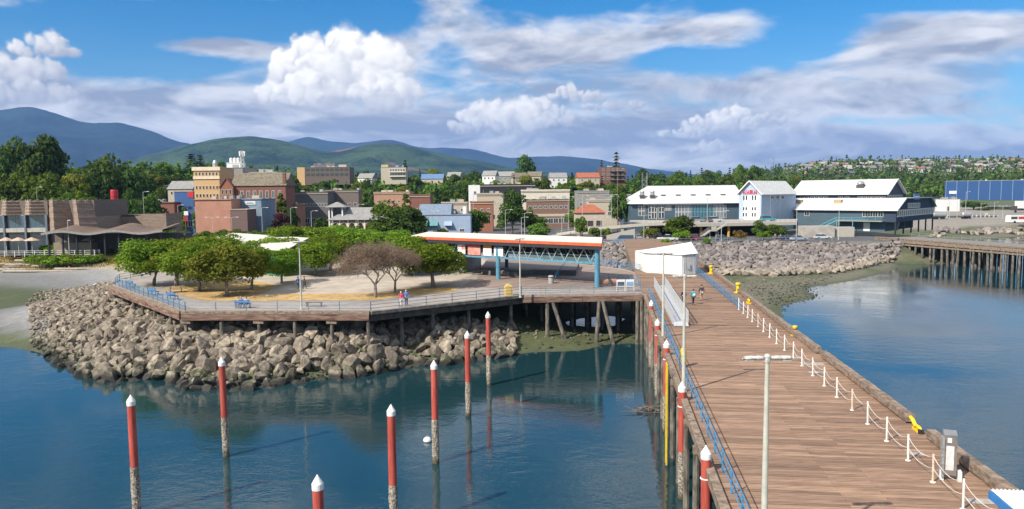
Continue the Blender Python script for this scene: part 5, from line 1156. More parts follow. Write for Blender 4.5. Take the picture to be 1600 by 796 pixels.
# upper hall
Cb = ground_pt(1384, 252); L3 = -along(1236, Cb, EX); W3 = 17.0; eh = thing('mall_upper_hall', 'upper dark mall hall with white metal roof and window band', 'building', Cb, TH); e3 = zpx(303.5, 256); r3_ = zpx(282, 262)
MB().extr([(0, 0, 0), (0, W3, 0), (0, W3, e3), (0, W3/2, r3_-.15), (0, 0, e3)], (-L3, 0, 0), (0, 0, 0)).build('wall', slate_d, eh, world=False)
MB().add([(-L3, -1, e3-.35), (.9, -1, e3-.35), (.9, W3/2, r3_), (-L3, W3/2, r3_), (.9, W3+1, e3-.35), (-L3, W3+1, e3-.35)], [(0, 1, 2, 3), (3, 2, 4, 5)]).build('roof', met_m, eh, world=False)
MB().bar((.92, -1, e3-.35), (.92, W3/2, r3_), .14, .34).bar((.92, W3/2, r3_), (.92, W3+1, e3-.35), .14, .34).build('gable_trim', white_m, eh, world=False); MB().bar((-L3, -1.05, e3-.4), (.9, -1.05, e3-.4), .12, .28).build('fascia', white_m, eh, world=False)
def lx(px, C_): return along(px, C_, EX)
for px in (1253, 1260, 1269, 1276, 1283, 1290, 1313, 1323, 1343, 1350, 1357, 1365, 1373, 1379): window(eh, lx(px, Cb), e3-2.0, 1.5, 1.7)
for k in range(8): window(eh, 0, e3-1.6, 1.6, 1.6, y=1.4+k*2.0, face='right')
xv = lx(1338, Cb); v_ = MB().box((xv, 3.6, e3+2.0), (2.6, 1.6, 1.8)).build('roof_unit', dgrey_m, eh, world=False); MB().lathe((xv, 3.6, e3+2.9), [(.9, 0), (1.3, .3), (1.2, .9), (.5, 1.4)], 10).build('vent_dome', metal_m, v_, world=False)
# lower wing with projecting glazed end
Cl = ground_pt(1383, 236); L4 = -along(1218, Cl, EX); W4 = along(1452, Cl, EY)*.86; lw4 = thing('mall_lower_wing', 'lower slate blue mall wing with white roof, window band and bay above the dock', 'building', Cl, TH); e4 = zpx(329.5, 240); r4 = zpx(311.5, 250); zov = zpx(346, 240)
yr = 9.0
MB().extr([(0, 0, 0), (0, yr+4, 0), (0, yr+4, r4-.4), (0, yr, r4-.2), (0, 0, e4)], (-L4, 0, 0), (-.02, 0, 0)).build('wall', slate_m, lw4, world=False)
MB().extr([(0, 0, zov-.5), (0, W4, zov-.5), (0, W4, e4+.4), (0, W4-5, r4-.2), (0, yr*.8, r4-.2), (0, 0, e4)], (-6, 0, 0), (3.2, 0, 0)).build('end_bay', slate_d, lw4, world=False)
MB().add([(-L4, -1, e4-.1), (3.9, -1, e4-.1), (3.9, yr*.8, r4), (-L4+2.5, yr*.8, r4), (3.9, W4-5, r4), (-L4+2.5, W4-5, r4), (3.9, W4+.8, e4+.2), (-6, W4+.8, e4+.2), (-6, W4-5, r4)], [(0, 1, 2, 3), (3, 2, 4, 5), (8, 4, 6, 7)]).build('roof', met_m, lw4, world=False)
MB().bar((-L4, -1.05, e4-.15), (3.9, -1.05, e4-.15), .12, .28).build('fascia', white_m, lw4, world=False); MB().bar((3.95, -1, e4-.1), (3.95, yr*.8, r4), .14, .3).bar((3.95, yr*.8, r4), (3.95, W4-5, r4), .14, .3).bar((3.95, W4-5, r4), (3.95, W4+.8, e4+.2), .14, .3).build('gable_trim', white_m, lw4, world=False)
for z_ in (e4-.15, e4-2.15): MB().box((3.28, W4/2+.2, z_), (.1, W4-1.2, .22)).build('trim_band', white_m, lw4, world=False)
for z_ in (e4+.35, e4+1.85): MB().box((3.28, W4*.30+5.2, z_), (.1, 12.4, .16)).build('trim_band', white_m, lw4, world=False)
nw = int(W4/1.9)
for k in range(nw): window(lw4, 3.2, e4-1.15, 1.5, 1.7, y=1.0+(W4-1.6)*(k+.5)/nw, face='right')
for k in range(nw+1): MB().box((3.3, 1.0+(W4-1.6)*k/nw, e4-1.15), (.12, .34, 1.9)).build('mullion', white_m, lw4, world=False)
for k in range(8): MB().box((3.3, W4*.30-.88+k*1.75, e4+1.1), (.12, .3, 1.5)).build('mullion', white_m, lw4, world=False)
for k in range(7): window(lw4, 3.2, e4+1.1, 1.5, 1.3, y=W4*.30+k*1.75, face='right')
sg = MB().box((3.5, W4*.48, r4+.35), (.15, 6.0, 2.0)).build('blue_sign', mat('sign_blue', (.10, .22, .48), .5), lw4, world=False); MB().box((3.6, W4*.48, r4+.4), (.06, 4.6, .35)).build('sign_stripe', white_m, sg, world=False)
for px in (1239, 1261, 1352, 1360, 1368, 1376): window(lw4, lx(px, Cl), e4-1.4, 1.7, 1.8)
MB().box((lx(1355, Cl), -.05, 1.4), (2.0, .12, 2.8)).build('door', white_m, lw4, world=False)
for k in range(6): MB().box((3.0, .3+(W4-.6)*k/5, (zov-.5)/2-.5), (.4, .4, zov+.5)).build('post', black_m, lw4, world=False)
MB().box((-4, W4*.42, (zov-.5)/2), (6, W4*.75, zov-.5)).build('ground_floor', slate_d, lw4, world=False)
for k in range(6): window(lw4, -1.0, 2.0, 1.7, 1.6, y=3+k*2.6, face='right')
for px in (1302, 1240): MB().box((lx(px, Cl), 4.2, e4+(r4-e4)*.5+.6), (2.4, 1.6, 1.5)).build('roof_unit', mat('tan_unit', (.40, .30, .18), .7), lw4, world=False)
# balcony with teal rail and stair
zb_ = zpx(347, 240); xA, xB = lx(1312, Cl), 0.0
MB().box(((xA+xB)/2, -1.5, zb_), (xB-xA, 3, .25)).build('balcony_deck', mat('deck_grey', (.3, .3, .28), .8), lw4, world=False)
mb = MB()
for z in (.5, 1.1): mb.bar((xA, -3, zb_+z), (xB, -3, zb_+z), .09)
k = xA
while k <= xB: mb.bar((k, -3, zb_), (k, -3, zb_+1.1), .09); k += 2.5
mb.build('balcony_rail', teal_m, lw4, world=False)
xS = lx(1283, Cl); mb = MB(); mb.bar((xS, -2.2, .1), (xA, -2.2, zb_), .25, .3).bar((xS, -3, .1), (xA, -3, zb_), .25, .3).bar((xS, -3, 1.2), (xA, -3, zb_+1.1), .09).bar((xS, -2.2, 1.2), (xA, -2.2, zb_+1.1), .09); mb.build('stair', teal_m, lw4, world=False)
for f in range(14): MB().box((xS+(xA-xS)*f/14, -2.6, .1+(zb_)*f/14), (.3, .9, .05)).build('tread', teal_m, lw4, world=False)
for x in (xA+.3, xB-9): MB().box((x, -2.9, zb_/2), (.2, .2, zb_)).build('balcony_post', teal_m, lw4, world=False)
# parking deck
pk = thing('parking_deck', 'raised concrete parking deck on columns before the mall', 'parking deck', (PD(1130, 350, 214).x, 214, G)); ox = pk.location.x
X = lambda px, d=214: PD(px, 350, d).x-ox
mb = MB(); mb.prism([(X(1040), 0), (X(1256), 6), (X(1256, 240), 31), (X(985, 246), 34)], ZD-G-.5, ZD-G); mb.build('slab', conc_m, pk, world=False)
mb = MB(); mb.bar((X(1040), -.1, ZD-G-.35), (X(1256), 5.9, ZD-G-.35), .3, .95); mb.build('edge_beam', mat('pale_concrete', (.42, .39, .33), .85, var=.08), pk, world=False)
for px, y in ((1062, 3), (1100, 3.5), (1145, 4), (1225, 6.5), (1232, 6.5)):
    cpt = MB().tube((X(px), y, 0), (X(px), y, ZD-G-.5), .4, n=10).build('column', mat('yellow_column', (.55, .33, .06), .7) if px in (1145, 1110, 1100) else conc_m, pk, world=False)
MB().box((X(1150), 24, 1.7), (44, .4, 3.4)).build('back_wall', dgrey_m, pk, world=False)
mb = MB()
for z in (.45, .95): mb.bar((X(1040), .1, ZD-G+z), (X(1256), 6.1, ZD-G+z), .07)
for k in range(26): f = k/25; mb.bar((X(1040)+(X(1256)-X(1040))*f, .1+6*f, ZD-G), (X(1040)+(X(1256)-X(1040))*f, .1+6*f, ZD-G+1), .07)
mb.build('guard_rail', metal_m, pk, world=False)
st = thing('deck_stair', 'concrete stair with landing going down from the parking deck', 'stair', (X(1100)+ox, 209, G)); X2 = lambda px: PD(px, 360, 209).x-st.location.x
for x0, x1, z0, z1 in ((1093, 1110, .2, 2.4), (1118, 1135, 2.4, 4.2)):
    MB().bar((X2(x0), 0, z0), (X2(x1), 0, z1), 1.6, .35).build('flight', conc_m, st, world=False)
    for s in (-.8, .8): MB().bar((X2(x0), s, z0+1), (X2(x1), s, z1+1), .07).bar((X2(x0), s, z0+.5), (X2(x1), s, z1+.5), .06).build('handrail', metal_m, st, world=False)
MB().box((X2(1114), 0, 2.3), (X2(1119)-X2(1109), 1.8, .3)).build('landing', conc_m, st, world=False); MB().box((X2(1114), -.9, 3.0), (X2(1118)-X2(1110), .06, 1.0)).build('landing_panel', mat('pale_concrete', (.42, .39, .33)), st, world=False)
for px in (1109, 1119, 1122): MB().box((X2(px), 0, 1.1), (.3, .3, 2.2)).build('support', conc_m, st, world=False)
# curved road ramp up to the deck
rp = thing('road_ramp', 'curving concrete road ramp with parapet rising to the parking deck', 'ramp', (PD(960, 355, 212).x, 212, G)); xo = rp.location.x
ptsr = [(870, 362, 226, .4), (900, 357, 222, 1.4), (930, 352, 219, 2.3), (970, 348, 217, 3.1), (1010, 346, 216, 3.7), (1044, 346, 215.5, 3.95)]
for k in range(len(ptsr)-1):
    (xa, ya, da, za), (xb, yb, db, zb) = ptsr[k], ptsr[k+1]; A = Vector((PD(xa, ya, da).x-xo, da-212, za)); B = Vector((PD(xb, yb, db).x-xo, db-212, zb))
    MB().bar(A+Vector((0, 3, -.2)), B+Vector((0, 3, -.2)), 6, .5).build('road_slab', conc_m, rp, world=False); MB().bar(A+Vector((0, -.1, .25)), B+Vector((0, -.1, .25)), .3, .9).build('parapet', mat('pale_concrete', (.42, .39, .33)), rp, world=False)
    mb = MB().bar(A+Vector((0, -.1, 1.3)), B+Vector((0, -.1, 1.3)), .07)
    for q in range(5): c = A.lerp(B, q/5); mb.bar(c+Vector((0, -.1, .6)), c+Vector((0, -.1, 1.3)), .07)
    mb.build('guard_rail', metal_m, rp, world=False); MB().box((A.x, 2, A.z/2-.4), (.7, .7, max(.3, A.z))).build('pier', conc_m, rp, world=False)
MB().extr([(PD(948, 370, 209).x-xo, 0, 0), (PD(992, 370, 209).x-xo, 0, 0), (PD(992, 370, 209).x-xo, 0, 3.0), (PD(948, 370, 209).x-xo, 0, 1.2)], (0, -3, 0), (0, -2.4, 0)).build('wing_wall', mat('pale_concrete', (.42, .39, .33)), rp, world=False)
p = PD(1262, 365, 212); r = thing('concrete_tank_wall', 'low concrete enclosure beside the mall stair', 'wall', (p.x, p.y, G)); MB().box((2.4, 0, 1.6), (9, 4, 3.2)).build('wall', conc_m, r, world=False); MB().box((10, .5, 1.4), (6, 3, 2.8)).build('return_wall', mat('pale_concrete', (.42, .39, .33)), r, world=False)
# lattice tower behind the mall
p = PD(1007, 303, 300); r = thing('lattice_tower', 'steel lattice tower behind the left end of the mall roof', 'tower', (p.x, 300, G)); ht = PD(1007, 270, 300).z-G; mb = MB()
for sx, sy in ((-1, -1), (1, -1), (1, 1), (-1, 1)): MB().bar((sx*.9, sy*.9, 0), (sx*.9, sy*.9, ht), .12).build('leg', metal_m, r, world=False)
for k in range(int(ht/1.8)):
    z = k*1.8; mb.bar((-.9, -.9, z), (.9, -.9, z+1.8), .08).bar((.9, -.9, z), (.9, .9, z+1.8), .08).bar((-.9, -.9, z), (.9, -.9, z), .08)
mb.build('bracing', metal_m, r, world=False)
# blue warehouse
r, w, h = bldg('blue_warehouse', 'blue metal warehouse with white corner trims at the far right', 1490, 1640, 283, 560, 30, mat('warehouse_blue', (.022, .075, .21), .6, var=.12), roofm=mat('blue_white_roof', (.5, .55, .6), .6), yaw=-.5)
for k in range(11): MB().box((-w/2+.2+k*(w-.4)/10, -.1, h/2), (.22, .2, h)).build('panel_joint', pblue_m, r, world=False)
MB().box((-w/2+5, -.1, h*.55), (5, .15, 2.2)).build('sign_panel', white_m, r, world=False); MB().box((w*.33, -.15, h/2), (2.6, .2, h)).build('corner_trim', white_m, r, world=False)
r, w, h = bldg('white_shed', 'small white shed with low roof left of the blue warehouse', 1474, 1500, 312, 440, 8, white_m, roofm=roofw_m); MB().box((-w*.2, -.05, 1.6), (1.2, .1, 2.6)).build('door', dgrey_m, r, world=False)
# trailers, truck, bus on the far quay
for k, (px0, px1, yt, yb, lab) in enumerate(((1456, 1478, 335, 346, 'silver tanker trailer nearest the mall'), (1502, 1517, 340, 346, 'short white van body trailer on the quay'))):
    a = PD(px0, yb, 330); bq = PD(px1, yb, 330); t = thing('tanker_trailer', lab, 'trailer', ((a.x+bq.x)/2, 330, G)); L = bq.x-a.x; MB().path([(-L/2, 0, 1.9), (-L/2+.4, 0, 1.9), (L/2-.4, 0, 1.9), (L/2, 0, 1.9)], [.7, 1.1, 1.1, .7], 14).build('tank', metal_m, t, world=False, smooth=False); MB().box((0, 0, .7), (L*.8, 1.6, .25)).build('chassis', black_m, t, world=False)
    for x in (-L*.3, -L*.2, L*.25): 
        for s in (-.9, .9): MB().tube((x, s-.12, .5), (x, s+.12, .5), .5, n=10).build('wheel', black_m, t, world=False)
gq = 'long pale boat sheds on the quay'
for k, (px0, px1) in enumerate(((1480, 1506), (1518, 1560))):
    r, w, h = bldg('quay_shed', ('long low pale grey shed on the quay left of the pickup row', 'long low pale grey shed on the quay nearest the bus')[k], px0, px1, 338, 345, 8, mat('pale_shed', (.45, .46, .46), .6), roofm=roofw_m); win_row(r, 6, -w/2+.3, w/2-.3, h*.4, 1.2, 1.6, fm=dgrey_m)
a = PD(1577, 350, 303); t = thing('white_bus', 'white bus with red side panel at the right edge', 'bus', (a.x+5.2, 303, Hs(a.x+5, 303))); bl = 10.5
MB().extr([(-bl/2, 0, .4), (bl/2, 0, .4), (bl/2, 0, 3.2), (-bl/2+.6, 0, 3.2), (-bl/2, 0, 2.6)], (0, 0, 0), (0, 2.5, 0)).build('body', white_m, t, world=False); MB().box((1.2, -.02, 2.2), (5.4, .05, 1.0)).build('red_panel', red_m, t, world=False); MB().box((-3.2, -.02, 2.2), (2.6, .05, 1.0)).build('window', glass_m, t, world=False)
for x in (-3, 3): MB().tube((x, -.05, .5), (x, .25, .5), .5, n=12).build('wheel', black_m, t, world=False)
a = PD(1594, 322, 400); t = thing('box_truck', 'white box truck above the bus at the right edge', 'truck', (a.x, 400, G)); MB().box((2, 1, 4.5), (7, 2.4, 4)).build('cargo_box', white_m, t, world=False); MB().box((-2.6, 1, 2.6), (2, 2.3, 2.4)).build('cab', dgrey_m, t, world=False); MB().box((1, 1, 1.6), (8, 1.2, .5)).build('chassis', black_m, t, world=False)
for x in (-2.4, 3.5): MB().tube((x, -.2, .8), (x, .2, .8), .6, n=10).build('wheel', black_m, t, world=False)
for px, yt, yb, d in ((1402, 340, 373, 238), (1425, 312, 352, 300), (1483, 308, 345, 340), (1495, 315, 345, 340), (1508, 300, 345, 345), (1480, 318, 345, 345), (1532, 318, 345, 345), (1553, 316, 345, 345), (1566, 322, 350, 330), (1244, 320, 380, 197), (1310, 328, 378, 200), (1026, 325, 350, 218), (1105, 310, 345, 218), (1006, 337, 380, 197), (1127, 330, 376, 200), (939, 340, 382, 197), (878, 335, 380, 200), (955, 305, 340, 230), (910, 306, 350, 225), (888, 308, 345, 240), (740, 303, 345, 250), (790, 328, 375, 205), (676, 330, 375, 205), (560, 320, 362, 220), (487, 330, 362, 215), (410, 325, 362, 212), (455, 325, 360, 215), (363, 340, 372, 205), (333, 340, 372, 207), (815, 340, 378, 205), (820, 333, 378, 205)):
    pend(lamp(px, yb, yt, G, 'x', d=d, arms=1+(px % 3 == 0), group='poles along the shore streets', r=.1, armlen=1.4), px, 'slim grey street lamp standing %s' % (mark(px).replace('behind', 'before').replace('above', 'before').replace('below', 'before') if px < 1240 else 'before the lower mall wing' if px < 1420 else 'on the far quay'))
mast = [(965, 245, 300, 250), (1166, 275, 300, 420), (1208, 247, 280, 500)]
for k, (px, yt, yb, d) in enumerate(mast):
    z0 = Hs(PD(px, yb, d).x, d); t = thing('utility_pole', ('tall brown utility pole left of the mall', 'utility pole behind the mall tower', 'thin flagpole mast above the upper mall roof')[k], 'pole', (PD(px, yb, d).x, d, z0)); h = PD(px, yt, d).z-z0; MB().tube((0, 0, 0), (0, 0, h), .16, .1, 7).build('pole', bark_m, t, world=False); MB().bar((-1.2, 0, h-.6), (1.2, 0, h-.6), .14).build('crossarm', bark_m, t, world=False)
# ================================================================ RIGHT DOCK
dk = thing('timber_dock', 'old timber dock on many piles below the mall at right', 'dock', (P(1500, 380, 5.5).x, P(1500, 380, 5.5).y, 5.5))
A = P(1368, 373, 5.2); B = P(1700, 396, 5.5); A.z = B.z = 5.4; dv = (B-A).normalized(); nv = Vector((-dv.y, dv.x, 0)); Lk = (B-A).length
MB().prism([(q.x, q.y) for q in (A, B, B+nv*13, A+nv*13)], 5.1, 5.4).build('deck', mat('grey_dock_deck', (.20, .185, .165), .9, var=.2, scale=1.5), dk)
for z, w_ in ((4.95, .75), (4.15, .4)): MB().bar(Vector((A.x, A.y, z))-nv*.15, Vector((B.x, B.y, z))-nv*.15, .4, w_).build('side_beam', timber_m, dk)
MB().bar(Vector((A.x, A.y, 5.6)), Vector((B.x, B.y, 5.6)), .35, .32).build('kerb_beam', timber_m, dk)
rk = random.Random(9); s = 9.0
while s < Lk:
    for rowk, off in enumerate((0, 3.2, 6.4, 9.6, 12.6)):
        q = A+dv*(s+rk.uniform(-.5, .5)+rowk*.3)+nv*off; MB().tube((q.x+rk.uniform(-.25, .25), q.y, -2), (q.x, q.y, 5.05 if rowk else 5.5), rk.uniform(.26, .36), .24, 8).build('pile', pile_m, dk)
    s += rk.uniform(1.4, 2.2)
mb = MB(); q0 = A+nv*12; q1 = B+nv*12
for k in range(22): c = q0.lerp(q1, k/21); MB().bar((c.x, c.y, 5.4), (c.x, c.y, 6.5), .08).build('rail_post', metal_m, dk)
for z in (.5, 1.1): MB().bar((q0.x, q0.y, 5.4+z), (q1.x, q1.y, 5.4+z), .06).build('rail', metal_m, dk)
# ================================================================ HOUSES ON THE FAR HILL
hm = [mat('hill_white', (.52, .50, .46), .8), mat('hill_cream', (.42, .36, .26), .8), mat('hill_grey', (.25, .26, .27), .8), mat('hill_tan', (.30, .22, .16), .8)]; rm_ = [mat('hill_roof_grey', (.22, .21, .20), .9), mat('hill_roof_dark', (.09, .085, .085), .9), mat('hill_roof_red', (.26, .13, .09), .9), mat('hill_roof_pale', (.36, .34, .31), .9)]
HP = []
for wmt in hm:
    for rmt in rm_:
        wall = MB().box((0, 0, 2.0), (12, 8, 6)).mesh('wall', wmt); roof = gable(MB(), -6, 6, -4, 4, 5.02, 8.0, 'x', .7).mesh('roof', rmt)
        HP.append((wall, roof))
wnd = MB()
for x in (-4, -1.4, 1.4, 4): wnd.box((x, -4.03, 3.0), (1.3, .08, 1.4))
wnd_me = MB().box((0, -4.03, 3.0), (1.4, .08, 1.5)).mesh('window', glass_m)
def hit(px, py, d0=400, d1=3200):
    ds = np.geomspace(d0, d1, 160); rr = ray(px, py); xs = rr.x/rr.y*ds; zs = CZ+rr.z/rr.y*ds; g = H(xs, ds); k = np.nonzero(zs < g)[0]
    return None if len(k) == 0 else (xs[k[0]], ds[k[0]], g[k[0]])
hr = random.Random(31); nh = 0; tries = 0; used = []
lab_h = 'small house among the many on the far hillside at right'
while nh < 130 and tries < 1500:
    tries += 1; px = hr.uniform(1090, 1640); py = hr.uniform(244, 272) if px > 1330 else hr.uniform(258, 274)
    if hr.random() > (.25+.75*sstep(np.array(px), 1100, 1400)): continue
    q = hit(px, py)
    if q is None or any(abs(px-u[0]) < 7 and abs(py-u[1]) < 2.4 for u in used): continue
    used.append((px, py)); hi_ = hr.choice((0, 1, 3, 4, 5, 7, 8, 9, 11, 12, 13, 2)); wall, roof = HP[hi_]; t = thing('hill_house', lab_h, 'house', (q[0], q[1], q[2]+1.5), hr.uniform(-.6, .6) if hr.random() < .7 else hr.uniform(1, 2), 'houses on the far hillside at right', hr.uniform(.8, 1.3))
    link('wall', wall, t); link('roof', roof, t); pend(t, px, '%s %s-roofed house %s on far hill %s' % (('white', 'cream', 'grey', 'tan')[hi_//4], ('grey', 'dark', 'red', 'pale')[hi_ % 4], 'high' if py < 257 else 'low', mark(px)))
    for x in (-3.8, 0, 3.8): link('window', wnd_me, t, loc=(x, 0, 0))
    nh += 1
for k in range(34):
    px = hr.uniform(260, 1100); q = hit(px, hr.uniform(266, 278), 620)
    if q is None: continue
    wall, roof = hr.choice(HP); t = thing('hill_house', 'small distant house half hidden in woods behind the bluff', 'house', (q[0], q[1], q[2]+2), hr.uniform(-.6, .6), 'distant houses in the woods behind the bluff', hr.uniform(.8, 1.2)); link('wall', wall, t); link('roof', roof, t); pend(t, px, 'distant house half hidden in woods %s' % mark(px))
settle()
# ================================================================ MOORING PILES
pred_m = mat('red_pile_paint', (.34, .055, .04), .55, scale=1.5, c2=(.50, .105, .075), stretch=(5, 5, .5), spec=.3, obj_rand=.12, bump=.15, bscale=6); capw_m = mat('white_cap', (.70, .69, .65), .6, c2=(.84, .83, .81), scale=5)
barn_m = bpy.data.materials.new('barnacled_pile'); barn_m.use_nodes = True; T = NT(barn_m.node_tree); b = T.n['Principled BSDF']; b.inputs['Roughness'].default_value = .9
pos = T.node('ShaderNodeNewGeometry').outputs['Position']; zz = T.sep(pos)[2]
cc = T.mix(T.ramp(T.noise(pos, 9, 4, .7), .42, .6), (.13, .105, .075), (.50, .44, .36)); cc = T.mix(T.ramp(T.m('ADD', zz, T.m('MULTIPLY', T.noise(pos, 2, 3), 1.4)), 1.6, .5), cc, (.06, .058, .03)); T.l.new(cc, b.inputs['Base Color'])
bn = T.node('ShaderNodeBump'); bn.inputs['Strength'].default_value = 1; bn.inputs['Distance'].default_value = .06; T.inp(bn.inputs['Height'], T.noise(pos, 11, 4, .7)); T.l.new(bn.outputs[0], b.inputs['Normal'])
ZP = 7.2; prnd = random.Random(12)
def mooring(px, py, label, ring=False, group='red mooring piles'):
    p = P(px, py, ZP+.0); t = thing('mooring_pile', label, 'pile', (p.x, p.y, 0), 0, group); t.rotation_euler = (prnd.uniform(-.006, .006), prnd.uniform(-.008, .004), 0)
    zr_ = 2.9+prnd.uniform(-.25, .25)
    MB().tube((0, 0, zr_), (0, 0, ZP-.62), .225, .22, 20, False).build('shaft', pred_m, t, world=False, smooth=True)
    mb = MB(); n = 14; rr = [];
    for k in range(14):
        z = -3+(zr_+3)*k/13; o = len(mb.v)
        for j in range(n): a = 2*math.pi*j/n; q = .235+prnd.uniform(-.012, .03)*(1 if k < 13 else 0); mb.v.append((q*math.cos(a), q*math.sin(a), z))
        if k: mb.f += [(o-n+j, o-n+(j+1) % n, o+(j+1) % n, o+j) for j in range(n)]
    mb.build('barnacled_base', barn_m, t, world=False)
    MB().lathe((0, 0, ZP-.62), [(.235, 0), (.24, .24), (.225, .27), (.012, .62)], 20).build('cap', capw_m, t, world=False)
    if ring: MB().lathe((0, 0, ZP-1.55), [(.25, 0), (.26, .03), (.25, .06)], 16).build('rope_ring', capw_m, t, world=False)
for px, py, lab, ring in ((204, 617, 'red mooring pile with white cap, leftmost in the basin', 0), (347, 558, 'red mooring pile before the rock bank, second from left', 0), (497, 742, 'nearest free red pile, cut by the bottom edge', 0), (611, 632, 'red mooring pile cut by the bottom edge, middle of the basin', 0), (678, 563, 'red mooring pile beside the white floating buoy', 0), (730, 517, 'red mooring pile right of the buoy pile, before the rocks', 0), (763, 487, 'farthest free red pile in front of the dark deck edge', 0),
                         (1018, 469, 'farthest red pile beside the pier, at the plaza corner', 0), (1028, 498, 'second farthest red pile beside the pier', 1), (1041, 531, 'third farthest red pile beside the pier, near the yellow ladder', 1), (1067, 596, 'second nearest red pile beside the pier', 1), (1105, 696, 'nearest red pile beside the pier, at the bottom edge', 1)):
    mooring(px, py, lab, ring)
# ================================================================ RAILINGS
def railing(name, label, pts, hgt=1.07, step=2.4, nr=3, m=None, r=.032, z=D, group=None, pr=.045, skip=None):
    m = m or blue_m; pts = [Vector((p.x, p.y, z)) for p in pts]; t = thing(name, label, 'railing', pts[0], 0, group)
    for a, b_ in zip(pts[:-1], pts[1:]):
        n = max(1, round((b_-a).length/step))
        for k in range(n+1): q = a.lerp(b_, k/n); MB().tube(q, q+Vector((0, 0, hgt)), pr, n=6).build('post', m, t)
        for j in range(nr): h = Vector((0, 0, hgt*(j+1)/nr-.02)); MB().tube(a+h, b_+h, r, n=6).build('rail', m, t)
    return t
rail_f = mat('faded_blue_rail', (.13, .22, .30), .55, var=.3, scale=2)
railing('pier_railing', 'long blue railing along the left edge of the pier', [PP(-14, .02), PP(22, .02), PP(61, .02)], nr=3, r=.026, pr=.038)
railing('pier_railing', 'blue railing on the right side of the pier by the yellow bollard', [PP(48.5, 8.8), PP(85, 8.5)], nr=4, step=2.2)
ins = lambda a, b_: (b_-a).normalized()
pA, pB, pC, pD_, pE = pe[0]+Vector((.5, .5, 0)), pe[1]+Vector((.1, .5, 0)), pe[2]+Vector((0, .5, 0)), Dcor+Vector((0, .5, 0)), Ecor+Vector((0, .5, 0))
railing('plaza_railing', 'bright blue railing along the left slanting edge of the plaza', [pA, pB], nr=4, step=2.1)
railing('plaza_railing', 'thin faded blue railing along the front plaza edge above the rocks', [pB, pC], nr=3, m=rail_f, step=3.2)
railing('plaza_railing', 'railing along the curved plaza edge beside the yellow locker', [pC, pC.lerp(pD_, .5)+Vector((.1, -.05, 0)), pD_], nr=3, m=rail_f, step=2.9)
railing('plaza_railing', 'pale railing before the pavilion between the locker and the pier', [pD_, pE], nr=4, m=rail_f, step=3.0)
railing('plaza_railing', 'railing at the left back corner of the plaza above the beach', [pA, P(187, 440, D), P(236, 431, D)], nr=3, step=2.6, m=rail_f)
railing('boardwalk_railing', 'pale blue railing along the back of the boardwalk beside the white shed', [P(1000, 424, D), P(935, 414, D), P(850, 406.5, D), P(770, 400, D)], nr=4, m=blue_m, step=2.6)
railing('ramp_railing', 'blue grey ramp railing beside the pavilion stage', [P(868, 438, D), P(882, 420, D)], nr=4, m=blue_m, step=1.6)
railing('ramp_railing', 'blue ramp railing behind the white notice boards', [P(935, 438, D), P(1000, 447, D)], nr=4, step=2, m=blue_m)
railing('shore_fence', 'low wire fence with slim posts along the riprap top', [P(940, 381, G), P(1100, 380, G), P(1300, 377.5, G)], hgt=1.2, nr=2, m=metal_m, step=3.2, z=G)
# ================================================================ ROPE BARRIER
rope_m = mat('white_rope', (.62, .58, .52), .8); postw_m = mat('white_post', (.74, .71, .66), .6, var=.08, scale=3); rpost_m = mat('rusty_post', (.62, .50, .38), .7, var=.2, scale=4)
def proj(v):
    d = Vector(v)-Vector((0, 0, CZ)); k = d.dot(fwd); return 800+F*d.dot(rt)/k, 398-F*d.dot(up)/k
def s_for_px(px, t):
    lo, hi = -14, 100
    for _ in range(50):
        m_ = (lo+hi)/2
        if proj(PP(m_, t))[0] > px: lo = m_
        else: hi = m_
    return (lo+hi)/2
rb_ = thing('rope_barrier', 'row of white posts with two sagging ropes along the right of the pier', 'barrier', PP(0, 8.72))
ss = [s_for_px(x, 8.72) for x in (1154, 1161, 1168, 1175.6, 1184, 1193, 1202.7, 1214, 1225.6, 1239, 1253, 1270, 1288, 1308, 1330.6, 1355, 1385, 1419, 1457, 1505, 1560, 1630)]
tops = []
for k, s in enumerate(ss):
    q = PP(s, 8.72+prnd.uniform(-.03, .03)); tp = q+Vector((prnd.uniform(-.03, .03), 0, 1.24)); MB().tube(q, tp, .045, n=8).build('post', rpost_m if k in (4, 14, 18) else postw_m, rb_); MB().lathe(q, [(.12, 0), (.12, .03)], 8).build('foot_plate', postw_m, rb_); tops.append(tp)
for a, b_ in zip(tops[:-1], tops[1:]):
    for h, sg in ((.10, .30), (.62, .22)):
        if h > .5 and prnd.random() < .25: continue
        MB().path([a.lerp(b_, f)+Vector((0, 0, -h-sg*4*f*(1-f)*prnd.uniform(.9, 1.1))) for f in np.linspace(0, 1, 8)], [.014]*8, 5).build('rope', rope_m, rb_)
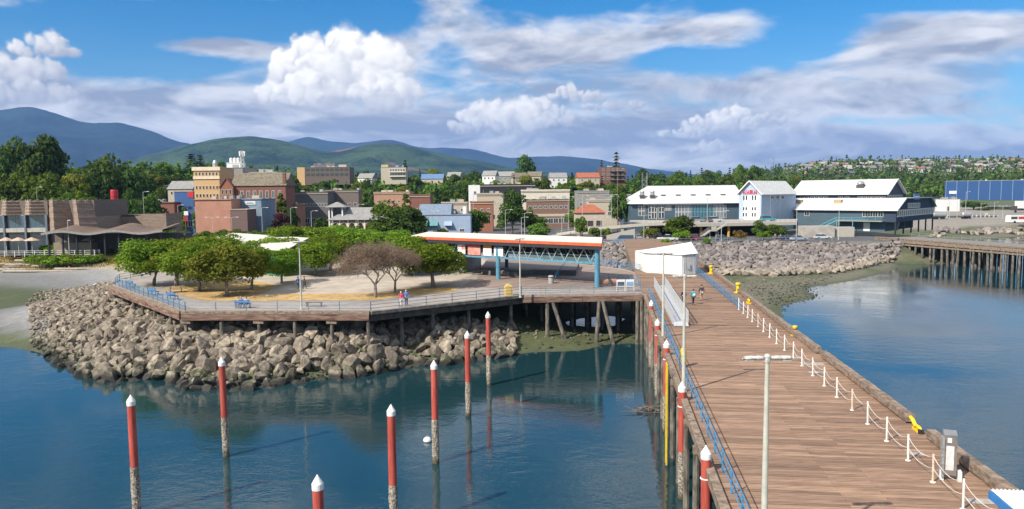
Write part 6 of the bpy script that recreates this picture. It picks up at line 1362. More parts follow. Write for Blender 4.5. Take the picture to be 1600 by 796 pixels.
# ================================================================ PIER LAMPS
lampp_m = mat('lamp_pole_paint', (.47, .47, .40), .55, var=.12, scale=2.5); head_m = mat('lamp_head_grey', (.48, .47, .44), .6, var=.25, scale=9)
def pier_lamp(loc, h, label, rz=0.0, r0=.105):
    t = thing('pier_lamp', label, 'lamp post', loc, rz, 'double headed lamps')
    MB().lathe((0, 0, 0), [(r0*2, 0), (r0*2, .05), (r0*1.15, .1), (r0*.62, h)], 14).build('pole', lampp_m, t, world=False, smooth=False)
    MB().lathe((0, 0, h-.12), [(r0*.9, 0), (r0*.95, .2), (r0*.5, .26)], 12).build('pole_cap', head_m, t, world=False)
    for s in (-1, 1):
        hd = MB(); n = 10
        prof = [(.06, .05, .05), (.18, .075, .06), (.30, .10, .075), (.38, .075, .06), (.5, .12, .07), (.68, .13, .065), (.78, .06, .04)]
        for x, w_, hh_ in prof:
            for j in range(n): a = 2*math.pi*j/n; hd.v.append((s*x, w_*math.cos(a), h+.02+hh_*math.sin(a)))
        for i in range(len(prof)-1):
            for j in range(n): q = (i*n+j, i*n+(j+1) % n, (i+1)*n+(j+1) % n, (i+1)*n+j); hd.f.append(q if s > 0 else q[::-1])
        hd.f.append(tuple(range(n))); hd.f.append(tuple((len(prof)-1)*n+j for j in range(n)))
        o = hd.build('lamp_head', head_m, t, world=False, smooth=True); MB().box((s*.6, 0, h-.045), (.26, .17, .03)).build('lens', mat('lens_glass', (.5, .5, .46), .25), o, world=False)
    return t
def lamp_s(px_top, py_top, t): return s_for_px(px_top, t)
pier_lamp(PP(33.3, -.32), 7.25, 'double headed pier lamp beside the aluminium gangway'); pier_lamp(PP(16.2, -.32), 7.25, 'double headed pier lamp in front of the three walkers'); pier_lamp(PP(-6.2, -.05), 7.2, 'nearest double headed pier lamp, foot outside the picture')
for px, yb, yt, lab in ((471, 484, 379, 'plaza lamp post between the sparse tree and the dry lawn'), (813, 465, 374, 'plaza lamp post at the corner beside the yellow locker')):
    p = P(px, yb, D); pier_lamp(p, PD(px, yt, p.y).z-D, lab, .8, .09)
# ================================================================ GANGWAY
alu = mat('aluminium', (.55, .56, .56), .45, var=.08, metal=.3); gw = thing('gangway', 'grey aluminium gangway with barred sides lying on the pier deck', 'gangway', PP(53, 1.7))
MB().bar(PP(39.5, 1.75, D+.28), PP(67, 1.75, D+.28), 1.25, .10).build('walkway', alu, gw); MB().bar(PP(38.6, 1.75, D+.10), PP(39.6, 1.75, D+.26), 1.35, .05).build('toe_plate', alu, gw)
for t_ in (1.06, 2.44):
    side = MB().bar(PP(39.5, t_, D+.25), PP(67, t_, D+.25), .09, .3).bar(PP(39.5, t_, D+1.35), PP(67, t_, D+1.35), .08, .08).bar(PP(39.5, t_, D+.85), PP(67, t_, D+.85), .05, .05).build('side_truss', alu, gw)
    mb = MB()
    for k in range(74): mb.bar(PP(39.5+27.5*k/73, t_, D+.35), PP(39.5+27.5*k/73, t_, D+1.33), .045 if k % 6 else .09)
    mb.build('balusters', alu, side)
# ================================================================ BOLLARDS, PEDESTAL, KIOSK, LADDER
yel = mat('yellow_paint', (.72, .50, .02), .5, var=.12, scale=3); stripe = mat('black_stripe', (.03, .03, .03), .6)
def bollard(s, t_, sc, label, stripes=False):
    p = PP(s, t_, D); o = thing('bollard', label, 'bollard', p, PA, None, sc); MB().box((0, 0, .05), (.95, .55, .1)).build('base_plate', yel if not stripes else yel, o, world=False)
    MB().lathe((0, 0, .1), [(.30, 0), (.22, .12), (.20, .75), (.31, .95), (.31, 1.08), (.24, 1.16)], 14).build('drum', yel, o, world=False, smooth=False)
    if stripes:
        for z in (.30, .68): MB().lathe((0, 0, z), [(.24, 0), (.23, .16)], 14).build('stripe', stripe, o, world=False)
bollard(s_for_px(1153, 10.9), 10.9, 1.0, 'yellow bollard beside the end of the right blue railing'); bollard(84, 10.6, 1.0, 'far yellow bollard beside the white shed'); bollard(s_for_px(1242, 11.0), 11.0, .7, 'small black striped yellow bollard in the timber edge', True)
cl = thing('mooring_cleat', 'yellow mooring cleat with a raised arm in the timber edge gap', 'cleat', PP(9.6, 10.9), PA+math.pi/2, None, .75); MB().box((0, 0, .08), (1.0, .4, .16)).build('base', yel, cl, world=False); MB().path([(-.55, 0, .22), (-.2, 0, .3), (.2, 0, .3), (.55, 0, .22)], [.09, .13, .13, .09], 10).build('horn', yel, cl, world=False); MB().path([(.1, .1, .3), (.5, .15, .62), (.85, .18, .74)], [.13, .14, .12], 10).build('arm', yel, cl, world=False)
MB().box((-.6, .05, .15), (.3, .3, .3)).build('block', stripe, cl, world=False)
cl = thing('mooring_cleat', 'small yellow cleat left of the yellow bollard', 'cleat', PP(54, 10.6), PA+math.pi/2); MB().box((0, 0, .08), (1.0, .4, .16)).build('base', yel, cl, world=False); MB().path([(-.55, 0, .28), (-.2, 0, .36), (.2, 0, .36), (.55, 0, .28)], [.09, .14, .14, .09], 10).build('horn', yel, cl, world=False)
steel = mat('brushed_steel', (.50, .49, .47), .32, var=.12, metal=.85, scale=3); pd = thing('power_pedestal', 'tall silver power pedestal standing behind the rope barrier', 'pedestal', PP(3.0, 9.55), PA-.25)
MB().box((0, 0, 1.12), (.50, .42, 1.75), 0, .97).build('cabinet', steel, pd, world=False); MB().box((-.28, -.05, 1.0), (.09, .5, 1.7)).build('side_rail', metal_m, pd, world=False); MB().box((-.02, -.225, 1.0), (.30, .03, 1.05)).build('door', mat('pale_panel_grey', (.6, .6, .58), .5), pd, world=False); MB().box((-.05, -.23, 1.78), (.16, .02, .2)).build('label_plate', white_m, pd, world=False)
for z in (.75, 1.1, 1.45): MB().box((-.3, -.28, z), (.14, .1, .06)).build('bracket', metal_m, pd, world=False)
for x in (-.3, .38): MB().box((x, -.05, .22), (.16, .34, .44)).build('foot', mat('pale_panel_grey', (.6, .6, .58)), pd, world=False)
MB().extr([(0, 0, 1.98), (0, .42, 1.98), (0, .42, 2.12)], (-.25, -.21, 0), (.25, -.21, 0)).build('sloped_top', steel, pd, world=False)
pl_m = mat('worn_plate', (.36, .33, .30), .7, var=.15, scale=4)
for k, (s, t_, a, b_) in enumerate(((.7, 9.9, 1.2, .5), (6.1, 9.4, .8, .35), (24.5, 9.6, 1.6, .7), (22, 9.2, 1.0, .5), (26.6, 9.1, .7, .6))):
    c = PP(s, t_, D+.012); o = MB().box((0, 0, 0), (a, b_, .012)).mesh('deck_plate', pl_m); link('deck_plate', o, pier, loc=c-pier.location, rz=PA)
ks = thing('kiosk', 'small kiosk with white corrugated roof and blue fascia at the lower right corner', 'kiosk', PP(-6.9, 8.9), PA); kx, ky = 3.2, 3.8; bl_f = mat('fascia_blue', (.03, .19, .48), .5, var=.08)
MB().box((0, 0, 1.15), (kx-.3, ky-.3, 2.3)).build('wall', white_m, ks, world=False)
rfm = MB(); nrib = 26; V = []
for k in range(nrib*2+1):
    x = -kx/2+kx*k/(nrib*2); z = 2.72+(.06 if k % 2 else 0)+.0; V += [(x, -ky/2, z-.12), (x, ky/2, z)]
rfm.add(V, [(2*k, 2*k+2, 2*k+3, 2*k+1) for k in range(nrib*2)]); rfm.build('roof_sheet', mat('corrugated_white', (.60, .60, .58), .5, var=.08), ks, world=False)
for c, sz in (((-kx/2-.02, 0, 2.55), (.06, ky+.1, .26)), ((kx/2+.02, 0, 2.55), (.06, ky+.1, .26)), ((0, ky/2, 2.55), (kx, .06, .24)), ((0, -ky/2, 2.43), (kx, .06, .24))): MB().box(c, sz).build('fascia', bl_f, ks, world=False)
window(ks, -kx/2+.13, 1.5, 1.4, .8, y=0, face='left', fm=bl_f)
ld = thing('ladder', 'yellow ladder going down the side of the pier to the water', 'ladder', PP(19.2, -1.15, 0)); lp = PP(19.2, -1.15, 0)
for a in (-.24, .24): MB().bar(PP(19.2+a, -1.12, .2), PP(19.2+a, -1.12, D+1.1), .09).build('stile', yel, ld)
for k in range(21): MB().bar(PP(18.96, -1.12, .4+k*.3), PP(19.44, -1.12, .4+k*.3), .05).build('rung', yel, ld)
lr = thing('life_ring_cabinet', 'tall yellow life ring cabinet behind the left pier railing', 'cabinet', PP(22.9, .35), PA)
MB().path([(0, 0, .15), (0, 0, .3), (0, 0, 1.2), (0, 0, 1.36), (0, 0, 1.42)], [.16, .21, .21, .15, .04], 12).build('shell', yel, lr, world=False); MB().box((0, 0, .1), (.3, .3, .2)).build('foot', metal_m, lr, world=False)
lk = thing('yellow_locker', 'round topped yellow locker at the curved plaza edge', 'locker', P(795, 462.5, D), .1); MB().extr([(-.5, 0, 0), (.5, 0, 0), (.5, 0, .95)]+[(.5*math.cos(t), 0, .95+.45*math.sin(t)) for t in np.linspace(.3, math.pi-.3, 7)]+[(-.5, 0, .95)], (0, 0, 0), (0, .7, 0)).build('shell', mat('locker_yellow', (.62, .46, .12), .6), lk, world=False); MB().box((0, -.03, .65), (.7, .05, 1.0)).build('door', mat('locker_tan', (.50, .36, .12), .6), lk, world=False)
# white shed at the far pier end
sh = thing('white_shed', 'white fabric shed with rising roof at the shore end of the pier', 'shed', P(1045, 428, D)); org = sh.location
q = [P(1009, 426, D), P(1066, 430, D), P(1088, 428.5, D)]; top_ = [PD(1009, 395.5, q[0].y), PD(1065, 398.5, q[1].y), PD(1088, 396, q[2].y)]; pk_ = PD(1080, 378.5, q[2].y+3.5); lb = PD(1009.5, 390, q[0].y+3.5); bk = [Vector((q[2].x+2.0, q[2].y+7, D)), Vector((q[0].x-.5, q[0].y+7, D))]; bkt = [Vector((bk[0].x, bk[0].y, top_[2].z-.2)), Vector((bk[1].x, bk[1].y, top_[0].z-.2))]
tent_m = mat('white_fabric', (.74, .74, .72), .6, var=.05, scale=1)
MB().add(q+top_+bk+bkt, [(0, 1, 4, 3), (1, 2, 5, 4), (2, 6, 8, 5), (7, 0, 3, 9), (6, 7, 9, 8)]).build('wall', tent_m, sh)
MB().add([top_[0]-Vector((.2, .2, 0)), top_[1]+Vector((0, -.25, 0)), top_[2]+Vector((.2, -.2, 0)), pk_, lb, bkt[0], bkt[1]], [(0, 1, 3, 4), (1, 2, 3), (3, 2, 5), (4, 3, 5, 6), (0, 4, 6)]).build('roof', tent_m, sh)
for k in range(1, 9): c = q[1].lerp(q[2], k/9); MB().bar(c+Vector((0, -.05, 0)), c+Vector((0, -.05, top_[2].z-D-.1)), .06).build('wall_seam', mat('seam_grey', (.5, .5, .49), .6), sh)
for k in range(1, 6): c = q[0].lerp(q[1], k/6); MB().bar(c+Vector((0, -.04, 0)), c+Vector((0, -.04, top_[0].z-D-.1)), .03).build('wall_seam', mat('seam_grey', (.5, .5, .49)), sh)
MB().box(q[1].lerp(q[2], .35)+Vector((0, -.08, 1.3)), (.8, .06, .9), .1).build('vent_panel', mat('vent_grey', (.35, .35, .34), .6), sh)
# ================================================================ PAVILION
pv = thing('pavilion', 'open pavilion with orange edged flat roof, blue truss and banners', 'pavilion', (P(771, 436, D).x, P(771, 436, D).y, D)); Rf = P(933, 448.5, D); ax = (P(771, 436, D)-Rf).normalized(); sdv = Vector((.13, .99, 0)).normalized(); ZR = 11.75
def V3(a, b_, z): return Rf+ax*a+sdv*b_+Vector((0, 0, z-D))
LR = 33.5; cor = [V3(-.7, -1.0, 0), V3(LR, -1.0, 0), V3(LR, 10, 0), V3(-.7, 10, 0)]
og_m = mat('orange_fascia', (.50, .105, .045), .55, var=.1, scale=1); tr_m = mat('truss_blue', (.09, .25, .35), .5, var=.2, scale=2)
pts4 = [(c.x, c.y) for c in cor]; area = sum(pts4[k][0]*pts4[(k+1) % 4][1]-pts4[(k+1) % 4][0]*pts4[k][1] for k in range(4)); pts4 = pts4 if area > 0 else pts4[::-1]
MB().prism(pts4, ZR-.05, ZR+.25).build('roof', mat('pavilion_roof', (.70, .60, .52), .8, var=.06), pv)
for a, b_ in ((cor[0], cor[1]), (cor[1], cor[2]), (cor[2], cor[3]), (cor[3], cor[0])): MB().bar(Vector((a.x, a.y, ZR-.08)), Vector((b_.x, b_.y, ZR-.08)), .16, .42).build('fascia', og_m, pv)
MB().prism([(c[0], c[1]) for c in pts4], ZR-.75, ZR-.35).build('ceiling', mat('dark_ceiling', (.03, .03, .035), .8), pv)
for a in (0, 16.5, 32.5):
    for b_ in (0, 9.0):
        MB().tube(V3(a, b_, D), V3(a, b_, ZR-.5), .34 if b_ == 0 else .28, n=14).build('column', tr_m if b_ == 0 else mat('dark_blue_column', (.04, .07, .11), .6), pv)
for b_ in (0, 9.0):
    tr = MB().bar(V3(0, b_, 9.15), V3(32.5, b_, 9.15), .22, .26).bar(V3(0, b_, ZR-.7), V3(32.5, b_, ZR-.7), .2, .22).build('truss', tr_m, pv)
    for k in range(16):
        a0 = 32.5*k/16; MB().bar(V3(a0, b_, ZR-.75), V3(a0+1.02, b_, 9.2), .11).bar(V3(a0+1.02, b_, 9.2), V3(a0+2.03, b_, ZR-.75), .11).build('web_member', mat('pale_web', (.26, .34, .37), .5), tr)
MB().bar(V3(0, 9.25, 10.35), V3(32.5, 9.25, 10.35), .12, 2.0).build('shade_panel', mat('dark_ceiling', (.03, .03, .035), .8), pv)  # dark panel added behind the truss so the roof space looks shaded
for a in np.arange(1, 32, 4.06): MB().bar(V3(a, .1, 9.3), V3(a, 8.9, ZR-.8), .1).bar(V3(a, 3.4, ZR-.75), V3(a, 0, 9.2), .1).build('brace', tr_m, pv)
def banner(x0, x1, label, colt, colb, split):
    a0 = None
    def af(px):
        lo, hi = 0.0, 33.0
        for _ in range(40):
            m_ = (lo+hi)/2
            if proj(V3(m_, -.25, 10.6))[0] > px: lo = m_
            else: hi = m_
        return (lo+hi)/2
    a, b_ = af(x0), af(x1); zt, zb = ZR-.62, ZR-2.35; t = thing('banner', label, 'banner', V3((a+b_)/2, -.28, zb))
    zs_ = zb+(zt-zb)*split
    MB().bar(V3(a, -.28, (zt+zs_)/2), V3(b_, -.28, (zt+zs_)/2), .04, zt-zs_).build('upper_field', colt, t); MB().bar(V3(a, -.28, (zb+zs_)/2), V3(b_, -.28, (zb+zs_)/2), .04, zs_-zb).build('lower_field', colb, t); return t, a, b_, zt, zb
bw = mat('banner_white', (.74, .72, .70), .7); br_ = mat('banner_red', (.62, .17, .13), .7, c2=(.70, .34, .28), scale=1.5)
t, a, b_, zt_, zb_2 = banner(715, 727, 'white banner with purple top, leftmost under the orange roof', mat('banner_purple', (.25, .16, .5), .7), bw, .82); MB().bar(V3(a*.5+b_*.5, -.32, 10.4), V3(b_, -.32, 10.4), .02, .6).build('picture', br_, t)
banner(731, 750.5, 'wide red banner under the orange roof', mat('banner_deep_red', (.5, .07, .06), .7), br_, .72)
banner(755, 768, 'white banner with orange top under the orange roof', mat('banner_orange', (.75, .30, .03), .7), bw, .62); banner(772, 786, 'white banner with navy top right of the blue column', mat('banner_navy', (.10, .13, .26), .7), bw, .75)
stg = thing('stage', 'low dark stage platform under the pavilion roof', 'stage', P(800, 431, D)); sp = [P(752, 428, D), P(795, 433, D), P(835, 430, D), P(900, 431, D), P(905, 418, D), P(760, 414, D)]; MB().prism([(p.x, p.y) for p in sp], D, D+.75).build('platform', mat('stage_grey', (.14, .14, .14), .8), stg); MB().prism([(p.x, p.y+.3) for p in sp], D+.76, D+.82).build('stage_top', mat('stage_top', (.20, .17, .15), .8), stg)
bk_w = thing('backdrop_wall', 'grey concrete wall behind the left end of the pavilion', 'wall', P(735, 424, D)); MB().bar(P(722, 427, D)+Vector((0, 0, 1.7)), P(750, 421, D)+Vector((0, 0, 1.7)), .5, 3.4).build('wall', grey_m, bk_w)
trc = thing('litter_bin', 'grey litter bin beside the ramp railing', 'bin', P(861, 443, D)); MB().lathe((0, 0, 0), [(.36, 0), (.4, .9), (.42, .95), (.3, 1.1)], 14).build('body', mat('bin_grey', (.35, .35, .33), .7), trc, world=False); MB().lathe((0, 0, .8), [(.43, 0), (.43, .1)], 14).build('rim', dgrey_m, trc, world=False)
lg = thing('timber_log', 'thick pinkish log on chocks behind the pavilion column', 'log', P(948, 447, D)); a, b_ = P(937, 447.5, D)-lg.location, P(962, 446.5, D)-lg.location; MB().tube((a.x, a.y, .5), (b_.x, b_.y, .5), .45, .42, 14).build('trunk', mat('pink_wood', (.35, .19, .14), .8, var=.2, scale=3), lg, world=False); m_ = a.lerp(b_, .6); MB().box((m_.x, m_.y, .45), (.35, 1.1, .95)).build('strap', dgrey_m, lg, world=False)
nb = thing('notice_board', 'pair of white framed notice boards at the pier corner', 'notice board', P(978, 456, D)); 
for k, x in enumerate((-.65, .5)):
    for s in (-.5, .5): MB().bar((x+s, 0, 0), (x+s, 0, 1.55), .06).build('leg', white_m, nb, world=False)
    f_ = MB().box((x, -.04, 1.1), (1.05, .05, .9)).build('board', white_m, nb, world=False); MB().box((x, -.08, 1.0), (.85, .02, .5)).build('poster', mat('poster_blue', (.20, .33, .5), .6) if k else mat('poster_dark', (.06, .07, .1), .6), f_, world=False)
# ================================================================ PALE ROOFED BUILDING ON THE PLAZA
zc_ = 10.6; c1_, c2_, c3_ = P(364, 364, zc_), P(484, 372, zc_), P(452, 389, zc_); c4_ = c1_+(c3_-c2_); mc = thing('plaza_hall', 'low hall with pale flat roof and green wall among the plaza trees', 'building', ((c1_.x+c3_.x)/2, (c1_.y+c3_.y)/2, D))
MB().prism([(p.x, p.y) for p in (c4_, c3_, c2_, c1_)], zc_-.45, zc_).build('roof', roofw_m, mc); cen = (c1_+c3_)*.5; sh_ = lambda p: cen+(p-cen)*.84
MB().prism([(sh_(p).x, sh_(p).y) for p in (c4_, c3_, c2_, c1_)], D, zc_-.46).build('wall', mat('green_wall', (.05, .26, .20), .7, var=.15), mc); MB().bar(Vector((c3_.x, c3_.y, zc_-.25)), Vector((c2_.x, c2_.y, zc_-.25)), .2, .6).build('fascia', dgrey_m, mc)
for f in (.2, .5, .8): q = sh_(c4_).lerp(sh_(c3_), f); MB().box((q.x, q.y-.1, D+1.3), (2.2, .2, 2.6)).build('door', dgrey_m, mc)
# ================================================================ BENCHES, TABLES
def bench(loc, rz, label, m, L=1.8, back=True):
    t = thing('bench', label, 'bench', loc, rz)
    for k in range(3): MB().box((0, -.16+.16*k, .45), (L, .13, .05)).build('seat_slat', m, t, world=False)
    if back:
        for k in range(2): MB().box((0, .26+.03*k, .65+.18*k), (L, .04, .13)).build('back_slat', m, t, world=False)
    for s in (-1, 1):
        for y in (-.18, .2): MB().box((s*L*.42, y, .21), (.06, .06, .43)).build('leg', dgrey_m, t, world=False)
        if back: MB().bar((s*L*.42, .22, .4), (s*L*.42, .3, .95), .05).build('back_support', dgrey_m, t, world=False)
blb = mat('bench_blue', (.05, .16, .36), .6)
b0 = P(380, 481.5, D); bench(b0, math.pi, 'blue bench with a seated couple by the front plaza railing', blb); bench(P(491, 479, D), math.pi, 'low empty bench by the front plaza railing', bark_m, 1.9, False); bench(P(270, 468, D), 2.6, 'blue bench beside the left slanting railing', blb); bench(P(240, 461, D), 2.6, 'second blue bench along the left slanting railing', blb); bench(P(205, 449, D), 2.6, 'blue bench at the far left plaza corner', blb)
pt = thing('picnic_table', 'wooden picnic table beside the lawn under the left trees', 'picnic table', P(275, 457, D), .4)
for k in range(4): MB().box((0, -.3+.2*k, .74), (1.8, .17, .05)).build('top_board', pale_bark_m, pt, world=False)
for s in (-1, 1): MB().box((0, s*.68, .44), (1.8, .26, .05)).build('bench_board', pale_bark_m, pt, world=False)
for x in (-.65, .65): MB().bar((x, -.7, .02), (x, .1, .72), .09, .05).bar((x, .7, .02), (x, -.1, .72), .09, .05).bar((x, -.75, .4), (x, .75, .4), .09, .05).build('trestle', bark_m, pt, world=False)
rdp = thing('red_post', 'red post before the green wall of the plaza hall', 'post', P(446, 432, D)); MB().lathe((0, 0, 0), [(.22, 0), (.18, .1), (.18, 1.3), (.24, 1.4), (.12, 1.6)], 12).build('column', red_m, rdp, world=False); MB().box((0, -.1, .9), (.3, .2, .25)).build('outlet', red_m, rdp, world=False)
# ================================================================ PEOPLE
skin_m = mat('skin', (.48, .28, .20), .6, var=.06); shoe_m = mat('shoe', (.03, .03, .03), .6)
def skinned(name, J, Eg, m, parent, grow=0.0, sub=1, root=0):
    ks = list(J); me = bpy.data.meshes.new(name); me.from_pydata([J[k][0] for k in ks], [(ks.index(a), ks.index(b_)) for a, b_ in Eg], []); me.update(); me.materials.append(m)
    o = link(name, me, parent); md = o.modifiers.new('skin', 'SKIN'); md.use_smooth_shade = True
    for k, sv in zip(ks, me.skin_vertices[0].data): sv.radius = (J[k][1]+grow, J[k][1]*(.8 if k in ('chest', 'pelvis', 'spine') else 1)+grow); sv.use_root = False
    me.skin_vertices[0].data[root].use_root = True; s_ = o.modifiers.new('sub', 'SUBSURF'); s_.levels = sub; s_.render_levels = sub
    return o
def person(loc, rz, label, top, legs, hair=(.05, .035, .025), h=1.72, stride=.22, sit=False, shorts=False, group=None, carry=None):
    t = thing('person', label, 'person', loc, rz, group, h/1.72); st = stride
    J = {'pelvis': ((0, 0, .95), .14), 'spine': ((0, 0, 1.16), .125), 'chest': ((0, .01, 1.36), .15), 'neck': ((0, 0, 1.49), .058), 'jaw': ((0, .025, 1.56), .078), 'head': ((0, .02, 1.64), .098), 'crown': ((0, .01, 1.71), .062), 'nose': ((0, .125, 1.61), .014)}
    E_ = [('pelvis', 'spine'), ('spine', 'chest'), ('chest', 'neck'), ('neck', 'jaw'), ('jaw', 'head'), ('head', 'crown'), ('head', 'nose')]
    for s, n in ((-1, 'l'), (1, 'r')):
        a = st*s
        J.update({n+'sh': ((s*.17, 0, 1.41), .062), n+'el': ((s*.235, -.02-a*.35, 1.14), .046), n+'wr': ((s*.24, .08-a*.5, .92), .032), n+'pa': ((s*.238, .10-a*.55, .855), .034), n+'ea': ((s*.1, 0, 1.62), .018), n+'hip': ((s*.09, 0, .88), .092),
                  n+'kn': ((s*.1, a*.55+.03, .49), .062), n+'an': ((s*.1, a-.02, .09), .042), n+'to': ((s*.11, a+.15, .035), .036)})
        if sit: J.update({n+'kn': ((s*.11, .42, .93), .065), n+'an': ((s*.11, .44, .53), .043), n+'to': ((s*.12, .58, .49), .036), n+'wr': ((s*.16, .24, 1.02), .032), n+'pa': ((s*.13, .30, 1.0), .034), n+'el': ((s*.24, .03, 1.14), .046)})
        E_ += [('chest', n+'sh'), (n+'sh', n+'el'), (n+'el', n+'wr'), (n+'wr', n+'pa'), ('head', n+'ea'), ('pelvis', n+'hip'), (n+'hip', n+'kn'), (n+'kn', n+'an'), (n+'an', n+'to')]
        pp = Vector(J[n+'pa'][0])
        for f, (dx, dy, L) in enumerate(((0, .022, .062), (0, .008, .075), (0, -.008, .068), (0, -.022, .052))): J[f'{n}f{f}'] = ((pp.x+dx-s*.004, pp.y+dy*1.6+.012, pp.z-L), .0095); E_.append((n+'pa', f'{n}f{f}'))
        J[n+'th'] = ((pp.x-s*.035, pp.y+.05, pp.z-.012), .011); E_.append((n+'pa', n+'th'))
    if sit:
        for k in J: v, r0 = J[k]; J[k] = ((v[0], v[1], v[2]-.44), r0)
    skinned('body', J, E_, skin_m, t)
    jk = ['chest', 'spine', 'pelvis', 'lsh', 'lel', 'lwr', 'rsh', 'rel', 'rwr']; skinned('jacket', {k: J[k] for k in jk}, [e for e in E_ if e[0] in jk and e[1] in jk], top, t, .022)
    tk = ['pelvis', 'lhip', 'lkn', 'rhip', 'rkn']+([] if shorts else ['lan', 'ran']); skinned('shorts' if shorts else 'trousers', {k: J[k] for k in tk}, [e for e in E_ if e[0] in tk and e[1] in tk], legs, t, .016)
    for n in 'lr': skinned('shoe', {k: J[k] for k in (n+'an', n+'to')}, [(n+'an', n+'to')], shoe_m, t, .012)
    hz = -.44 if sit else 0
    MB().lathe((0, -.015, 1.585+hz), [(.075, 0), (.108, .05), (.105, .10), (.075, .15), (.02, .175)], 12).build('hair', mat('hair_%d' % int(hair[0]*1000), hair, .8), t, world=False, smooth=True)
    if carry: MB().path([(.05, -.22, 1.28), (.05, -.24, 1.1), (.05, -.2, .98)], [.10, .15, .08], 10).build('backpack', carry, t, world=False)
    return t
navy_c = mat('navy_cloth', (.025, .025, .08), .9); teal_c = mat('turquoise_cloth', (.02, .36, .45), .9); dk_c = mat('charcoal_cloth', (.05, .05, .07), .9); jean = mat('jeans', (.07, .10, .17), .9); pink_c = mat('pink_cloth', (.62, .06, .17), .9); blue_c = mat('blue_cloth', (.06, .18, .48), .9); wht_c = mat('white_cloth', (.62, .62, .60), .9); khk = mat('khaki_cloth', (.36, .29, .19), .9)
gpp = 'people'
person(P(1068, 476.5, D), .15, 'person in dark navy hooded jacket walking away on the pier, left of three', navy_c, dk_c); person(P(1083, 476.5, D), .1, 'person in turquoise jacket walking in the middle of the three on the pier', teal_c, dk_c, carry=wht_c); person(P(1096, 469.5, D), .1, 'person in dark jacket and shorts, right of the three on the pier', dk_c, khk, shorts=True, h=1.8)
person(P(627, 479, D), math.pi+.3, 'person in pink top walking beside the dry lawn', pink_c, wht_c, hair=(.5, .45, .38), h=1.66); person(P(635, 478.5, D), math.pi+.2, 'person in blue top walking next to the pink one', blue_c, jean, hair=(.4, .37, .33), h=1.8)
person(P(377, 481.5, D)+Vector((0, .02, .0)), math.pi, 'person in blue sitting on the left half of the blue bench', blue_c, jean, sit=True, hair=(.3, .26, .22)); person(P(385, 481.5, D)+Vector((0, .02, .0)), math.pi, 'person in light blue sitting on the right half of the blue bench', mat('light_blue_cloth', (.25, .38, .62), .9), dk_c, sit=True)
person(P(466, 452.5, D), .8, 'person in blue standing in shade left of the plaza lamp post', blue_c, jean); person(P(476, 452, D), -1.2, 'person in dark clothes standing in shade right of the plaza lamp post', dk_c, dk_c)
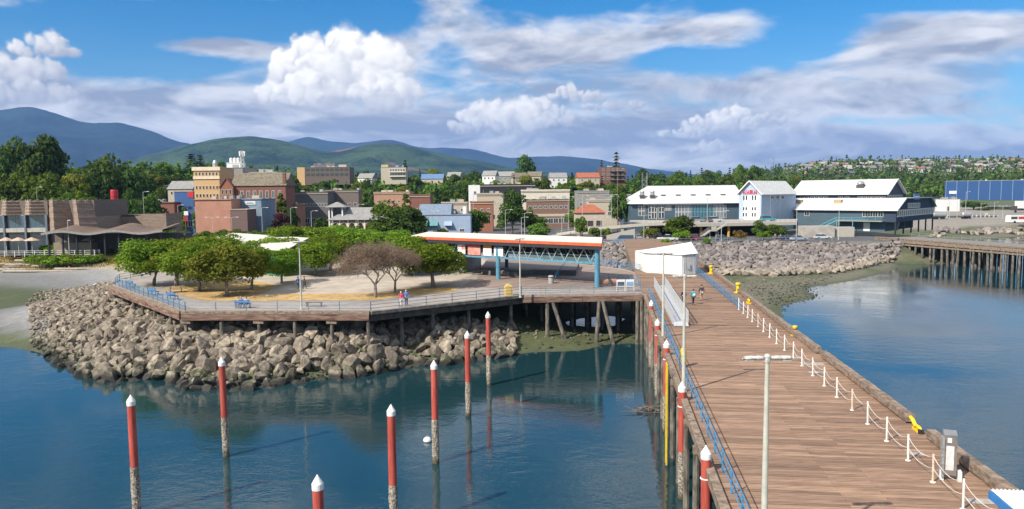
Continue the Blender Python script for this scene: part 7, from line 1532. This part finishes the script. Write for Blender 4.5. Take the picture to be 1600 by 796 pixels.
# ================================================================ CARS
CARM = {}
def car(px, py, colr, label, rz, kind='sedan', z=G, d=None):
    p = P(px, py, z) if d is None else PD(px, py, d); p = Vector((p.x, p.y, z)); t = thing('parked_car', label, 'car', p, rz)
    m = mat('car_%d_%d_%d' % tuple(int(q*100) for q in colr), colr, .25, var=.03, spec=.6)
    L, Wd, h = {'sedan': (4.5, 1.8, 1.45), 'suv': (4.7, 1.9, 1.75), 'van': (5.2, 2.0, 2.1), 'pickup': (5.5, 1.95, 1.8)}[kind]
    key = kind
    if key not in CARM:
        pr = {'sedan': [(-.5, .35), (-.5, .72), (-.47, .88), (.28, .92), (.47, .78), (.5, .6), (.5, .35)], 'suv': [(-.5, .4), (-.5, 1.0), (.25, 1.05), (.47, .92), (.5, .7), (.5, .4)], 'van': [(-.5, .35), (-.5, 1.15), (.36, 1.15), (.48, .95), (.5, .6), (.5, .35)], 'pickup': [(-.5, .45), (-.5, 1.0), (.22, 1.05), (.47, 1.0), (.5, .8), (.5, .45)]}[kind]
        cb = {'sedan': [(-.40, .88), (-.28, h-.05), (.02, h), (.20, .90)], 'suv': [(-.49, .99), (-.44, h-.04), (.05, h), (.20, 1.03)], 'van': [(-.49, 1.14), (-.47, h), (.2, h), (.36, 1.14)], 'pickup': [(-.12, 1.0), (-.09, h-.03), (.09, h), (.2, 1.03)]}[kind]
        bm_ = MB().extr([(x*L, 0, z_) for x, z_ in pr], (0, -Wd/2, 0), (0, Wd/2, 0)).mesh('body', m)
        cg = MB(); w0, w1 = Wd/2-.06, Wd/2-.26
        a, b2, c, d_ = cb; cg.add([(a[0]*L, -w0, a[1]), (b2[0]*L, -w1, b2[1]), (c[0]*L, -w1, c[1]), (d_[0]*L, -w0, d_[1]), (a[0]*L, w0, a[1]), (b2[0]*L, w1, b2[1]), (c[0]*L, w1, c[1]), (d_[0]*L, w0, d_[1])], [(0, 3, 2, 1), (4, 5, 6, 7), (0, 1, 5, 4), (3, 7, 6, 2)])
        rf = MB().add([(b2[0]*L-.05, -w1-.03, b2[1]+.01), (c[0]*L+.05, -w1-.03, c[1]+.01), (c[0]*L+.05, w1+.03, c[1]+.01), (b2[0]*L-.05, w1+.03, b2[1]+.01), (b2[0]*L, -w1, b2[1]+.05), (c[0]*L, -w1, c[1]+.05), (c[0]*L, w1, c[1]+.05), (b2[0]*L, w1, b2[1]+.05)], [(0, 1, 5, 4), (1, 2, 6, 5), (2, 3, 7, 6), (3, 0, 4, 7), (4, 5, 6, 7)])
        CARM[key] = (bm_, cg.mesh('cabin_glass', glass_m), rf.mesh('roof', m), MB().tube((0, -.11, 0), (0, .11, 0), .33, n=12).mesh('wheel', black_m), MB().tube((0, -.12, 0), (0, .12, 0), .19, n=10).mesh('rim', metal_m), MB().box((0, 0, 0), (.06, .34, .14)).mesh('headlight', white_m), MB().box((0, 0, 0), (.06, .3, .14)).mesh('tail_light', red_m))
    bm_, cg, rf, wh, rim, hl_, tl = CARM[key]
    for nme, me in (('body', bm_), ('roof', rf)):
        o = link(nme, me, t); o.material_slots[0].link = 'OBJECT'; o.material_slots[0].material = m
    link('cabin_glass', cg, t)
    for x in (-.31, .31):
        for y in (-Wd/2+.08, Wd/2-.08): w_ = link('wheel', wh, t, loc=(x*L, y, .33)); link('rim', rim, w_)
    for y in (-Wd*.36, Wd*.36): link('headlight', hl_, t, loc=(L/2, y, .68)); link('tail_light', tl, t, loc=(-L/2, y, .78))
    return t
cars = [(975, 380, (.10, .22, .42), 'blue van parked left of the parking deck', 3.0, 'van'), (1043, 377, (.72, .72, .70), 'white pickup parked below the bushy tree', 3.2, 'pickup'), (1078, 376, (.25, .02, .03), 'dark red car parked beside the deck stair', 3.1, 'suv'), (1130, 376, (.12, .16, .2), 'dark car in the shade under the parking deck', .1, 'sedan'), (998, 374, (.3, .3, .32), 'grey car at the mouth of the ramp wall', 1.5, 'sedan'), (1028, 374, (.05, .05, .06), 'black car left of the white pickup', 1.5, 'suv'),
        (1232, 375.5, (.03, .05, .12), 'navy car beside the dark rounded shrub', .2, 'sedan'), (1248, 376, (.35, .42, .5), 'pale blue car parked right of the navy car', .2, 'sedan'), (1285, 374, (.55, .58, .6), 'silver car under cover beside the concrete enclosure', 0, 'sedan'), (875, 378, (.04, .06, .12), 'dark blue car above the right part of the orange roof', .2, 'sedan'), (887, 381, (.08, .20, .42), 'bright blue car above the right part of the orange roof', .1, 'sedan'),
        (720, 371, (.03, .035, .05), 'black car parked right of the blue building, nose left', 3.1, 'sedan'), (733, 371, (.05, .06, .08), 'dark pickup parked behind the black car', .1, 'pickup'), (368, 363, (.03, .04, .07), 'navy suv beside the brown annex', .3, 'suv'), (412, 360, (.04, .05, .09), 'dark blue car right of the blue grey shop', .2, 'sedan'), (423, 368, (.45, .03, .04), 'red car parked below the purple tree', .3, 'sedan'), (432, 366, (.05, .05, .05), 'black car beside the red one', .3, 'suv'),
        (545, 360, (.06, .06, .07), 'black suv before the transit hall', 3.1, 'suv'), (557, 366, (.66, .66, .65), 'white car before the transit hall', 3.0, 'sedan'), (572, 369, (.09, .15, .33), 'blue car right of the white one before the hall', 3.0, 'sedan'), (575, 363, (.45, .06, .03), 'red car behind the blue one before the hall', 3.1, 'sedan'), (515, 360, (.2, .2, .21), 'grey car by the market tents', .2, 'sedan'), (476, 356, (.45, .46, .47), 'silver car left of the market tents', .2, 'sedan'),
        (222, 345, (.30, .05, .05), 'dark red car left of the dark tree in the upper street', .1, 'sedan'), (264, 346, (.55, .56, .57), 'silver car right of the dark tree in the upper street', 3.1, 'sedan'), (293, 346, (.62, .62, .6), 'white car before the blue storefront', .2, 'suv'), (835, 347, (.6, .6, .6), 'white car in the lot before the brown banded shop', .3, 'sedan'), (850, 347, (.1, .11, .13), 'dark car in the lot before the brown banded shop', .3, 'sedan'), (866, 347, (.4, .42, .45), 'grey car in the lot before the brown banded shop', .3, 'suv'), (880, 347, (.65, .65, .64), 'white suv at the right of the lot before the banded shop', .3, 'suv')]
for px, py, c, lab, rz, kind in cars: car(px, py, c, lab, rz, kind)
car(1200, 0, (.03, .28, .33), 'turquoise car parked up on the deck before the pale tower', .1, 'suv', z=ZD, d=228).location.x = PD(1200, 340, 228).x
for px, c, lab in ((1090, (.25, .27, .3), 'grey car up on the parking deck, left one'), (1118, (.5, .51, .52), 'silver car up on the parking deck, right of the grey one'), (1105, (.1, .1, .12), 'black car up on the parking deck between two others')):
    q = PD(px, 340, 226); car(px, 0, c, lab, .1 if px != 1105 else 1.5, 'suv', z=ZD, d=226).location.x = q.x
# ================================================================ BEACH AND WATER BITS
drift = mat('driftwood', (.36, .31, .25), .9, var=.2, scale=2); dr = random.Random(4)
for k, (px, py, L, a) in enumerate(((20, 421, 14, .03), (62, 423, 17, -.02), (125, 422, 11, .05), (40, 417, 9, .1), (90, 418, 12, 0), (140, 419, 8, -.1), (10, 416, 8, -.05), (75, 414, 16, .02), (25, 419, 5, .9))):
    p = P(px, py, 2.1); z = Hs(p.x, p.y); t = thing('driftwood_log', ('leftmost long pale driftwood log on the beach', 'longest driftwood log on the beach front row', 'driftwood log at the right end of the front row', 'short driftwood log behind the longest one', 'middle driftwood log in the back row', 'driftwood log at the right end of the back row', 'driftwood log at the left end of the back row', 'thin driftwood log nearest the beach grass', 'driftwood stump tilted across the logs')[k], 'log', (p.x, p.y, z+.25), a)
    n_ = 6; MB().path([(-L/2+L*j/n_, dr.uniform(-.15, .15), dr.uniform(-.05, .08)) for j in range(n_+1)], [.34*(1-.09*j)*dr.uniform(.9, 1.1) for j in range(n_+1)], 8).build('log', drift, t, world=False); MB().path([(-L*.2, 0, .1), (-L*.2-.5, .4, .6)], [.12, .05], 5).build('branch_stub', drift, t, world=False)
by = thing('mooring_buoy', 'white round mooring buoy floating beside a red pile', 'buoy', P(668, 690, 0)); MB().lathe((0, 0, -.22), [(.05, 0), (.24, .08), (.33, .26), (.30, .42), (.18, .54), (.05, .58)], 16).build('float', mat('buoy_white', (.66, .67, .66), .5), by, world=False, smooth=True); MB().lathe((0, 0, -.05), [(.335, 0), (.335, .1)], 16).build('band', dgrey_m, by, world=False); MB().lathe((0, 0, .34), [(.05, 0), (.05, .12)], 8).build('ring', metal_m, by, world=False)
tg = thing('branch_tangle', 'tangle of dead branches caught against the pier piles', 'branches', P(1012, 642, .1)); tr2 = random.Random(8)
for k in range(26):
    a = tr2.uniform(0, 6.28); L = tr2.uniform(.8, 2.4); x, y = tr2.uniform(-1.2, 1.6), tr2.uniform(-.8, .8); MB().path([(x, y, 0), (x+L*.5*math.cos(a), y+L*.5*math.sin(a)*.5, tr2.uniform(.05, .3)), (x+L*math.cos(a), y+L*math.sin(a)*.5, tr2.uniform(-.1, .5))], [.045, .03, .012], 5).build('branch', bark_m, tg, world=False)
gl_p = P(146, 446, 2.2); gz = Hs(gl_p.x, gl_p.y)+.5; gl = thing('gull', 'white gull standing on the rocks at the edge of the beach', 'gull', (gl_p.x, gl_p.y, gz), .4, None, 2.0)
skinned('body', {'tail': ((-.24, 0, .19), .03), 'rump': ((-.12, 0, .2), .065), 'chest': ((.06, 0, .22), .085), 'neck': ((.14, 0, .31), .045), 'head': ((.17, 0, .37), .048), 'beak': ((.25, 0, .355), .012), 'll': ((0, .035, .1), .012), 'lf': ((.01, .04, 0), .012), 'rl': ((0, -.035, .1), .012), 'rf': ((.01, -.04, 0), .012)}, [('tail', 'rump'), ('rump', 'chest'), ('chest', 'neck'), ('neck', 'head'), ('head', 'beak'), ('rump', 'll'), ('ll', 'lf'), ('rump', 'rl'), ('rl', 'rf')], white_m, gl, root=2)
for s in (-1, 1): MB().path([(.05, s*.07, .24), (-.1, s*.085, .23), (-.26, s*.04, .2)], [.02, .05, .01], 6).build('wing', mat('gull_grey', (.4, .42, .45), .8), gl, world=False)

# ================================================================ HAZE
def haze():
    m = bpy.data.materials.new('haze'); m.use_nodes = True; T = NT(m.node_tree); T.n.remove(T.n['Principled BSDF'])
    v = T.node('ShaderNodeVolumePrincipled'); v.inputs['Color'].default_value = (.22, .45, .95, 1); v.inputs['Density'].default_value = .000056; v.inputs['Anisotropy'].default_value = 0
    T.l.new(v.outputs[0], T.n['Material Output'].inputs['Volume'])
    o = MB().box((0, 6900, 549), (24000, 16000, 1118)).build('haze', m, kind='stuff')
    return o
haze()
